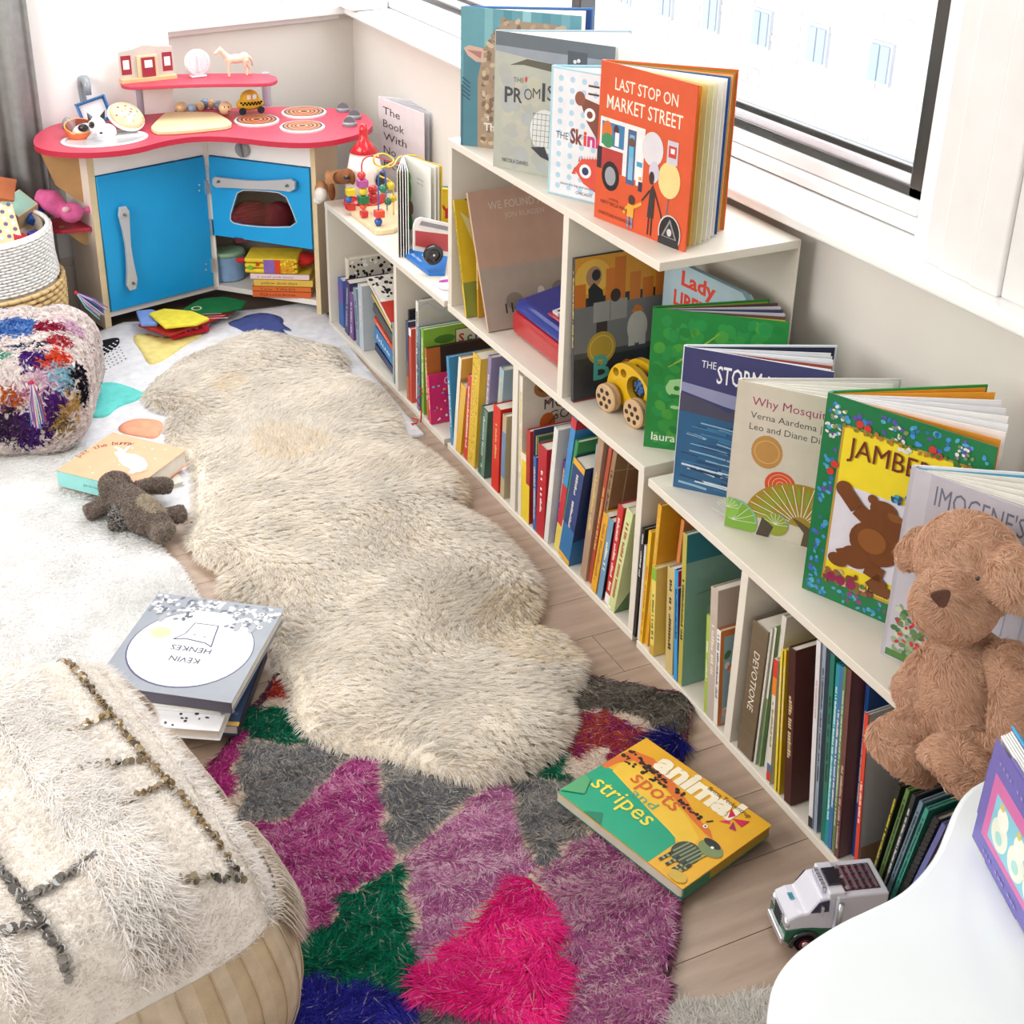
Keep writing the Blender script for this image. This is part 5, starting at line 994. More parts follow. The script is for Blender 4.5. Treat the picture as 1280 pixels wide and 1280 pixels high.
# burners and stove knobs
for i, (x, y) in enumerate(((321, 152), (380, 142), (378, 160))):
    P = at_z(x, y, ZC); r = np.linalg.norm((at_z(x+29, y, ZC)-at_z(x-29, y, ZC))[:2])/2*.98; M = T(P[0], P[1], ZC)@RZ(.4*i)
    b_ = kb(G('#d8d5d2').lathe([(r, 0), (r, .005), (r*.96, .007), (.001, .0071)], 36, M=M), 'burner', 'gloss', smooth=True, sharp=.4)
    a = Art(T(-KO[0], -KO[1], 0)@M@T(0, 0, .0072)); a.ell(0, 0, r*.88, r*.88, '#3a3440', 36)
    for k, c in ((.80, '#e07a4a'), (.62, '#e8905c'), (.44, '#e07a4a'), (.26, '#eba070')): a.ring(0, 0, r*(k-.10), r*k, c, 36)
    a.ell(0, 0, r*.10, r*.10, '#4a3a34'); a.build('ring_print', 'print', b_)
for x, y in ((429, 139), (443, 148), (437, 157)):
    P = at_z(x, y, ZC); M = T(P[0], P[1], ZC); k_ = kb(G('#84868a').lathe([(.021, 0), (.022, .004), (.021, .009), (.018, .011)], 22, M=M), 'stove_knob', 'gloss', smooth=True, sharp=.5)
    G('#6f7176').prism([(.018*math.cos(t), .018*math.sin(t)) for t in np.linspace(0, PI, 12)], -.0035, .0035, M=M@T(0, 0, .010)@RZ(-.5)@basis((0, 0, 0), (1, 0, 0), (0, 0, 1))).build('grip', 'gloss', k_, bevel=.001, origin=KO)
# raised red shelf on posts
ZS = ZC+.115
sh = curve_round([at_z(x, y, ZS)[:2] for x, y in ((150, 102), (152, 107), (175, 108), (230, 105), (290, 104), (335, 104), (348, 100), (345, 94), (320, 91), (230, 92), (165, 94), (150, 98))], 2)
g = G('#be3e54').prism([tuple(p) for p in sh[::-1]], ZS-.012, ZS); kb(g, 'raised_shelf', bevel=.003)
for x, y in ((176, 143), (334, 132)): P = at_z(x, y, ZC); kb(G('#a9aab8').lathe([(.014, 0), (.014, ZS-.012-ZC)], 14, M=T(P[0], P[1], ZC)), 'shelf_post', 'gloss', smooth=True, sharp=.5)
# side wing: brown bracket, little red shelf, lower bracket
SY = KL[1]+.045
def wing(px, name, col, Y=SY, t=.014):
    P = [at_y(x, y, Y) for x, y in px]; return kb(G(col).slab(P, (0, 1, 0), t), name, 'timber')
wing(((50, 190), (106, 190), (119, 262), (88, 244), (70, 232)), 'bracket', '#b88f5c')
wing(((74, 284), (118, 284), (120, 304), (106, 306), (100, 303)), 'lower_bracket', '#c29a66')
zs = at_y(100, 284, SY)[2]; cxy = at_y(118, 284, SY)
kb(G('#b8283e').prism([(cxy[0]+.01, SY+.1), (cxy[0]-.16, SY+.1), (cxy[0]-.15, SY+.02), (cxy[0]-.10, SY-.025), (cxy[0]-.002, SY-.035)], zs-.006, zs+.006), 'side_shelf', bevel=.002)
# --- things on the kitchen
P = at_z(185, 100, ZS); Ms2 = T(P[0], P[1], ZS)@RZ(.06)
k = np.linalg.norm((at_z(222, 100, ZS)-at_z(150, 104, ZS))[:2])/2
t = thing('wooden_house_front', 'small toy house front with red door and windows, left on the raised shelf', 'toy', M=Ms2)
G('#dcb98a').box(-k, k, -.022, .012, 0, .012).build('base', 'timber', t, bevel=.001)
ht = .098; top_ = [(-k*.97, .012), (k*.97, .012), (k*.97, ht-.004), (k*.5, ht-.002), (k*.1, ht+.004), (-k*.1, ht+.005), (-k*.5, ht-.004), (-k*.97, ht-.008)]
G('#c9bdb4').prism(top_, -.006, 0, M=basis((0, -.004, 0), (1, 0, 0), (0, 0, 1))).build('wall_board', 'paint', t)
a = Art(basis((0, -.010, 0), (1, 0, 0), (0, 0, 1)))
a.M = basis((0, -.0042, 0), (1, 0, 0), (0, 0, 1))
for s in (-.74, .74): a.rect(k*(s-.18), .022, k*(s+.18), .078, '#9a2c3c').rect(k*(s-.11), .038, k*(s+.11), .065, '#f3efe8')
a.build('window_print', 'print', t)
G('#e3cfa2').box(-k*.36, k*.36, -.012, -.004, .012, .075).build('door_frame', 'timber', t, bevel=.001); G('#9a2c3c').box(-k*.22, k*.26, -.016, -.012, .014, .070).box(-k*.12, k*.16, -.0165, -.0158, .040, .062, '#f3efe8').build('door', 'paint', t, bevel=.0005)
P = at_z(248, 96, ZS); t = thing('kitchen_timer', 'round white dial timer in the middle of the raised shelf', 'timer', M=T(P[0], P[1], ZS+.0005)@RZ(.05))
G('#eeecef').box(-.024, .024, -.012, .012, 0, .006).build('foot', 'gloss', t, bevel=.002)
Md = T(0, 0, .043)@RX(PI/2); G('#efedf1').lathe([(.038, -.010), (.040, 0), (.038, .008), (.034, .011), (.002, .0112)], 32, M=Md).build('dial', 'gloss', t, smooth=True, sharp=.5)
a = Art(Md@T(0, 0, .0112))
for i in range(24): an = 2*PI*i/24; a.line([(.027*math.cos(an), .027*math.sin(an)), (.030*math.cos(an), .030*math.sin(an))], .0012, '#6a6a72'); a.k -= 1
a.build('tick_print', 'print', t); G('#e3e1e6').box(-.004, .004, -.026, .026, .011, .024, M=Md).build('grip', 'gloss', t, bevel=.003)
P = at_z(297, 95, ZS); sc = 1.0
hz = thing('toy_horse', 'small pale plastic horse standing on the raised shelf', 'toy', M=T(P[0], P[1], ZS-.003)@RZ(PI)@Matrix.Diagonal((1.0, 1, 1, 1)))
blob('body', [('e', (0, 0, .055), (.032, .012, .014)), ('e', (-.024, 0, .057), (.016, .0125, .016)), ('e', (.024, 0, .055), (.014, .012, .015)), ('t', [(.026, 0, .06), (.042, 0, .078), (.047, 0, .086)], [.010, .0075, .007]), ('t', [(.046, 0, .087), (.058, 0, .080), (.066, 0, .074)], [.0075, .006, .0045]),
    ('t', [(.026, .006, .05), (.028, .006, .024), (.028, .006, .004)], [.006, .0035, .0042]), ('t', [(.022, -.006, .05), (.022, -.006, .024), (.024, -.006, .004)], [.006, .0035, .0042]), ('t', [(-.026, .006, .052), (-.022, .006, .032), (-.029, .006, .022), (-.028, .006, .004)], [.009, .005, .0035, .0042]), ('t', [(-.028, -.006, .052), (-.034, -.006, .032), (-.042, -.006, .02), (-.040, -.006, .004)], [.009, .005, .0035, .0042]),
    ('e', (.046, .004, .095), (.002, .0015, .005)), ('e', (.046, -.004, .095), (.002, .0015, .005))], .0022, 'gloss', '#e8cfb4', hz, 2)
G('#dcc0a4').tube([(-.036, 0, .062), (-.046, 0, .05), (-.048, 0, .03)], [.003, .0045, .002], 8).build('tail', 'gloss', hz, smooth=True); G('#1f1a18').ell((.054, -.0062, .085), .0012, n=6, m=4).ell((.054, .0062, .085), .0012, n=6, m=4).build('eye', 'gloss', hz)
# caterpillar
cat = thing('bead_caterpillar', 'wooden bead caterpillar with smiling face on the worktop', 'toy', tuple(at_z(255, 138, ZC)))
xs = [(227, 142), (240, 141), (250, 139), (258, 137), (266, 137), (274, 138)]
for i, (x, y) in enumerate(xs):
    P = at_z(x, y, ZC)-at_z(255, 138, ZC); r = (.0185, .014, .015, .016, .015, .015)[i]; G(['#e0c090', '#a4c4da', '#d9b98a', '#7f9cb8', '#c9a880', '#7a8aa0'][i]).ell((P[0], P[1]+.012*(i in (3, 4)), r+.0005), (r, r, r)).build('bead', 'gloss', cat, smooth=True)
P = at_z(281, 143, ZC)-at_z(255, 138, ZC); hd = G('#e3c496').ell((P[0], P[1]-.012, .0225), .021, n=20, m=12).build('head', 'gloss', cat, smooth=True)
G('#2a2220').ell((P[0]-.008, P[1]-.030, .030), .0022, n=8, m=6).ell((P[0]+.004, P[1]-.0325, .030), .0022, n=8, m=6).ell((P[0]+.004, P[1]-.032, .0165), (.005, .002, .004), '#c8342c', n=8, m=6).build('face', 'gloss', hd)
# taxi
P = at_z(313, 141, ZC); tx = thing('toy_taxi', 'yellow fabric toy taxi with checkered band behind the burners', 'toy', (P[0], P[1], ZC+.0005))
bd = blob('body', [('e', (0, 0, .028), (.044, .024, .020)), ('e', (0, 0, .045), (.030, .020, .026))], .003, 'fabric', '#e0b23c', tx, 3)
G('#f0efec').box(-.013, -.001, -.0225, -.018, .045, .060).box(.004, .016, -.0225, -.018, .045, .060).build('window', 'fabric', tx, bevel=.002)
g = G('#1c1a1a')
for i in range(13):
    for j in range(2):
        if (i+j) % 2: x = -.034+i*.0052; yv = -math.sqrt(max(.00001, 1-(x/.044)**2))*.024-.0006; g.box(x, x+.0052, yv-.001, yv+.002, .028+j*.005, .033+j*.005)
g.build('check_band', 'fabric', tx); 
for x in (-.030, .028): G('#34343a').lathe([(.011, -.004), (.011, .004)], 16, M=T(x, -.022, .0112)@RX(PI/2)).build('wheel', 'fabric', tx, bevel=.002)
# cutting board
cbp = [at_z(x, y, ZC+.001)[:2] for x, y in ((189, 165), (190, 161), (205, 146), (212, 144), (265, 144), (273, 146), (290, 156), (289, 161), (270, 164), (200, 170))]
cb = G('#e6cfa0').prism([tuple(p) for p in curve_round(cbp, 1)][::1], ZC+.0008, ZC+.012); o = cb.build('cutting_board', 'timber', origin=(float(cbp[0][0]), float(cbp[0][1]), ZC), bevel=.002); tag(o, 'pale wooden toy chopping board on the red worktop', 'chopping board')
# sink contents
def sinkpt(x, y, z=0): return at_z(x, y, ZC+z)
P = sinkpt(122, 172, .0); cw = thing('toy_cow', 'small black and white cow toy head in the play sink', 'toy', (P[0], P[1], ZC-.03)); cw.scale = (1.25, 1.25, 1.25)
blob('body', [('e', (-.02, .02, .03), (.035, .025, .025)), ('e', (0, -.01, .055), (.020, .018, .022)), ('e', (.004, -.032, .044), (.013, .014, .012)), ('e', (.02, .0, .035), (.025, .02, .02))], .003, 'gloss', '#ece9ea', cw, 3)
G('#221e20').lathe([(.007, 0), (.0, .018)], 8, M=T(-.012, -.008, .070)@RY(-.4)).lathe([(.007, 0), (.0, .020)], 8, M=T(.014, -.008, .070)@RY(.4)).ell((-.013, -.022, .060), (.007, .005, .008)).ell((-.03, .0, .05), (.012, .01, .009)).ell((.001, -.046, .046), (.004, .002, .0025)).build('patch', 'gloss', cw)
P = sinkpt(109, 170); bw = thing('toy_bowl', 'small orange striped bowl leaning in the play sink', 'bowl', (P[0]-.02, P[1]+.01, ZC-.03)); bw.scale = (1.2, 1.2, 1.2); G('#c8502c').lathe([(.012, 0), (.030, .015), (.036, .045), (.033, .045), (.026, .017), (.001, .006)], 24, cols=['#8a3a1c', '#d8642c', '#e8a83c', '#7a2c1c', '#5a2014'], M=T(0, 0, .01)@RX(.3)).build('body', 'gloss', bw, smooth=True)
P = sinkpt(158, 165); pie = thing('plush_pie', 'cream toy pie with red and yellow dots propped in the play sink', 'toy', M=T(P[0]+.005, P[1]+.015, ZC+.038)@RY(.30)@RX(.55)@Matrix.Scale(1.1, 4))
G('#ddc9a2').lathe([(.030, -.016), (.046, .0), (.048, .008), (.040, .018), (.015, .024), (.001, .025)], 28).build('crust', 'gloss', pie, smooth=True)
g = G('#c8342c')
for i in range(14): an = i*2.4; rr = .006+.0024*i; g.ell((rr*math.cos(an), rr*math.sin(an), .0245-rr*rr*5), (.0040, .0040, .0016), ['#c8342c', '#e0a83c', '#6f9fd0'][i % 3], n=8, m=4)
g.build('dot', 'gloss', pie)
G('#f2ede4').tube([(.045*math.cos(t), .045*math.sin(t), .003) for t in np.linspace(0, 2*PI, 25)[:-1]], .006, 8, closed=True).build('rim', 'gloss', pie, smooth=True)
P = sinkpt(120, 156); bs = thing('blue_scoop', 'blue plastic basket with white inside behind the play sink', 'toy', M=T(P[0]+.008, P[1], ZC+.004)@RY(-.25)@RX(-.2)@Matrix.Scale(1.2, 4))
g = G('#2f78b8').box(-.038, .038, -.004, .0, 0, .062).box(-.038, -.034, -.018, 0, 0, .062).box(.034, .038, -.018, 0, 0, .062).box(-.038, .038, -.018, 0, 0, .004).box(-.038, .038, -.018, 0, .058, .062)
g.build('frame', 'gloss', bs, bevel=.001); G('#eef0f4').box(-.030, .030, -.0058, -.0042, .008, .054).build('inner_panel', 'gloss', bs); g = G('#1f5f98')
for i in range(9): g.box(-.034+i*.0078, -.030+i*.0078, -.0185, -.0178, .0, .004).box(-.034+i*.0078, -.030+i*.0078, -.0185, -.0178, .058, .062)
g.build('notch', 'gloss', bs)
# pink pig on the side shelf
P = at_y(92, 270, SY-.02); pg = thing('plush_pig', 'pink plush pig slumped on the kitchen side shelf', 'soft toy', (P[0], P[1], zs+.006))
w = lambda x, y, Y: tuple(at_y(x, y, Y)-np.array([P[0], P[1], zs+.006]))
bo = blob('body', [('e', w(89, 266, SY-.035), (.034, .028, .030)), ('t', [w(46, 244, SY+.02), w(62, 250, SY+.0), w(80, 266, SY-.005)], [.020, .034, .026]), ('e', w(110, 262, SY-.03), (.012, .008, .012))], .004, 'plush', '#d9679c', pg, 4)
G('#e8b8c0').ell(w(82, 262, SY-.066), (.011, .004, .009), n=10, m=6).build('patch', 'plush', pg, smooth=True)
# inside oven: red shapes seen through pane
t = thing('cloth_book', 'dark red folded cloth behind the oven window', 'cloth', (1.10, 4.02, .25))
kb_ = G('#5f1f28').box(-.09, .12, -.06, .03, 0, .012).build('oven_shelf', 'paint', kit, origin=None); kb_.location = (1.14-KO[0], 3.98-KO[1], .215)
t.location = (1.14, 3.99, .229)
blob('body', [('e', (-.03, -.02, .045), (.08, .03, .055)), ('e', (.06, -.03, .04), (.05, .03, .05))], .006, 'fabric', '#7a2c34', t, 4)
# open shelf below oven: bucket, stack, cloth book
P = at_z(291, 352, .053); bk_ = thing('storage_bucket', 'light blue soft bucket on the open kitchen shelf', 'bucket', (P[0], P[1]+.03, .0535))
G('#8fb0d8').lathe([(.042, 0), (.048, .004), (.052, .085), (.054, .095), (.048, .095), (.044, .01), (.001, .006)], 28, M=Matrix.Diagonal((1, .8, 1, 1))).build('body', 'fabric', bk_, smooth=True, sharp=.8); G('#9cc0a0').lathe([(.055, .084), (.056, .097), (.046, .098)], 28, M=Matrix.Diagonal((1, .8, 1, 1))).build('rim_band', 'fabric', bk_, smooth=True)
P = at_z(316, 371, .053); Q = at_z(391, 373, .053); dd = (Q-P); wd = np.linalg.norm(dd[:2]); ux = dd/wd; vy = np.array([-ux[1], ux[0], 0]); z = .0525
for i, (tt, c, lb, dx) in enumerate(((.020, '#d8642c', 'orange board book at the bottom of the kitchen shelf stack', 0), (.016, '#d9702c', 'orange and green board book second from the bottom of the kitchen stack', .0), (.022, '#e0b84a', 'yellow book third from the bottom of the kitchen stack', .006), (.018, '#e8d0d0', 'pale pink spined yellow book on top of the kitchen stack', -.004))):
    o_ = P+ux*dx; r = flat_book('book', lb, (o_[0], o_[1], z), tuple(ux), tuple(vy), wd*.98, .13, tt, c if i < 3 else '#e0c83c', edge=c)
    a = Art(basis((wd*.12, 0, tt*.3), (1, 0, 0), (0, 0, 1))); a.text(['Quickie', 'Tiny TALES', 'yellow duck days', 'a small pink story'][i], 0, 0, tt*.55, '#6a2c1c' if i < 3 else '#8a5aa0', width=wd*.6); a.build('spine_print', 'print', r); z += tt+.0006
t = thing('cloth_book', 'yellow folded cloth book with purple patches on top of the kitchen stack', 'cloth book', M=basis((P[0]-ux[0]*.02, P[1]-ux[1]*.02, z), tuple(ux), tuple(vy)))
g = G('#e8c93c')
for i in range(3): g.box(0, wd*.88, .0, .11, i*.017, i*.017+.014)
g.build('pages', 'fabric', t, bevel=.006, seg=3)
a = Art(basis((0, -.001, 0), (1, 0, 0), (0, 0, 1))); a.rect(wd*.32, .002, wd*.5, .046, '#8a6ab4').rect(wd*.5, .002, wd*.6, .046, '#d8502c').rect(wd*.6, .002, wd*.82, .046, '#d8a02c').speck(wd*.6, .004, wd*.82, .044, 20, .003, ['#d8402c', '#f0e040'], 2).ell(wd*.1, .02, .008, .008, '#7ab83c').ell(wd*.22, .03, .006, .006, '#d8402c'); a.build('patch_print', 'fabric', t)
g = G('#c8302c').ell((-.012, .02, .035), (.02, .012, .008), n=10, m=6).ell((.17, .06, .03), (.05, .04, .018), n=12, m=8); g.build('ribbon', 'fabric', t, smooth=True)
# ================================================================== things on top of the far unit
ZT = Z1+.0005
# white book standing open
hb = .235; A0 = at_z(473, 121, ZT+hb)
r, w_, h_ = tent_book('white picture book with black serif title standing at the wall end', proj(A0-np.array([0, 0, hb])), ZT, 121, (530, 142), (564, 131), '#e6dadc', lambda a, w, h: [a.text(s, w*.1, h*y, .034, '#3a3438', width=w*k) for s, y, k in (('The', .80, .38), ('Book', .63, .47), ('With', .46, .52), ('No', .28, .28), ('Pictures', .10, .8))], back='#d8d4d6', leaves=8, h=hb, pcol=['#cfcdd2', '#dcdade', '#c6c4ca'], th=.002)
# rocket
P = at_z(449, 268, ZT); rk = thing('toy_rocket', 'white rocket toy with red nose cone and red fins behind the bead maze', 'toy', (P[0]+.05, P[1]+.08, ZT)); 
Pn = at_y(455, 155, P[1]+.08)
hr = Pn[2]-ZT
G('#efe4de').lathe([(.052, .035), (.058, .06), (.052, .10), (.040, hr*.66)], 28).build('body', 'gloss', rk, smooth=True); G('#d0202c').lathe([(.041, hr*.66), (.043, hr*.67), (.022, hr*.77), (.012, hr*.84), (.013, hr*.93), (.010, hr), (.001, hr+.003)], 24).build('nose_cone', 'gloss', rk, smooth=True)
G('#d0202c').lathe([(.062, 0), (.066, .006), (.060, .024), (.052, .038)], 32).build('base', 'gloss', rk, smooth=True)
G('#1e1a1c').lathe([(.022, 0), (.020, .004)], 24, M=T(.030, -.048, .085)@RZ(.5)@RX(PI/2)).build('porthole', 'gloss', rk)
g = G('#1e1a1c')
for an in (-2.5, -1.7): M = RZ(an)@T(.060, 0, .012); g.prism([(-.014, -.010), (.014, -.010), (0, .010)], 0, .003, M=M@RZ(PI/2)@RX(1.0))
g.build('vent', 'gloss', rk)
# plush hanging over the edge
P = at_z(410, 262, ZT); dg = thing('plush_puppy', 'brown and white plush puppy lying at the edge of the far unit', 'soft toy', (P[0], P[1], ZT))
w = lambda x, y, X: tuple(at_x(x, y, X)-np.array([P[0], P[1], ZT]))
blob('body', [('e', w(402, 238, 1.262), (.020, .026, .030)), ('t', [w(408, 222, 1.27), w(418, 222, 1.29), w(432, 220, 1.30)], [.022, .021, .020])], .004, 'plush', '#c79268', dg, 3)
G('#8a5a3c').tube([w(424, 222, 1.29), w(434, 220, 1.28)], [.019, .022], 14).build('muzzle', 'plush', dg, smooth=True); G('#1c1818').ell(w(433, 222, 1.262), (.008, .008, .007), n=10, m=6).build('nose', 'gloss', dg, smooth=True)
G('#f0ebe4').ell(w(401, 243, 1.250), (.020, .020, .022), n=14, m=9).ell(w(398, 250, 1.248), (.016, .016, .012), n=12, m=8).build('snout_patch', 'plush', dg, smooth=True); G('#7a4a2c').ell(w(415, 240, 1.262), (.010, .010, .026), n=12, m=8).ell(w(440, 222, 1.28), (.008, .018, .020), n=12, m=8).build('ear', 'plush', dg, smooth=True)
# bead maze
bp = [at_z(x, y, ZT)[:2] for x, y in ((430, 262), (467, 292), (471, 295), (500, 291), (512, 270), (480, 252))]
bmz = thing('bead_maze', 'wooden bead maze with red yellow and blue wires on the far unit', 'toy', (float(bp[1][0]), float(bp[1][1]), ZT)); o = (float(bp[1][0]), float(bp[1][1]), ZT)
G('#e3cda6').prism([tuple(p) for p in curve_round(bp, 1)], ZT, ZT+.014).build('base', 'timber', bmz, bevel=.002, origin=o)
zb = ZT+.014
def wpt(x, y, ref): return at_y(x, y, ref)
Y1 = at_z(473, 282, zb)[1]; Y2 = at_z(455, 272, zb)[1]; Y3 = at_z(440, 262, zb)[1]
G('#c8242c').tube(spline([at_y(454, 240, Y2), at_y(452, 210, Y2), at_y(455, 199, Y2), at_y(465, 195, Y2), at_y(485, 201, Y2+.02), at_y(505, 208, Y2+.04), at_y(507, 225, Y2+.04), at_z(506, 262, zb)]), .0022, 8).build('wire', 'gloss', bmz, smooth=True, origin=o)
G('#e8c23c').tube(spline([at_z(492, 268, zb), at_y(490, 230, Y1+.02), at_y(475, 220, Y1+.03), at_y(473, 212, Y1+.03), at_y(486, 206, Y1+.02), at_y(492, 200, Y1+.04), at_y(480, 192, Y1+.05), at_y(468, 196, Y1+.04), at_y(470, 206, Y1+.05), at_y(490, 208, Y1+.04), at_y(500, 196, Y1+.06), at_y(522, 195, Y1+.06), at_y(531, 205, Y1+.06), at_y(531, 230, Y1+.06)]), .0024, 8).build('wire', 'gloss', bmz, smooth=True, origin=o)
G('#2f5fae').tube(spline([at_z(473, 282, zb), at_y(473, 250, Y1), at_y(473, 222, Y1), at_y(476, 214, Y1), at_y(481, 215, Y1+.01), at_y(482, 232, Y1+.02), at_z(484, 262, zb)]), .0022, 8).build('wire', 'gloss', bmz, smooth=True, origin=o)
def bead(px, Y, r, c, kind):
    p = at_y(px[0], px[1], Y); g = G(c)
    if kind == 'b': g.box(p[0]-r, p[0]+r, p[1]-r, p[1]+r, p[2]-r*.8, p[2]+r*.8); g.build('bead', 'gloss', bmz, bevel=.0015, origin=o)
    else: g.ell(tuple(p), r).build('bead', 'gloss', bmz, smooth=True, origin=o)
for q in (((452, 219), Y2, .0115, '#d8302c', 'o'), ((453, 229), Y2, .0135, '#b85a9c', 'b'), ((454, 239), Y2, .0125, '#e8cc2c', 'o'), ((454, 249), Y2, .0135, '#1f7a50', 'b'), ((454, 258), Y2, .010, '#e0542c', 'o'), ((455, 267), Y2, .010, '#d8242c', 'b'),
          ((438, 240), Y3, .012, '#e8d02c', 'b'), ((436, 249), Y3, .011, '#2f5fae', 'o'), ((438, 258), Y3, .012, '#d0302c', 'b'), ((466, 237), Y2+.03, .014, '#c8242c', 'o'), ((466, 248), Y2+.03, .018, '#c02028', 'o'),
          ((474, 267), Y1, .0125, '#e0482c', 'b'), ((473, 277), Y1, .0115, '#2458ae', 'o'), ((473, 283), Y1, .006, '#1c3f7a', 'b'), ((485, 252), Y1+.02, .011, '#1f6a44', 'o'), ((488, 232), Y1+.02, .012, '#e0c22c', 'o'), ((479, 236), Y1+.02, .012, '#1f7a5a', 'o'), ((491, 248), Y1+.04, .012, '#d8b82c', 'o')): bead(*q)
# fanned board book
P0_ = at_z(505, 322, ZT); cdv = P0_[:2]/np.linalg.norm(P0_[:2]); wb2 = .155; P = np.array([P0_[0]+cdv[0]*wb2, P0_[1]+cdv[1]*wb2, ZT]); ca = math.atan2(-cdv[1], -cdv[0])
P[0] = min(P[0], 1.40)
fb = thing('board_book', 'open board book with green frog page standing on the far unit', 'book', M=T(P[0], P[1], ZT)); hb2 = height(P0_, 214)
angs = [ca-.10, ca-.055, ca-.01, ca+.035, ca+.075, ca+.50, ca+.60, ca+.68, ca+.76]
for i, an in enumerate(angs):
    G(['#d9d2bd', '#efece4', '#f2efe8', '#f2efe8', '#f3f1ea', '#ece9e0', '#e8e4d8', '#e6e2d6', '#e0c04a'][i]).box(0, wb2*(.95 if i > 4 else 1), 0, .0022, 0, hb2, M=RZ(an)).build('leaf', 'gloss', fb, bevel=.0005, seg=1)
a = Art(RZ(angs[5])@basis((0, 0, 0), (1, 0, 0), (0, 0, 1))); a.ell(wb2*.22, hb2*.62, .012, .030, '#4fa03c').ell(wb2*.20, hb2*.78, .012, .014, '#5fb048').ell(wb2*.26, hb2*.42, .016, .020, '#8a6a4a').ell(wb2*.22, hb2*.25, .018, .024, '#3f8a3c').text('A little frog', wb2*.5, hb2*.80, .007, '#5a5a58').text('sat on a log', wb2*.5, hb2*.75, .007, '#5a5a58')
a.build('page_print', 'print', fb)
P2 = P+np.array([.10, .05, 0]); bb3 = thing('board_book', 'closed yellow and teal board book standing behind the frog book', 'book', M=T(P[0]+.02, P[1]-.03, ZT)@RZ(-.62)); G('#e0c23c').box(0, .16, 0, .014, 0, .150).build('cover', 'print', bb3, bevel=.001); a = near_art(); a.rect(.06, .01, .12, .14, '#e6c83c').text('Y', .07, .07, .05, '#c8302c', bold=.03).rect(.12, .005, .158, .145, '#4a94a8'); a.build('cover_print', 'print', bb3)
G('#6f9fb8').box(0, .16, .016, .022, 0, .153).build('leaf', 'print', bb3)
bb4 = thing('board_book', 'small blue board book with a green tree standing behind against the wall', 'book', M=T(1.455, 3.18, ZT)@RZ(-.6)); G('#4f94b8').box(0, .075, 0, .012, 0, .145).build('cover', 'print', bb4, bevel=.001); a = near_art(); a.rect(.0, .0, .075, .06, '#7a9a3c').ell(.03, .07, .024, .022, '#3f7a2c').ell(.015, .05, .012, .009, '#e6c23c'); a.build('cover_print', 'print', bb4)
# trolley card with black wheel on blue book and disc
Pb = at_z(520, 318, ZT); 
bbk = [at_z(x, y, ZT)[:2] for x, y in ((502, 318), (536, 345), (556, 345), (560, 318), (530, 310))]
t = thing('book', 'flat bright blue book under the black toy wheel', 'book', (float(bbk[0][0]), float(bbk[0][1]), ZT)); G('#1f6fc0').prism([tuple(p) for p in bbk], ZT, ZT+.009).build('cover', 'print', t, origin=(float(bbk[0][0]), float(bbk[0][1]), ZT), bevel=.001)
q0 = Vector((*bbk[0], ZT+.009)); q1 = Vector((*bbk[1], ZT+.009)); uu = (q1-q0).normalized(); a = Art(T(-float(bbk[0][0]), -float(bbk[0][1]), -ZT)@basis(q0, uu, Vector((0, 0, 1)).cross(uu))); a.text('Blue Water', .03, .012, .014, '#e8eef6').ell(.06, .045, .018, .010, '#8fd0e8').ell(.11, .035, .02, .008, '#c9dcec'); a.build('cover_print', 'print', t)
P = at_z(528, 340, ZT+.0095); cdm = thing('toy_wagon', 'red card wagon with black rubber wheel on the blue book', 'toy', (P[0], P[1], ZT+.0095)); X_ = P[0]+.0
A_ = at_v(518, 274, (X_-.03, P[1]), (X_+.2, P[1]+.02)); w0, w1 = 0, 0
px = ((517, 313), (517, 283), (520, 275), (526, 272), (568, 281), (568, 322)); Aw, Bw = np.array([X_-.05, P[1]+.03]), np.array([X_+.2, P[1]+.02])
Pw = [at_v(x, y, Aw, Bw)-P for x, y in px]; G('#ebe6e4').slab([p-np.array([0, 0, .0]) for p in Pw], (0, 1, 0), .006).build('card', 'print', cdm)
dr_ = [at_v(x, y, Aw, Bw)-P-np.array([0, .0015, 0]) for x, y in ((519, 307), (519, 288), (568, 294), (568, 316))]; G('#b8484c').slab(dr_, (0, 1, 0), .001).build('red_panel', 'print', cdm)
dr_ = [at_v(x, y, Aw, Bw)-P-np.array([0, .0015, 0]) for x, y in ((524, 281), (527, 276), (568, 285), (568, 290))]; G('#8f8c92').slab(dr_, (0, 1, 0), .001).build('grey_panel', 'print', cdm)
Mw = T(*(at_y(541, 318, P[1]-.005)-P))@RX(PI/2)@T(0, 0, -.006); rw = .0265
G('#161616').lathe([(rw*.5, 0), (rw*.92, 0), (rw, .004), (rw, .012), (rw*.92, .016), (rw*.62, .014), (rw*.55, .010), (.001, .010)], 32, M=Mw).build('wheel', 'gloss', cdm, smooth=True, sharp=.6); G('#d8d8d8').lathe([(.004, .010), (.003, .016), (.001, .017)], 12, M=Mw).build('hub', 'metal', cdm, smooth=True)
dp = at_z(552, 360, ZT); t = thing('picture_disc', 'white plastic case with purple print at the end of the far unit', 'case', (dp[0]+.012, dp[1], ZT)); G('#e9e6ee').prism(curve_round([(-.03, -.018), (.06, -.05), (.08, .03), (.0, .045)], 2), 0, .012).build('body', 'gloss', t, bevel=.003)
a = Art(T(0, 0, .012)); a.ell(.004, .012, .018, .010, '#a83c9c').ell(.03, -.012, .009, .007, '#5a4ab0').ell(.045, .01, .012, .008, '#c890c8'); a.build('label_print', 'print', t)
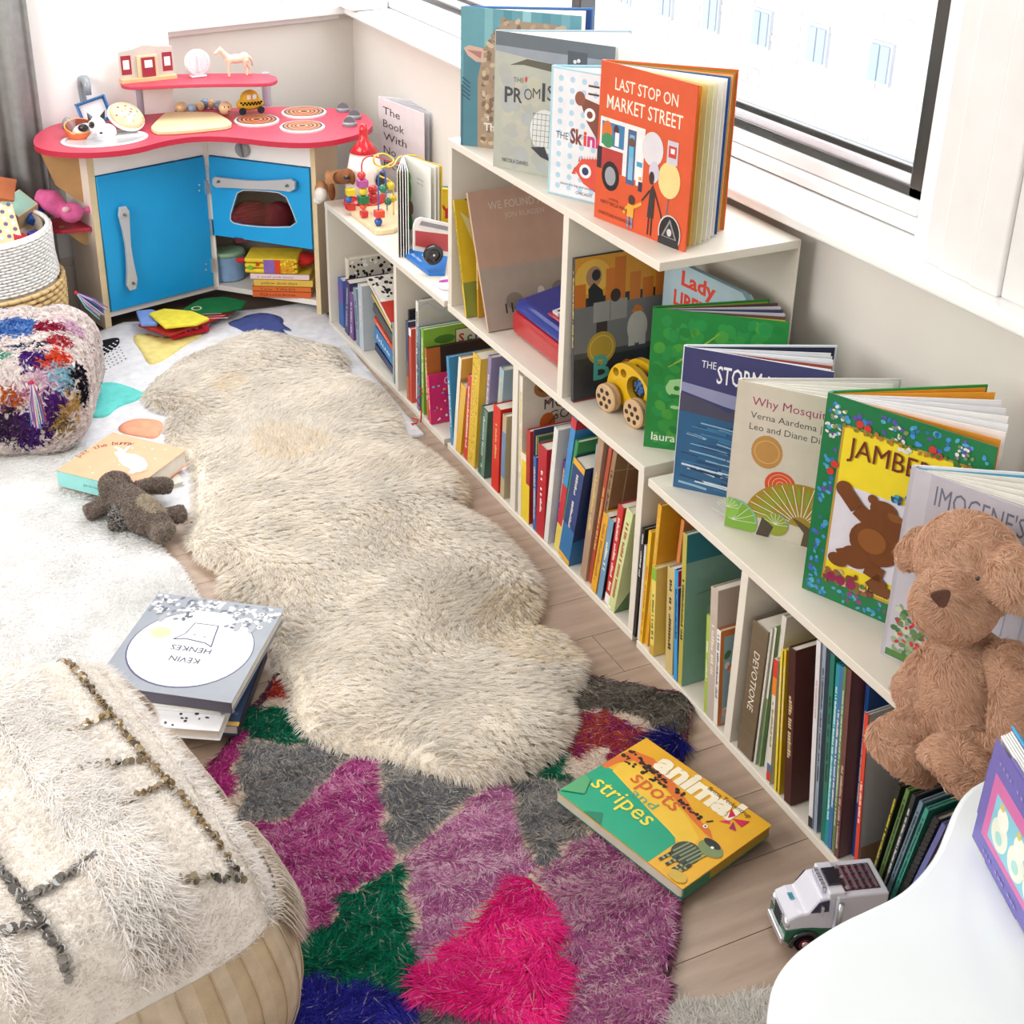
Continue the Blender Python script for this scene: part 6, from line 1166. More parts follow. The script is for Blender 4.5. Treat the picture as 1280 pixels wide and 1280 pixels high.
# ================================================================== quilt play mat
def P2(L, z=0.): return [tuple(at_z(x, y, z)[:2]) for x, y in L]
def zc(o): return (float(o[0]), float(o[1]), 0)
qp = P2(((100, 425), (122, 412), (155, 400), (230, 396), (395, 373), (420, 402), (452, 448), (492, 495), (530, 540), (505, 546), (440, 560), (240, 640), (160, 640), (60, 600), (70, 500)), .012)
qt = thing('play_quilt', 'white quilted play mat with animal patches under the sheepskin', 'play mat', (qp[0][0], qp[0][1], 0)); QO = (qp[0][0], qp[0][1], 0)
zq = lambda X, Y, d: .003+.008*np.minimum(1, d/.04)+.0035*smooth_noise(X, Y, 26, 3)+.003*smooth_noise(X, Y, 9, 5)
height_sheet('quilt', qp, zq, .02, 'fabric', '#e3e4e8', qt, QO)
def applique(name, px, col, z=.017, rnd=2, t=.003):
    p = [tuple(q) for q in curve_round(P2(px, z), rnd)]
    return height_sheet(name, p, lambda X, Y, d: zq(X, Y, np.full(len(X), .1))+.0035+.001*np.minimum(1, d/.006), .02, 'fabric', col, qt, QO, base=.004)
applique('hedgehog_patch', ((283, 404), (292, 400), (300, 398), (310, 393), (330, 390), (350, 395), (355, 400), (352, 404), (366, 412), (358, 411), (352, 409), (358, 416), (372, 421), (350, 422), (320, 422), (300, 410)), '#4d5a94', rnd=1)
applique('dark_patch', ((116, 427), (124, 425), (146, 421), (150, 424), (148, 430), (138, 438), (124, 446), (118, 440)), '#23222a')
applique('orange_patch', ((113, 430), (120, 430), (122, 448), (119, 456), (114, 448)), '#f09a78')
applique('yellow_patch', ((163, 420), (182, 416), (204, 421), (250, 415), (252, 419), (230, 430), (205, 448), (186, 457), (178, 440)), '#ecdc8c')
applique('teal_patch', ((103, 505), (118, 478), (142, 477), (172, 486), (180, 490), (176, 496), (146, 508), (134, 522), (108, 521)), '#6fd4cc')
applique('peach_patch', ((146, 534), (160, 525), (176, 522), (199, 524), (205, 532), (197, 549), (176, 545), (152, 540)), '#f5a888')
g = G('#f4f4f4'); 
for i in range(16): p = at_z(124+(i % 5)*4.6+(i//5)*2, 442-(i % 5)*3.2-(i//5)*4.6+6, .0245); g.ell(tuple(p), (.0035, .003, .0012), n=7, m=4)
g.build('white_dot', 'fabric', qt, origin=QO)['kind'] = 'stuff'
g = G('#2a2a30')
for i in range(30): p = at_z(125+(i % 6)*4.8+(i//6)*2, 452-(i % 6)*2.6-(i//6)*-3.6-5, .0205); g.ell(tuple(p), (.003, .0022, .001), n=7, m=4)
g.build('black_dot', 'fabric', qt, origin=QO)['kind'] = 'stuff'
p0 = at_z(517, 527, .03); g = G('#c8242c').tube([tuple(p0+np.array(q)) for q in ((0, 0, -.01), (-.01, -.01, .0), (0, -.02, .004), (.012, 0, .002), (.0, .015, .004))], .0016, 6).tube([tuple(at_z(x, y, .1-.1*(y-480)/50)) for x, y in ((523, 482), (529, 490), (520, 500), (527, 512), (526, 528))], .0018, 6)
o = g.build('red_ribbon', 'fabric', smooth=True, origin=tuple(p0)); tag(o, 'thin red ribbon hanging by the books onto the quilt corner', 'ribbon')
# ================================================================== patterned wool rug
rp = P2(((352, 828), (560, 838), (738, 838), (800, 850), (866, 862), (862, 912), (850, 1010), (846, 1115), (840, 1200), (822, 1340), (330, 1420), (230, 1150), (238, 1010), (262, 950), (300, 895)), .02)
ro = (rp[4][0], rp[4][1], 0); rg = thing('wool_rug', 'shaggy wool rug with magenta green and grey diamonds', 'rug', ro)
height_sheet('backing', rp, lambda X, Y, d: .004+.001*np.minimum(1, d/.02)+.0006*smooth_noise(X, Y, 20, 8), .04, 'fabric', '#b9a090', rg, ro)
REG = [ # (picture outline, colours, strand length)
 (((305, 916), (425, 936), (352, 1006), (297, 972)), ['#86868a', '#a09e9c', '#707074', '#b6b0a8'], .017),
 (((270, 935), (300, 905), (292, 978), (270, 965)), ['#bc3c8c', '#ac3478', '#cc4c9c'], .016),
 (((335, 838), (362, 838), (356, 868), (330, 870)), ['#b8402c', '#c8583a', '#a02c4a'], .016),
 (((322, 872), (348, 862), (368, 880), (366, 914), (312, 906)), ['#0f6a50', '#0b5a44', '#1a7a5c'], .018),
 (((430, 942), (463, 942), (474, 1000), (484, 1052), (462, 1085), (425, 1095), (400, 1150), (360, 1140), (330, 1040)), ['#c04a96', '#cc62a6', '#b03a88', '#d488b6', '#e0b4cc'], .016),
 (((470, 948), (600, 968), (500, 1055), (486, 1035)), ['#8c8c90', '#78797e', '#a4a19c', '#bcb8b0'], .017),
 (((602, 972), (636, 968), (662, 1060), (632, 1090), (600, 1130), (536, 1195), (512, 1170), (503, 1060)), ['#cc88b4', '#c074a6', '#d8a4c4', '#e6c6d6', '#b46298'], .014),
 (((650, 970), (720, 968), (770, 1000), (725, 1035), (682, 1065), (668, 1050)), ['#86868a', '#727478', '#a09d9a', '#b2aba2'], .018),
 (((690, 1070), (720, 1045), (770, 1000), (850, 1100), (842, 1180), (838, 1400), (560, 1400), (700, 1270), (712, 1210), (690, 1100)), ['#bb6c9c', '#c884ac', '#ac5590', '#d4a2bc', '#d8bcc2', '#a65a8c'], .015),
 (((495, 1076), (504, 1096), (512, 1130), (504, 1216), (470, 1214), (398, 1200), (402, 1165), (425, 1120)), ['#0c6e52', '#10805f', '#0a5a46', '#1a9470'], .021),
 (((400, 1228), (490, 1240), (500, 1256), (450, 1282), (420, 1330), (360, 1330), (365, 1290)), ['#30309c', '#242484', '#4040b4'], .022),
 (((634, 1092), (684, 1102), (706, 1215), (684, 1262), (620, 1246), (530, 1222), (545, 1192)), ['#f0288e', '#fa3a9e', '#dc1c7c', '#ff5cae'], .026),
 (((540, 1262), (680, 1292), (640, 1400), (500, 1400), (510, 1280)), ['#7c7a7c', '#8f8a88', '#66666a'], .016),
 (((672, 950), (690, 926), (712, 945), (708, 960)), ['#0d6b50', '#0a5c44', '#127a5a'], .018),
 (((705, 905), (724, 882), (760, 880), (795, 884), (828, 905), (780, 935), (730, 965), (708, 950)), ['#9c3070', '#b0483a', '#a83c62', '#c05c3a', '#8c2860'], .016),
 (((718, 875), (735, 848), (800, 856), (858, 868), (856, 905), (800, 896), (760, 876)), ['#6c665e', '#7c746a', '#585550', '#8f877c'], .016),
 (((718, 950), (735, 930), (752, 930), (760, 945), (735, 965)), ['#26268a', '#1c1c70'], .020),
 (((822, 908), (850, 908), (866, 945), (846, 950), (820, 935)), ['#22247c', '#1a1a66', '#3030a0'], .030)]
REGW = [(P2(r[0], .028), r[1], r[2]) for r in REG]
n = 210000; X, Y = scatter(rp, n); n = len(X); L = np.full(n, .013); C = tint(n, ['#eadccf', '#e2d0c2', '#f0e6da', '#dcc8b6'], .08)
ed = edge_dist(rp, X, Y); k = ed < .012; C[k] = tint(k.sum(), ['#6a3a50', '#4a4a54', '#8a4a60'], .1); 
jx, jy = X+RNG.normal(0, .003, n), Y+RNG.normal(0, .003, n)
own = np.full(n, -1); d1 = np.full(n, 9.); d2 = np.full(n, 9.); near_ = np.zeros(n, int)
for r_i, (poly, cols, ln) in enumerate(REGW):
    k = inside(poly, jx, jy); dd_ = np.where(k, 0, edge_dist(poly, jx, jy)); lt = dd_ < d1
    d2 = np.where(lt, d1, np.minimum(d2, dd_)); near_ = np.where(lt, r_i, near_); d1 = np.where(lt, dd_, d1)
own = np.where((d2-d1 > .013)&(d1 < .08)&(ed > .006), near_, -1)
for r_i, (poly, cols, ln) in enumerate(REGW):
    k = own == r_i; m_ = k.sum()
    if not m_: continue
    cc = tint(m_, cols, .12); st = smooth_noise(X[k]*.15, Y[k], 60, int(ln*1e4)); A_ = np.array([lin(c)[:3] for c in cols]); idx = np.clip(((st+1)/2*len(cols)).astype(int), 0, len(cols)-1); mixw = RNG.random((m_, 1)) < .45; cc = np.where(mixw, A_[idx], cc); C[k] = cc; L[k] = ln*RNG.uniform(.7, 1.25, m_)
sp = RNG.random(n) < .06; C[sp] = np.clip(C[sp]*.5+np.array(lin('#d8c8bc')[:3])*.5, 0, 1)
th = smooth_noise(X, Y, 14, 1)*1.5+smooth_noise(X, Y, 75, 2)*1.3+RNG.normal(0, .65, n)-1.7
D = np.stack([np.cos(th), np.sin(th), np.zeros(n)], 1); N = np.tile([0, 0, 1.], (n, 1))
pile('wool', np.stack([X, Y, np.full(n, .007)], 1), N, D, L*1.1, .0030, C, rg, origin=ro, curl=.9)
# ================================================================== white shaggy rug at the left and the pale one at the lower right
def shag(name, label, outline, z, n, L, cols, seed, wd=.0026, body='#ece9e4', curl=.8, rad=14):
    p = P2(outline, z) if len(outline[0]) == 2 and abs(outline[0][0]) > 12 or abs(outline[0][1]) > 12 else outline
    o = (p[0][0], p[0][1], 0); r = thing(name, label, 'rug', o); height_sheet('backing', p, lambda X, Y, d: .005+z*.5*np.minimum(1, d/.03)+.002*smooth_noise(X, Y, 18, seed), .05, 'fabric', body, r, o)
    X, Y = scatter(p, n); m = len(X); th = smooth_noise(X, Y, rad, seed)*2+RNG.normal(0, .9, m); D = np.stack([np.cos(th), np.sin(th), np.zeros(m)], 1)
    zz = .004+z*.5*np.minimum(1, edge_dist(p, X, Y)/.03); pile('pile', np.stack([X, Y, zz], 1), np.tile([0, 0, 1.], (m, 1)), D, L*RNG.uniform(.7, 1.2, m), wd, tint(m, cols, .05), r, origin=o, curl=curl); return r
shag('shaggy_rug', 'thick white shaggy rug on the left of the floor', ((-60, 562), (40, 560), (100, 535), (112, 560), (120, 620), (160, 655), (196, 676), (226, 704), (246, 735), (252, 765), (238, 800), (225, 835), (140, 880), (0, 960), (-200, 900)), .022, 130000, .013, ['#fdfdfc', '#fefefe', '#f9f8f6'], 3, .0022, body='#fcfbfa')
shag('sheepskin_throw', 'pale grey fleece rug edge at the bottom beside the white table', ((828, 1262), (850, 1246), (880, 1248), (905, 1246), (930, 1238), (960, 1230), (1100, 1200), (1200, 1500), (780, 1500)), .018, 26000, .016, ['#dedbd6', '#d6d3cd', '#e6e4df'], 6, .0022)
# ================================================================== long sheepskin
sp_ = ((180, 480), (196, 462), (230, 436), (270, 420), (310, 408), (345, 408), (380, 414), (420, 424), (434, 440), (432, 458), (470, 474), (492, 500), (504, 535), (545, 562), (576, 590), (581, 610), (570, 620), (615, 645), (650, 680), (674, 715), (672, 745), (660, 764), (700, 778), (728, 812), (724, 836), (706, 858), (716, 882), (698, 922), (655, 948), (605, 962), (540, 950), (480, 930), (430, 924), (385, 905), (366, 880), (362, 842), (350, 826), (345, 796), (330, 765), (300, 742), (276, 728), (280, 700), (250, 684), (232, 660), (240, 640), (243, 600), (242, 580), (232, 560), (210, 545), (208, 522), (214, 505), (192, 498), (180, 490))
skp = P2(sp_, .045); so = (skp[20][0], skp[20][1], 0); sk_ = thing('sheepskin_rug', 'long cream double sheepskin rug lying diagonally on the floor', 'rug', so)
def skz(X, Y, d): return .015+.030*(1-np.exp(-d/.035))+.006*smooth_noise(X, Y, 9, 11)*np.minimum(1, d/.05)+.004*smooth_noise(X, Y, 24, 12)*np.minimum(1, d/.05)
skin_in = skp
height_sheet('hide', skin_in, skz, .018, 'plush', '#e6dccb', sk_, so)
n = 330000; X, Y = scatter(skin_in, n); n = len(X); d = edge_dist(skin_in, X, Y); Z = skz(X, Y, d)
# locks: strands lean towards the nearest lock tip
cell = .015; gx, gy = np.floor(X/cell), np.floor(Y/cell)
def hsh(a, b, s): v = np.sin(a*127.1+b*311.7+s*74.7)*43758.5453; return v-np.floor(v)
best = np.full(n, 9.); bx = np.zeros(n); by = np.zeros(n)
for i in (-1, 0, 1):
    for j in (-1, 0, 1):
        a, b = gx+i, gy+j; px_, py_ = (a+hsh(a, b, 1))*cell, (b+hsh(a, b, 2))*cell; q = np.hypot(px_-X, py_-Y); k = q < best; best = np.where(k, q, best); bx = np.where(k, px_, bx); by = np.where(k, py_, by)
th = smooth_noise(X, Y, 5, 21)*1.7+smooth_noise(X, Y, 17, 22)*.9-1.3; flow = np.stack([np.cos(th), np.sin(th)], 1)*.017
# at the rim the wool hangs outwards
c_ = np.array(skin_in); 
tx_, ty_ = bx+flow[:, 0]-X, by+flow[:, 1]-Y; Dv = np.stack([tx_, ty_, np.zeros(n)], 1)/.022+RNG.normal(0, .2, (n, 3))*[1, 1, 0]
e = 1e-3; gxn = (edge_dist(skin_in, X+e, Y)-d)/e; gyn = (edge_dist(skin_in, X, Y+e)-d)/e; wr_ = np.clip(1-d/.018, 0, 1)[:, None]; Dv[:, :2] = Dv[:, :2]*(1-wr_*.7)-np.stack([gxn, gyn], 1)*wr_*.8; Dv[:, 2] -= wr_[:, 0]*.35
Dv /= np.maximum(np.linalg.norm(Dv, axis=1), .6)[:, None]
Nn = np.tile([0, 0, 1.], (n, 1))
Cw = tint(n, ['#f9f4ec', '#f4ede2', '#fcf9f4', '#efe6d8'], .045); lockc = (hsh(bx*91, by*57, 5)-.5)[:, None]*.10; Cw = np.clip(Cw*(1+lockc), 0, 1)
yel_ = (smooth_noise(X, Y, 12, 31) > .75)&(RNG.random(n) < .4); Cw[yel_] *= np.array([.98, .90, .74])
pile('wool', np.stack([X, Y, Z-.004], 1), Nn, Dv, RNG.uniform(.020, .032, n), .0019, Cw, sk_, origin=so, segs=2, curl=.7)
# ================================================================== cream tufted pouf (lower left)
PX0, PX1, PY0, PY1, PH = -.36, .285, 1.175, 1.845, .345
po = (-.03, 1.5, 0); pf = thing('pouf', 'large cream tufted pouf with bead lines in the lower left corner', 'pouf', M=T(.372, 1.248, 0)@RZ(math.radians(11))); PW, PD = .70, .68
# local frame: corner (near right top) at x=0,y=0 ; extends -x and +y
def pz(x, y):
    r = (np.abs((x+PW/2)/(PW/2))**6+np.abs((y-PD/2)/(PD/2))**6)**(1/6); return PH-.10*np.clip(r, 0, 1)**9+.008*(1-np.clip(r, 0, 1)**2)+.003*smooth_noise(x, y, 22, 4)
def sq(x, y):      # square grid onto the rounded plan
    a, b = (x+PW/2)/(PW/2), (y-PD/2)/(PD/2); m = max(abs(a), abs(b)); r = (abs(a)**6+abs(b)**6)**(1/6) or 1; return (-PW/2+PW/2*a*m/r, PD/2+PD/2*b*m/r)
g = G('#f2ede6'); NX, NY = 44, 44; V = []; F = []
for j in range(NY+1):
    for i in range(NX+1): x, y = sq(-PW*i/NX, PD*j/NY); V.append((x, y, float(pz(np.array(x), np.array(y)))))
F = [(j*(NX+1)+i, (j+1)*(NX+1)+i, (j+1)*(NX+1)+i+1, j*(NX+1)+i+1) for j in range(NY) for i in range(NX)]
g.put(V, F); g.build('top_panel', 'fabric', pf, smooth=True)
ring = [(-PW*t, 0) for t in np.linspace(0, 1, 30)]+[(-PW, PD*t) for t in np.linspace(0, 1, 30)][1:]+[(-PW*(1-t), PD) for t in np.linspace(0, 1, 30)][1:]+[(0, PD*(1-t)) for t in np.linspace(0, 1, 30)][1:-1]
g = G(); m_ = len(ring); rows_ = 9; V = []; cen = np.array([-PW/2, PD/2])
for k in range(rows_+1):
    t = k/rows_; z = (PH-.098)*(1-t)+.004*t; bl_ = .028*math.sin(PI*min(1, t*1.02))
    for x, y in ring:
        dd = np.array([x, y])-cen; qx = dd[0]/(PW/2); qy = dd[1]/(PD/2); r_ = max(abs(qx), abs(qy)); cr = (abs(qx)**6+abs(qy)**6)**(1/6); p = cen+dd/cr*(1+bl_/(.33)*.8)-dd*0; V.append((p[0], p[1], z))
for k in range(rows_):
    for i in range(m_):
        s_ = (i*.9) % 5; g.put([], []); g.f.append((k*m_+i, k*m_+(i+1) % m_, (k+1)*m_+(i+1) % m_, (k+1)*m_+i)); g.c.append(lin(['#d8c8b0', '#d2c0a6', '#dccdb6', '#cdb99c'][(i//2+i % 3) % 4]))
g.v = V; g.build('side_panel', 'fabric', pf, smooth=True)
w_ = G('#c9b496')
for i in range(0, m_, 2):
    w_.tube([tuple(np.array(V[k*m_+i])*np.array([1, 1, 1])+np.array([(ring[i][0]-cen[0])*.004, (ring[i][1]-cen[1])*.004, 0])) for k in range(rows_+1)], .0014, 5)
w_.build('side_cord', 'fabric', pf)['kind'] = 'stuff'
def tuft(name, xs, ys, n, Lr, wd, cols, dirv, z=None, curl=.9, lift=1, parent=pf, jit=.5):
    x = RNG.uniform(xs[0], xs[1], n); y = RNG.uniform(ys[0], ys[1], n); zz = pz(x, y) if z is None else z(x, y); k_ = (np.abs((x+PW/2)/(PW/2))**6+np.abs((y-PD/2)/(PD/2))**6) < 1.02; x, y, zz = x[k_], y[k_], zz[k_]; n = len(x)
    th = math.atan2(dirv[1], dirv[0])+RNG.normal(0, jit, n)+smooth_noise(x, y, 30, 7)*.4; D = np.stack([np.cos(th), np.sin(th), np.full(n, dirv[2] if len(dirv) > 2 else 0.)], 1)
    return pile(name, np.stack([x, y, zz], 1), np.tile([0, 0, float(lift)], (n, 1)), D, RNG.uniform(*Lr, n), wd, tint(n, cols, .05), parent, curl=curl)
CRM = ['#fcfaf8', '#f8f4f0', '#fefdfb', '#f5eee6']
tuft('short_pile', (-PW+.005, -.005), (.005, PD-.005), 70000, (.004, .009), .0018, ['#f4efe9', '#efe8e0', '#f7f4f0'], (1, -.3), jit=1.5)
# long shag bands along the depth, and fringes
tuft('long_shag', (-.235, -.155), (.01, PD), 16000, (.020, .034), .0022, CRM, (.5, -.8), jit=1.1)
tuft('long_shag', (-.050, -.030), (.03, PD-.04), 2600, (.012, .022), .0020, CRM, (.6, -.6), jit=.9)
tuft('long_shag', (-.375, -.350), (.02, PD), 3500, (.014, .022), .0020, CRM, (.6, -.6), jit=.8)
tuft('long_shag', (-.56, -.47), (.0, PD), 12000, (.02, .034), .0022, CRM, (.4, -1), jit=.9)
def fringe(t0, t1, n, L0, L1, cols):        # hangs from the seam down the side
    i = RNG.uniform(t0, t1, n); y = PD*i; a = (y-PD/2)/(PD/2); x = -PW/2+PW/2*(1-np.abs(a)**6)**(1/6)+.002; z = PH-.098+RNG.uniform(-.012, .012, n)
    th = RNG.normal(0, .45, n); N_ = np.tile([.75, 0, .35], (n, 1)); D = np.stack([np.full(n, .45), np.sin(th)*.7, np.full(n, -1.)], 1); D /= np.linalg.norm(D, axis=1)[:, None]
    pile('fringe', np.stack([x, y, z], 1), N_, D, RNG.uniform(L0, L1, n), .0021, tint(n, cols, .05), pf, curl=1.0, segs=3)
fringe(.05, .30, 4200, .035, .06, ['#ebe0d4', '#e0d2c2', '#f2eae0']); fringe(.42, .64, 3200, .022, .038, ['#f0e6dc', '#e6d9ca', '#f6f0e8']); fringe(.80, .93, 1500, .03, .05, ['#f0e6dc', '#e6d9ca'])
# bead (sequin) lines
def beads(pts, n, r=.0048, cols=('#6a5f50', '#7f725c', '#4f4a46', '#8f8468'), jit=.004):
    P = []; 
    for a, b in zip(pts, pts[1:]):
        k = max(2, int(n*math.hypot(b[0]-a[0], b[1]-a[1]))); P += [(a[0]+(b[0]-a[0])*t/k, a[1]+(b[1]-a[1])*t/k) for t in range(k)]
    g = G()
    for x, y in P:
        x += random.uniform(-jit, jit); y += random.uniform(-jit, jit); z = float(pz(np.array(x), np.array(y)))+.006
        g.lathe([(r, -.0007), (r, .0007)], 8, random.choice(cols), M=T(x, y, z)@RX(random.uniform(-1, 1))@RY(random.uniform(-1, 1)))
    o = g.build('sequin_line', 'gloss', pf); o['kind'] = 'stuff'; return o
beads([(-.085, PD-.03), (-.090, .5), (-.085, .3), (-.065, .06)], 300, cols=('#8a7456', '#9c8660', '#6f5f48', '#55493c'))
beads([(-.088, .42), (-.16, .405)], 260, cols=('#8a7456', '#a08a62')); beads([(-.08, .24), (-.16, .22)], 260, cols=('#8a7456', '#6f5f48')); beads([(-.065, .06), (-.14, .075)], 260, .0055)
beads([(-.335, PD-.02), (-.33, .4), (-.32, .2), (-.30, .03)], 300, .006, ('#55524f', '#6a6662', '#7c7874')); beads([(-.33, .42), (-.26, .44)], 260, .006, ('#6a5f50', '#55524f')); beads([(-.315, .14), (-.25, .15), (-.21, .16)], 260, .006, ('#6a6662', '#7c7874')); beads([(-.33, .42), (-.41, .40), (-.42, .2)], 220, .006, ('#55524f', '#6a6662')); beads([(-.31, .10), (-.39, .12)], 240, .006, ('#55524f', '#8a8680')); beads([(-.10, .30), (-.20, .33)], 160, .0055)
# ================================================================== colourful rag pouf, at the far left
CP = (.258, 3.36); cs = .235; chh = .27
rgp = thing('rag_pouf', 'multicoloured shaggy rag pouf with tassels at the left edge', 'pouf', (CP[0], CP[1], 0))
MR_ = RZ(math.radians(-18))
bdy = blob('body', [('e', (MR_@Vector((sx_*.13, sy_*.13, zz)))[:], (.11, .11, .11)) for sx_ in (-1, -.33, .33, 1) for sy_ in (-1, -.33, .33, 1) for zz in (.11, .165)], .012, 'plush', '#d8ccc4', rgp, 6)
Pp, Np = sample_mesh(bdy.data, 26000); k = Pp[:, 2] > .012; Pp, Np = Pp[k], Np[k]; n = len(Pp)
Cc = tint(n, ['#f3ebe8', '#e8dcda', '#f6f1ee', '#efe4e4', '#ece2dc'], .08); Wp = Pp+np.array([CP[0], CP[1], 0]); rel = Wp-C0; dist = np.linalg.norm(rel, axis=1); pj = rel@CM.T; U_ = PCX+FPX*pj[:, 0]/pj[:, 2]; V_ = PCY+FPX*pj[:, 1]/pj[:, 2]
jit_ = Wp+RNG.normal(0, .007, (n, 3))
for px, py, pr_, cols in ((16, 402, 26, ['#4a7ac0', '#6a94d0', '#3f6ab0']), (60, 404, 15, ['#8f1f3c', '#a82c48']), (74, 420, 12, ['#b02c3c', '#c03a44']), (80, 440, 13, ['#d8442c', '#e05c40']), (66, 450, 12, ['#e0603c', '#d84a30']), (44, 442, 14, ['#5a2f8a', '#4a2470']), (47, 424, 8, ['#3a3448', '#2c2838']), (94, 402, 13, ['#e0c0d4', '#d8b4cc']), (48, 470, 13, ['#d0a8c0', '#dcb8cc']),
    (86, 466, 14, ['#8fc0d4', '#a8ccd8']), (108, 470, 15, ['#1e1a26', '#2c2838']), (112, 488, 12, ['#1e1a26', '#2c2838']), (96, 510, 12, ['#d8b87a', '#c9a860']), (76, 538, 13, ['#d8b87a', '#c9a860', '#8a7a5a']), (72, 508, 13, ['#5a2f8a', '#6a3a90']), (34, 545, 22, ['#4a2a6a', '#5a3480']), (6, 540, 20, ['#4a3a54', '#5a2f6a', '#3a3048']), (12, 508, 12, ['#c87038', '#b85c2c']), (4, 438, 8, ['#5ab09a', '#3f9a84']), (52, 530, 12, ['#5a2f7a', '#4a2a6a']), (20, 490, 9, ['#c890a8', '#b87a98']), (22, 428, 10, ['#3a3448', '#5a6a8a']), (6, 378, 8, ['#a82c48', '#8f1f3c'])):
    k = (np.hypot(U_-px, V_-py) < 9)&(np.sum(Np*rel, 1) < 0)
    if not k.any(): continue
    c3 = Wp[k][np.argmin(dist[k])]; kk = np.linalg.norm(jit_-c3, axis=1) < pr_*np.linalg.norm(c3-C0)/FPX*1.15; Cc[kk] = tint(kk.sum(), cols, .12)
bk_side = (np.sum(Np*rel, 1) > 0); pc_ = (hsh(np.floor(Pp[:, 0]/.07), np.floor(Pp[:, 2]/.07), 3)*7).astype(int); 
for i, cols in enumerate((['#4a7ac0', '#6a94d0'], ['#d8442c', '#c8342c'], ['#5a2f8a', '#4a2470'])): k = bk_side&(pc_ == i); Cc[k] = tint(k.sum(), cols, .12)
Dd = np.cross(Np, RNG.normal(0, 1, (n, 3))); Dd /= np.linalg.norm(Dd, axis=1)[:, None]
pile('rag_shag', Pp, Np, Dd, RNG.uniform(.012, .022, n), .0085, Cc, rgp, curl=.9)
def tassel(p, d, L, parent, org, seed):
    q = random.Random(seed); g = G(); p = Vector(p)-Vector(org); d = Vector(d).normalized()
    for i in range(46):
        o = Vector((q.uniform(-1, 1), q.uniform(-1, 1), q.uniform(-1, 1)))*.30; e = p+(d+o*.7).normalized()*L*q.uniform(.8, 1.05)+Vector((0, 0, -.015)); g.tube([p, p.lerp(e, .5)+o*.02, e], .0013, 4, q.choice(['#5a94d0', '#3f6fb0', '#f0c8b0', '#8fd0b8', '#b02c4a', '#f4e0c8', '#7a5aa8', '#2f2f5a', '#e8b8c8']))
    g.ell(p, .005, '#c02c4a', n=10, m=6).build('tassel', 'fabric', parent); return g
tp = at_v(40, 478, (CP[0]-.3, CP[1]-.33), (CP[0]+.2, CP[1]-.30)); tassel(tp, (.02, -.25, -1), .095, rgp, (CP[0], CP[1], 0), 1)
tp = at_z(95, 366, .26); tassel(tp, (.75, -.1, -.6), .085, rgp, (CP[0], CP[1], 0), 2)
# ================================================================== woven basket with toys
BC = np.array([.300, 3.86]); br = .195; bh = .385
bk = thing('woven_basket', 'white and straw woven basket full of wooden blocks at the left edge', 'basket', (BC[0], BC[1], 0))
g = G('#cfae7a'); prof = []
def brad(z): return br*(.90+.12*math.sin(PI*min(1, z/.30)*.75))+(.008 if z < .240 else 0)
g.lathe([(brad(z)-.008, z) for z in np.linspace(.0, bh, 12)], 48, cols=['#d2b27c']*6+['#e6dfd4']*5, cap=False); g.build('body', 'wicker', bk, smooth=True)
G('#bfb2a2').lathe([(brad(z)-.018, z) for z in np.linspace(bh, .02, 8)]+[(.001, .02)], 40, cap=False).build('liner', 'wicker', bk, smooth=True)
def weave(zr, col, name, rr, nst):
    g = G(col)
    for j, z in enumerate(zr):
        R = brad(z)
        for i in range(nst):
            a0 = 2*PI*(i+(j % 2)*.5)/nst; a1 = a0+2*PI/nst*.92
            if math.sin((a0+a1)/2) > .55: continue
            P = [((R+rr*.2+rr*.8*math.sin(PI*t))*math.cos(a0+(a1-a0)*t), (R+rr*.2+rr*.8*math.sin(PI*t))*math.sin(a0+(a1-a0)*t), z) for t in (0, .33, .67, 1)]; g.tube(P, rr, 5)
    o = g.build(name, 'wicker', bk, smooth=True); o['kind'] = 'stuff'
weave(np.arange(.012, .235, .0155), '#dcbc84', 'straw_weave', .0075, 40); weave(np.arange(.243, bh, .0085), '#f4f2ef', 'white_weave', .0042, 46)
g = G('#f4f2ef').tube([((brad(bh)-.004)*math.cos(t), (brad(bh)-.004)*math.sin(t), bh) for t in np.linspace(0, 2*PI, 49)[:-1]], .007, 8, closed=True); g.build('rim', 'wicker', bk, smooth=True)
def blk(name, label, px, z, sz, col, rot, art=None, cat='toy block'):
    p = at_z(px[0], px[1], z); t = thing(name, label, cat, M=T(*p)@Euler(rot).to_matrix().to_4x4()); G(col).box(-sz[0]/2, sz[0]/2, -sz[1]/2, sz[1]/2, -sz[2]/2, sz[2]/2).build('body', 'timber', t, bevel=.002)
    if art: a = Art(T(0, 0, sz[2]/2)@T(-sz[0]/2, -sz[1]/2, 0)); art(a, sz[0], sz[1]); a.build('face_print', 'print', t)
    return t
blk('toy_block', 'reddish brown wooden block on top of the basket', (-2, 242), bh+.045, (.09, .10, .05), '#b5643a', (.35, .25, -.2))
blk('toy_block', 'pale wooden block with mint faces in the basket', (24, 262), bh+.005, (.075, .075, .06), '#c9b090', (.5, -.3, .5), lambda a, w, h: a.rect(.004, .004, w-.004, h-.004, '#8fb8a8'))
def dots(a, w, h): a.rect(0, 0, w, h, '#e9cfa0'); [a.ell(w*(.12+.25*i), h*(.15+.17*j), .006, .006, ['#6a5a8a', '#f4f0ea'][(i+j) % 2]) for i in range(4) for j in range(6)]
blk('toy_block', 'flat maple block with purple and white dots in the basket', (2, 282), bh-.005, (.085, .11, .02), '#e3c898', (.9, 0, .1), dots)
blk('toy_block', 'blue toy piece with orange knob in the basket', (44, 270), bh-.015, (.05, .06, .025), '#2458a8', (.6, .5, .2), lambda a, w, h: a.ell(w*.4, h*.4, .012, .012, '#e0682c'))
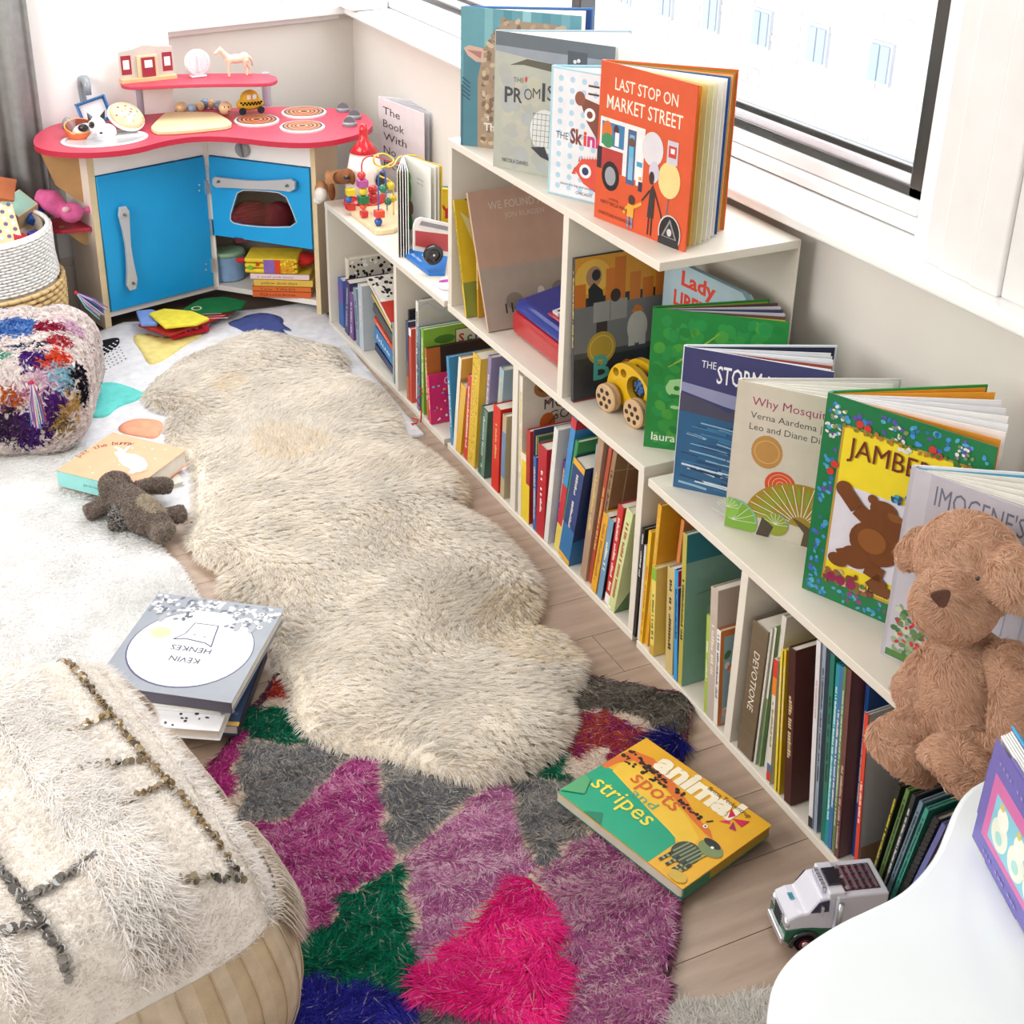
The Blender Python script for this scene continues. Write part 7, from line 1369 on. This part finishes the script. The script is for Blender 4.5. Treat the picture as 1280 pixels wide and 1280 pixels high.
blk('toy_block', 'small red block deep in the basket', (24, 302), bh-.05, (.04, .04, .04), '#c8283c', (.2, .3, .4)); blk('toy_block', 'small violet block at the basket rim', (44, 296), bh-.05, (.04, .03, .03), '#4a3aa0', (.2, .1, .8))
# ================================================================== cloth books by the kitchen
def ragbook(name, label, px, z, t, col, art=None, cat='cloth book'):
    p = P2(px, z); o = (p[0][0], p[0][1], 0); r = thing(name, label, cat, o); G(col).prism(p[::-1], z-t, z).build('pages', 'fabric', r, origin=o, bevel=.004, seg=3)
    if art:
        q0 = Vector(at_z(*px[0], z)); q1 = Vector(at_z(*px[1], z)); u_ = (q1-q0).normalized(); a = Art(T(-o[0], -o[1], 0)@basis(q0, u_, Vector((0, 0, 1)).cross(u_))); art(a); a.build('page_print', 'fabric', r)
    return r
ragbook('cloth_book', 'red cloth book with white figures lowest by the kitchen', ((214, 420), (262, 409), (256, 400), (206, 408)), .034, .014, '#c02838', lambda a: a.speck(.02, .006, .14, .03, 9, .007, ['#efe6e0', '#8ab0e0'], 3))
ragbook('cloth_book', 'layered red and yellow cloth book under the yellow one', ((172, 405), (212, 418), (258, 402), (300, 384), (262, 392), (190, 398)), .046, .010, '#b83a34')
ragbook('cloth_book', 'green cloth book with pink stripes and cream ring near the kitchen', ((228, 386), (250, 394), (302, 384), (308, 376), (280, 370), (250, 373)), .058, .010, '#1f6a3c', lambda a: a.ring(.03, .03, .012, .016, '#e0dcb0').line([(.08, .01), (.12, .05)], .005, '#c87a8a').line([(.10, .005), (.14, .045)], .005, '#c87a8a').line([(.12, .0), (.16, .04)], .005, '#e0b0b0'))
ragbook('cloth_book', 'blue and white cloth book peeping out beside the kitchen foot', ((170, 388), (176, 404), (196, 404), (206, 392), (190, 386)), .060, .012, '#7f9fe0')
ragbook('cloth_book', 'plain yellow cloth book with rounded edge on top of the pile', ((186, 391), (206, 408), (246, 404), (262, 397), (240, 388), (205, 385)), .072, .010, '#e6d84a')
# ================================================================== floor books
def floor_book(label, near_l, near_r, far_r, z, t, cov, art, edge=None, spine_side='x0', page='#f0ece2', dep=None):
    a = at_z(*near_l, z+t); b = at_z(*near_r, z+t); c = at_z(*far_r, z+t); u = (b-a); w = np.linalg.norm(u); u /= w; v = np.array([-u[1], u[0], 0]); d = dep or abs((c-b)@v)
    return flat_book('book', label, (a[0], a[1], z), tuple(u), tuple(v), w, d, t, cov, art, page, spine_side=spine_side, edge=edge), w, d
def bunny(a, w, h):
    a.rect(0, 0, w, h, '#eab08c')
    a.speck(.02, .02, w-.02, h-.02, 14, .003, ['#f6d8bc', '#f8e6cc'], 3)
    for i, ch in enumerate('pat the bunny'):
        an = PI*.98-i*.118; a.text(ch, w*.40+w*.36*math.cos(an), h*.34+h*.48*math.sin(an), .027, '#7a4424', rot=an-PI/2, align='c')
    a.poly([(w*x, h*y) for x, y in ((.34, .66), (.40, .70), (.44, .64), (.56, .66), (.70, .62), (.82, .52), (.86, .42), (.84, .34), (.80, .36), (.80, .28), (.74, .28), (.72, .36), (.58, .40), (.48, .46), (.44, .52), (.36, .56), (.32, .60))], '#f9f4ee').poly([(w*x, h*y) for x, y in ((.35, .66), (.24, .70), (.25, .73), (.36, .70))], '#f9f4ee').poly([(w*x, h*y) for x, y in ((.38, .69), (.36, .80), (.39, .81), (.42, .69))], '#f9f4ee').ell(w*.36, h*.63, .002, .002, '#6a5040')
    a.text('DOROTHY KUNHARDT', w*.68, h*.06, .009, '#c88a64', rot=.95, width=w*.42)
bb, w_, h_ = floor_book('peach board book with white rabbit and mint spine on the white rug', (70, 588), (166, 612), (238, 563), .026, .042, '#eab08c', bunny, edge='#8fd0cc', spine_side='y0')
a = Art(basis((w_*.35, 0, .018), (1, 0, 0), (0, 0, 1))); a.text('pat the bunny  dorothy kunhardt', 0, 0, .011, '#4a7a7a', width=w_*.6); a.build('spine_print', 'print', bb)
floor_book('thin white book poking out beneath the peach board book', (160, 621), (231, 601), (236, 585), .010, .012, '#e9e2d8', None, spine_side='x0', dep=.12)
def kev(a, w, h):
    a.rect(0, 0, w, h, '#8b919b'); a.ell(w*.5, h*.46, w*.455, h*.40, '#3c3f66', 40).ell(w*.5, h*.465, w*.445, h*.39, '#f4f3f1', 40).ell(w*.22, h*.58, w*.075, w*.07, '#f0d49a')
    q = random.Random(5)
    k0 = a.k
    for i in range(190):
        x = q.uniform(.02, .98); lim = .80-.10*math.sin(PI*x); y = q.uniform(lim, .98); a.ell(w*x, h*y, .006, .004, q.choice(['#e8e8e6', '#6a6e78', '#c9cbce', '#4a4e5a']), 6, q.uniform(0, 3)); a.k = k0+q.uniform(0, 4)
    a.k = k0+5
    for x, y in ((.13, .92), (.33, .86), (.52, .94), (.68, .88), (.86, .9), (.1, .82), (.9, .76)): a.ring(w*x, h*y, .0035, .006, '#f4f4f2', 10)
    for x in (.16, .74, .85): a.ell(w*x, h*.74, .006, .016, '#9a9ea6')
    a.poly([(w*.36, h*.86), (w*.38, h*.74), (w*.44, h*.70), (w*.58, h*.70), (w*.66, h*.76), (w*.66, h*.86)], '#dcdcdc').poly([(w*.42, h*.72), (w*.40, h*.60), (w*.34, h*.53), (w*.42, h*.55), (w*.58, h*.53), (w*.64, h*.50), (w*.62, h*.60), (w*.60, h*.72)], '#efefee')
    a.line([(w*.42, h*.72), (w*.40, h*.60), (w*.34, h*.53), (w*.42, h*.55), (w*.58, h*.53), (w*.64, h*.50), (w*.62, h*.60), (w*.60, h*.72), (w*.42, h*.72)], .0026, '#3c4266').line([(w*.46, h*.60), (w*.48, h*.60)], .003, '#3c4266').line([(w*.54, h*.59), (w*.56, h*.59)], .003, '#3c4266')
    a.text('KEVIN', w*.62, h*.365, .022, '#33335a', rot=PI, width=w*.22).text('HENKES', w*.66, h*.475, .022, '#33335a', rot=PI, width=w*.30)
floor_book('navy book with white branches and gold title edge at the bottom of the stack', (206, 902), (298, 908), (346, 812), .012, .022, '#35476a', lambda a, w, h: (a.speck(.01, .01, w-.01, h-.01, 140, .006, ['#aebcd0', '#d8dce4', '#2c3c5c', '#5a6c8c'], 3), a.rect(0, 0, w, h*.05, '#d8b060'), a.text('B', w*.90, h*.93, .03, '#e0b45c', rot=PI, bold=.03)), spine_side='x1', edge='#3a3a44')
floor_book('white book with tiny black marks second in the stack', (150, 905), (274, 914), (330, 790), .0355, .022, '#e9eaee', lambda a, w, h: a.speck(w*.3, h*.02, w*.9, h*.15, 9, .0035, ['#3a3a48'], 3), edge='#8aa05a', spine_side='x0')
floor_book('white book leaf layer under the cat book third in the stack', (140, 876), (276, 888), (327, 770), .0585, .010, '#eef0f3', None, spine_side='x0')
floor_book('grey picture book with upside down white cat on top of the stack', (116, 855), (289, 879), (326, 757), .0695, .024, '#8b919b', kev, edge='#54505f', spine_side='y0')
# animal board book
def anim(a, w, h):
    a.rect(0, 0, w, h, '#e3ab28').poly([(0, 0), (w*.74, 0), (w*.74, h*.30), (w*.60, h*.46), (w*.15, h*.55), (w*.0, h*.48)], '#14a079').poly([(w*.08, h*.50), (w*.05, h*.66), (w*.16, h*.70), (w*.40, h*.66), (w*.66, h*.56), (w*.80, h*.47), (w*.83, h*.30), (w*.64, h*.36), (w*.50, h*.39)], '#e8be3c')
    a.poly([(0, h*.48), (w*.0, h*.62), (w*.02, h*.80), (w*.16, h*.86), (w*.34, h*.80), (w*.56, h*.70), (w*.70, h*.62), (w*.80, h*.60), (w*.86, h*.54), (w*.80, h*.54), (w*.66, h*.58), (w*.45, h*.66), (w*.25, h*.72), (w*.10, h*.72), (w*.05, h*.60), (w*.04, h*.48)], '#d8702c').speck(w*.02, h*.66, w*.30, h*.80, 34, .0045, ['#2a1c14'], 4).speck(w*.30, h*.68, w*.5, h*.75, 18, .0040, ['#2a1c14'], 5).speck(w*.5, h*.62, w*.74, h*.68, 16, .0035, ['#2a1c14'], 6).ell(w*.76, h*.60, .004, .004, '#f4f0e8').ell(w*.76, h*.60, .002, .002, '#1a1412').line([(w*.74, h*.64), (w*.76, h*.69)], .003, '#2a1c14')
    a.text('animal', w*.20, h*.79, .064, '#f4ead0', width=w*.62, bold=.05).text('spots', w*.20, h*.53, .048, '#d0602c', width=w*.36, bold=.005).text('and', w*.29, h*.42, .025, '#5aa884', width=w*.18).text('stripes', w*.08, h*.25, .050, '#e8d84a', width=w*.46, bold=.005).text('Britta Teckentrup', w*.56, h*.92, .014, '#3a2c1a', width=w*.32)
    a.poly([(w*.80, h*.80), (w*.76, h*.90), (w*.82, h*.86)], '#c8204a').poly([(w*.82, h*.82), (w*.90, h*.90), (w*.90, h*.80)], '#c8204a').poly([(w*.82, h*.79), (w*.78, h*.72), (w*.84, h*.76)], '#d8285a').poly([(w*.84, h*.80), (w*.90, h*.74), (w*.86, h*.72)], '#a01c5a')
    a.ell(w*.83, h*.28, w*.085, h*.12, '#3a4038', rot=.3).ell(w*.90, h*.45, .022, .016, '#7a8a5c').ell(w*.88, h*.50, .016, .008, '#2c302c').ell(w*.90, h*.47, .0028, .0028, '#f4f4f0')
    for i in range(6): a.line([(w*(.77+i*.025), h*.18), (w*(.79+i*.025), h*.38)], .0032, '#7f8f68')
    for x in (.78, .83, .88, .91): a.line([(w*x, h*.22), (w*(x-.01), h*.08)], .006, '#2c302c').line([(w*x, h*.17), (w*(x-.002), h*.15)], .006, '#8a9a70').line([(w*(x-.006), h*.13), (w*(x-.008), h*.11)], .006, '#8a9a70')
    a.ell(w*.92, h*.06, w*.06, h*.05, '#c9a83c').poly([(w*.0, h*.02), (w*.12, h*.14), (w*.06, h*.28), (0, h*.3)], '#4fa06a').poly([(w*.22, h*.0), (w*.30, h*.1), (w*.36, 0)], '#0f7a5c')
pa = at_z(697, 990, .034); pb = at_z(853, 1112, .034); pc = at_z(962, 1030, .034); u_ = pb-pa; wd_ = np.linalg.norm(u_); u_ /= wd_; v_ = np.array([-u_[1], u_[0], 0]); dp_ = abs((pc-pb)@v_)
ab = thing('board_book', 'yellow and green animal board book lying on the rug edge', 'book', M=basis((pa[0], pa[1], .012), tuple(u_), tuple(v_)))
def rbx(w, d, z0, z1, c): return G(c).prism([tuple(p) for p in [(0, 0), (w-.006, 0), (w-.001, .002), (w, .007), (w, d-.007), (w-.001, d-.002), (w-.006, d), (0, d)]], z0, z1)
rbx(wd_, dp_, .0, .0025, '#178a6c').build('back_cover', 'print', ab); g = rbx(wd_-.002, dp_-.002, .003, .0195, '#cfc9b8'); g.build('pages', 'paper', ab); rbx(wd_, dp_, .020, .0225, '#e3ab28').build('front_cover', 'print', ab)
G('#3f7a5a').box(wd_-.0015, wd_+.0002, .004, dp_*.3, .003, .0195).box(wd_-.0015, wd_+.0002, dp_*.3, dp_-.006, .003, .0195, '#b08a2c').build('page_edge', 'paper', ab)
a = Art(T(0, 0, .0225)); anim(a, wd_, dp_); a.build('cover_print', 'print', ab)
# ================================================================== toys on the floor
# grey-brown rabbit
rb0 = at_z(172, 635, .05); rb = thing('plush_rabbit', 'grey brown plush rabbit lying by the peach board book', 'soft toy', (rb0[0], rb0[1], 0))
w = lambda x, y, z: tuple(at_z(x, y, z)-np.array([rb0[0], rb0[1], 0]))
body = blob('body', [('e', w(144, 607, .075), (.036, .034, .030)), ('t', [w(152, 616, .065), w(165, 630, .058), w(182, 646, .056), w(196, 655, .05)], [.026, .036, .042, .030]), ('t', [w(170, 610, .07), w(188, 607, .062), w(206, 607, .05), w(214, 609, .045)], [.013, .016, .018, .014]),
    ('t', [w(137, 618, .06), w(128, 633, .045), w(108, 642, .034)], [.014, .018, .017]), ('t', [w(145, 626, .055), w(147, 642, .045), w(148, 658, .034)], [.013, .018, .021]), ('t', [w(196, 652, .05), w(202, 662, .045), w(206, 668, .042)], [.024, .028, .024]), ('t', [w(205, 645, .05), w(220, 644, .045), w(230, 641, .045)], [.014, .018, .018])], .005, 'plush', '#8a7d76', rb, 4)
Pp, Np = sample_mesh(body.data, 26000); n = len(Pp); q = smooth_noise(Pp[:, 0], Pp[:, 1], 60, 3); Cc = tint(n, ['#95877f', '#a5978e', '#84776f', '#b3a69b'], .1)
lp = np.array(w(148, 655, .03)); k = (np.linalg.norm(Pp-lp, axis=1) < .045); Cc[k] = tint(k.sum(), ['#d0ccc6', '#3a3634', '#a09a94'], .1); lp = np.array(w(206, 668, .04)); k = (np.linalg.norm(Pp-lp, axis=1) < .03); Cc[k] = tint(k.sum(), ['#c0b4a8', '#a89c92'], .1)
lp = np.array(w(190, 632, .08)); k = (np.linalg.norm(Pp-lp, axis=1) < .035); Cc[k] = tint(k.sum(), ['#d8ccb8', '#c4b8a4'], .08)
Dd = np.cross(Np, RNG.normal(0, 1, (n, 3))); Dd /= np.linalg.norm(Dd, axis=1)[:, None]; pile('fur', Pp, Np, Dd, RNG.uniform(.006, .011, n), .0022, Cc, rb)
# toy truck
tp = at_z(1008, 1186, 0); tq = at_z(1092, 1140, 0); td = tq-tp; td /= np.linalg.norm(td); 
TR = at_z(987, 1171, 0); hdg = math.atan2(*(at_z(1010, 1187, 0)-at_z(982, 1165, 0))[:2][::-1])
tr = thing('toy_truck', 'white and green toy utility truck on the wooden floor', 'toy', M=T(1.127, 1.137, 0)@RZ(math.radians(163))@Matrix.Scale(.68, 4))
# local: +x forward (front), y left; length .20 width .115
G('#0f5a40').prism([(-.02, .018), (.085, .018), (.098, .03), (.098, .062), (.06, .066), (.03, .060), (-.02, .055)], -.047, .047, M=basis((0, 0, 0), (1, 0, 0), (0, 0, 1))).build('lower_body', 'gloss', tr, bevel=.003)
G('#d5d5e0').prism([(-.01, .050), (.040, .060), (.098, .060), (.094, .092), (.072, .102), (.052, .104), (.028, .142), (-.01, .148)], -.046, .046, M=basis((0, 0, 0), (1, 0, 0), (0, 0, 1))).build('cab', 'gloss', tr, bevel=.005, seg=3)
G('#cfcfdb').box(-.125, -.008, -.052, .052, .045, .150).build('box_body', 'gloss', tr, bevel=.005, seg=3); G('#dadae4').box(-.028, .010, -.047, .047, .140, .157).build('roof_step', 'gloss', tr, bevel=.004)
g = G('#d8d8e2').box(.012, .020, -.030, .030, .148, .158); 
for i in range(6): g.box(.010, .019, -.028+i*.0095, -.021+i*.0095, .152, .162)
g.build('light_bar', 'metal', tr); G('#2a2a30').box(-.026, .004, -.024, .024, .157, .163).build('vent', 'gloss', tr, bevel=.001)
g = G('#5f2036').box(-.110, -.030, -.036, .036, .150, .1515)
g.build('grille_panel', 'gloss', tr); g = G('#9a9aa2')
for i in range(5): g.box(-.106+i*.0155, -.100+i*.0155, -.034, .034, .1515, .154, '#b8b8c0')
for i in range(4): g.box(-.106, -.034, -.032+i*.0195, -.028+i*.0195, .1515, .1535, '#7a7a84')
g.build('grille_bars', 'metal', tr); g = G('#dfe4ea')
for i in range(3): g.lathe([(.005, 0), (.004, .004)], 10, M=T(-.036-i*.0001, -.03+i*.03, .153))
g.build('lamp', 'metal', tr)
for s in (-1, 1):
    G('#26244a').prism([(.006, .108), (.046, .108), (.030, .136), (.008, .139)], 0, .002, M=basis((0, s*.0465+(.0 if s < 0 else .002), 0), (1, 0, 0), (0, 0, 1))).build('side_window', 'gloss', tr)
    G('#c9ccd2').tube([(-.016, s*.056, .05), (-.016, s*.056, .135)], .0055, 10).build('exhaust_pipe', 'metal', tr, smooth=True)
    G('#e6e6ea').box(.020, .026, s*.050-.006, s*.050+.006, .100, .128).build('mirror', 'metal', tr, bevel=.002)
    f_ = G('#1c1c20').tube([(.052+.030*math.cos(t), s*.048, .022+.030*math.sin(t)) for t in np.linspace(-.2, PI+.2, 12)], .006, 8).build('fender', 'gloss', tr, smooth=True)
    for x in (.052, -.085):
        Mw = T(x, s*.044, .0225)@RX(PI/2*(-s)*1.0); wg = G('#19191b').lathe([(.015, -.010), (.0215, -.009), (.0225, -.004), (.0225, .006), (.021, .010), (.014, .010)], 26, M=Mw).build('wheel', 'fabric', tr, smooth=True, sharp=.6); G('#b81f34').lathe([(.014, .008), (.013, .0115), (.010, .009)], 20, M=Mw).build('rim', 'gloss', wg, smooth=True, sharp=.4); G('#e0e0e4').lathe([(.0095, .008), (.0075, .012), (.002, .0135)], 14, M=Mw).build('hub', 'metal', wg, smooth=True, sharp=.5)
G('#e4e4ea').box(.095, .105, -.044, .044, .020, .036).build('bumper', 'metal', tr, bevel=.003)
for s in (-1, 1): G('#dfe3ea').ell((.094, s*.036, .076), (.008, .012, .012), n=14, m=8).build('headlamp', 'metal', tr, smooth=True)
g = G('#e8e8ec').box(.096, .099, -.022, .022, .048, .088)
for i in range(5): g.box(.099, .101, -.020, .020, .050+i*.008, .053+i*.008, '#3a3c44')
g.build('radiator_grille', 'metal', tr)
a = Art(T(.070, -.008, .1035)@RZ(-PI/2)); a.rect(-.008, -.006, .012, .006, '#4a9ab0').text('TT', -.005, -.004, .009, '#1c3a44', width=.013, bold=.02); a.build('bonnet_print', 'print', tr)
a = Art(basis((.012, -.0462, .082), (1, 0, 0), (0, 0, 1))); a.ring(0, 0, .0065, .0075, '#5a5a66', 18).text('HESS', -.006, -.002, .0045, '#3a3a4a', width=.012); a.build('door_print', 'print', tr)
# ================================================================== bear
bo = at_z(1195, 985, ZN); BX = 1.225; br_ = thing('teddy_bear', 'light brown fluffy teddy bear sitting on the shelf edge', 'soft toy', (BX, 1.05, ZN)); 
w = lambda x, y, X: tuple(at_x(x, y, X)-np.array([BX, 1.05, ZN]))
bear = blob('body', [('e', w(1210, 870, 1.24), (.062, .070, .098)), ('e', w(1206, 925, 1.235), (.060, .066, .055)), ('e', w(1212, 706, 1.245), (.062, .076, .070)), ('e', w(1194, 756, 1.195), (.056, .050, .050)), ('e', w(1184, 752, 1.18), (.050, .042, .044)),
    ('t', [w(1180, 812, 1.23), w(1158, 838, 1.21), w(1144, 862, 1.205), (w(1138, 872, 1.205))], [.022, .027, .031, .026]), ('t', [w(1255, 810, 1.24), w(1268, 860, 1.215), w(1268, 910, 1.20), w(1262, 935, 1.195)], [.024, .028, .031, .026]),
    ('t', [w(1172, 905, 1.215), w(1145, 925, 1.175), w(1128, 942, 1.155), w(1122, 950, 1.15)], [.036, .046, .055, .050]), ('t', [w(1224, 945, 1.215), w(1208, 958, 1.165), w(1194, 968, 1.14), w(1190, 974, 1.135)], [.036, .046, .054, .050]),
    ('t', [w(1182, 672, 1.255), w(1158, 680, 1.240), w(1146, 697, 1.235), w(1147, 708, 1.235)], [.016, .026, .030, .026]), ('t', [w(1250, 690, 1.255), w(1268, 715, 1.235), w(1274, 740, 1.225), w(1272, 752, 1.225)], [.018, .034, .036, .030])], .0075, 'plush', '#c9a080', br_, 5)
Pp, Np = sample_mesh(bear.data, 190000); n = len(Pp); a1 = smooth_noise(Pp[:, 0]*1.2+Pp[:, 2], Pp[:, 1], 45, 7)*2.2+smooth_noise(Pp[:, 1], Pp[:, 2]*1.1, 110, 8)*2
ref = np.stack([np.cos(a1), np.sin(a1), np.full(n, -.8)], 1)+RNG.normal(0, .25, (n, 3)); Dd = ref-Np*np.sum(ref*Np, 1)[:, None]; Dd /= np.linalg.norm(Dd, axis=1)[:, None]+1e-9
pile('fur', Pp, Np, Dd, RNG.uniform(.007, .0125, n), .0017, tint(n, ['#e6c2a8', '#deb69a', '#eecdb4', '#d6ab8c', '#e8c6aa', '#e2bda0'], .08), br_, curl=.95)
c0 = np.array(w(1184, 752, 1.185)); cam_dir = (C0-(c0+np.array([BX, 1.05, ZN]))); cam_dir /= np.linalg.norm(cam_dir)
np_ = np.array(at_x(1176, 748, 1.14))-np.array([BX, 1.05, ZN])
# nose: heart-like triangular felt pad on the muzzle tip
q = w(1177, 750, 1.130); G('#5f4238').prism(curve_round([(-.012, .012), (.012, .012), (.012, .004), (.0, -.014), (-.012, .004)], 2), -.004, .004, M=T(*q)@RZ(-.55)@RX(1.1)@RZ(.25)).build('nose', 'fabric', br_, bevel=.002)
g = G('#2a1c16'); 
for px in ((1222, 723),): q = w(px[0], px[1], 1.182); g.ell(q, .003, n=10, m=7)
g.build('eye', 'gloss', br_, smooth=True)
# ================================================================== white table and purple book
ZT2 = .50
op = ((958, 1330), (958, 1290), (960, 1255), (966, 1226), (982, 1200), (1006, 1178), (1050, 1150), (1090, 1132), (1125, 1115), (1150, 1092), (1170, 1066), (1183, 1034), (1192, 1010), (1206, 988), (1226, 974), (1250, 966), (1290, 962), (1380, 975), (1500, 1010), (1620, 1120), (1700, 1300), (1600, 1500), (1200, 1560), (1000, 1480))
tpz = [tuple(at_z(x, y, ZT2)[:2]) for x, y in op]; tpz = [tuple(p) for p in curve_round(tpz, 2)]; to = (.95, .65, 0)
tb = thing('childrens_table', 'glossy white wavy-edged childrens table in the lower right corner', 'table', to)
G('#e2e9ed').prism(tpz[::-1], ZT2-.022, ZT2).build('table_top', 'gloss', tb, bevel=.007, seg=4, origin=to)
for x, y in ((.80, .60), (1.08, .78), (1.12, .50)): G('#e6e9eb').lathe([(.016, 0), (.018, .01), (.024, ZT2-.022)], 20, M=T(x-to[0], y-to[1], 0)).build('leg', 'gloss', tb, smooth=True, sharp=.6)
# book standing open on table
s0 = at_z(1213, 1046, ZT2); 
A_ = np.array(at_z(1213, 1046, ZT2)); B_ = np.array(at_z(1274, 1160, ZT2)); 
# lower edge from A_ to B_, upper left corner at (1245, 917)
dd = (B_-A_); wl = np.linalg.norm(dd); dd /= wl; perp = np.array([-dd[1], dd[0], 0]); 
r0 = ray(1245, 917); n_ = dd; tt = (n_@(A_-C0))/(n_@r0); Q = C0+r0*tt; upv = Q-A_; hh = np.linalg.norm(upv); upv /= hh
pb_ = thing('board_book', 'purple board book with white rabbits standing open on the white table', 'book', M=basis((A_[0], A_[1], ZT2+.001), tuple(dd), tuple(upv)))
wb_ = wl+.03; nsgn = 1 if (np.cross(dd, upv)@(C0-A_)) > 0 else -1
G('#6a62a8').prism([(p[0], p[1]) for p in curve_round([(0, 0), (wb_, 0), (wb_, hh), (0, hh)], 1)], -.003 if nsgn > 0 else 0, 0 if nsgn > 0 else .003).build('front_cover', 'print', pb_, bevel=.0008, seg=1)
for i in range(5): G(['#f4f2ee', '#eceae6'][i % 2]).box(.002, wb_-.004, .002, hh-.002, 0, .0022, M=T(0, hh, -.004*nsgn)@RX((.18+.09*i)*nsgn*1)@T(0, -hh, -.0025*(i+1)*nsgn)).build('leaf', 'paper', pb_, bevel=.0006, seg=1)
G('#2f9ad0').box(.0, wb_, .0, hh, 0, .003, M=T(0, hh, -.004*nsgn)@RX(.72*nsgn)@T(0, -hh, -.016*nsgn)).build('back_cover', 'print', pb_, bevel=.0008, seg=1)
a = Art(I4() if nsgn > 0 else I4()); a.rect(wb_*.02, hh*.02, wb_*.98, hh*.98, '#7068b0').poly([(wb_*.12, hh*.16), (wb_*.9, hh*.16), (wb_*.9, hh*.74), (wb_*.12, hh*.74)], '#d070a8').poly([(wb_*.2, hh*.22), (wb_*.9, hh*.22), (wb_*.9, hh*.62), (wb_*.2, hh*.62)], '#86c8d8')
for x in (.34, .60, .84): a.ell(wb_*x, hh*.36, wb_*.12, hh*.13, '#e6ead8').ell(wb_*x, hh*.50, wb_*.08, hh*.09, '#eef0e2').ell(wb_*(x-.04), hh*.58, wb_*.03, hh*.03, '#d8c46a').ell(wb_*x, hh*.33, wb_*.05, hh*.05, '#a8d8d0')
q = random.Random(4); [a.rect(wb_*(.14+.055*i), hh*.84, wb_*(.14+.055*i+q.uniform(.02, .045)), hh*.865, '#948ec6') for i in range(13) if i % 5 != 4]; [a.rect(wb_*(.2+.05*i), hh*.07, wb_*(.2+.05*i+q.uniform(.02, .04)), hh*.09, '#948ec6') for i in range(11) if i % 4 != 3]
if nsgn < 0: a.v = [(p[0], p[1], -p[2]) for p in a.v]
a.build('cover_print', 'print', pb_)
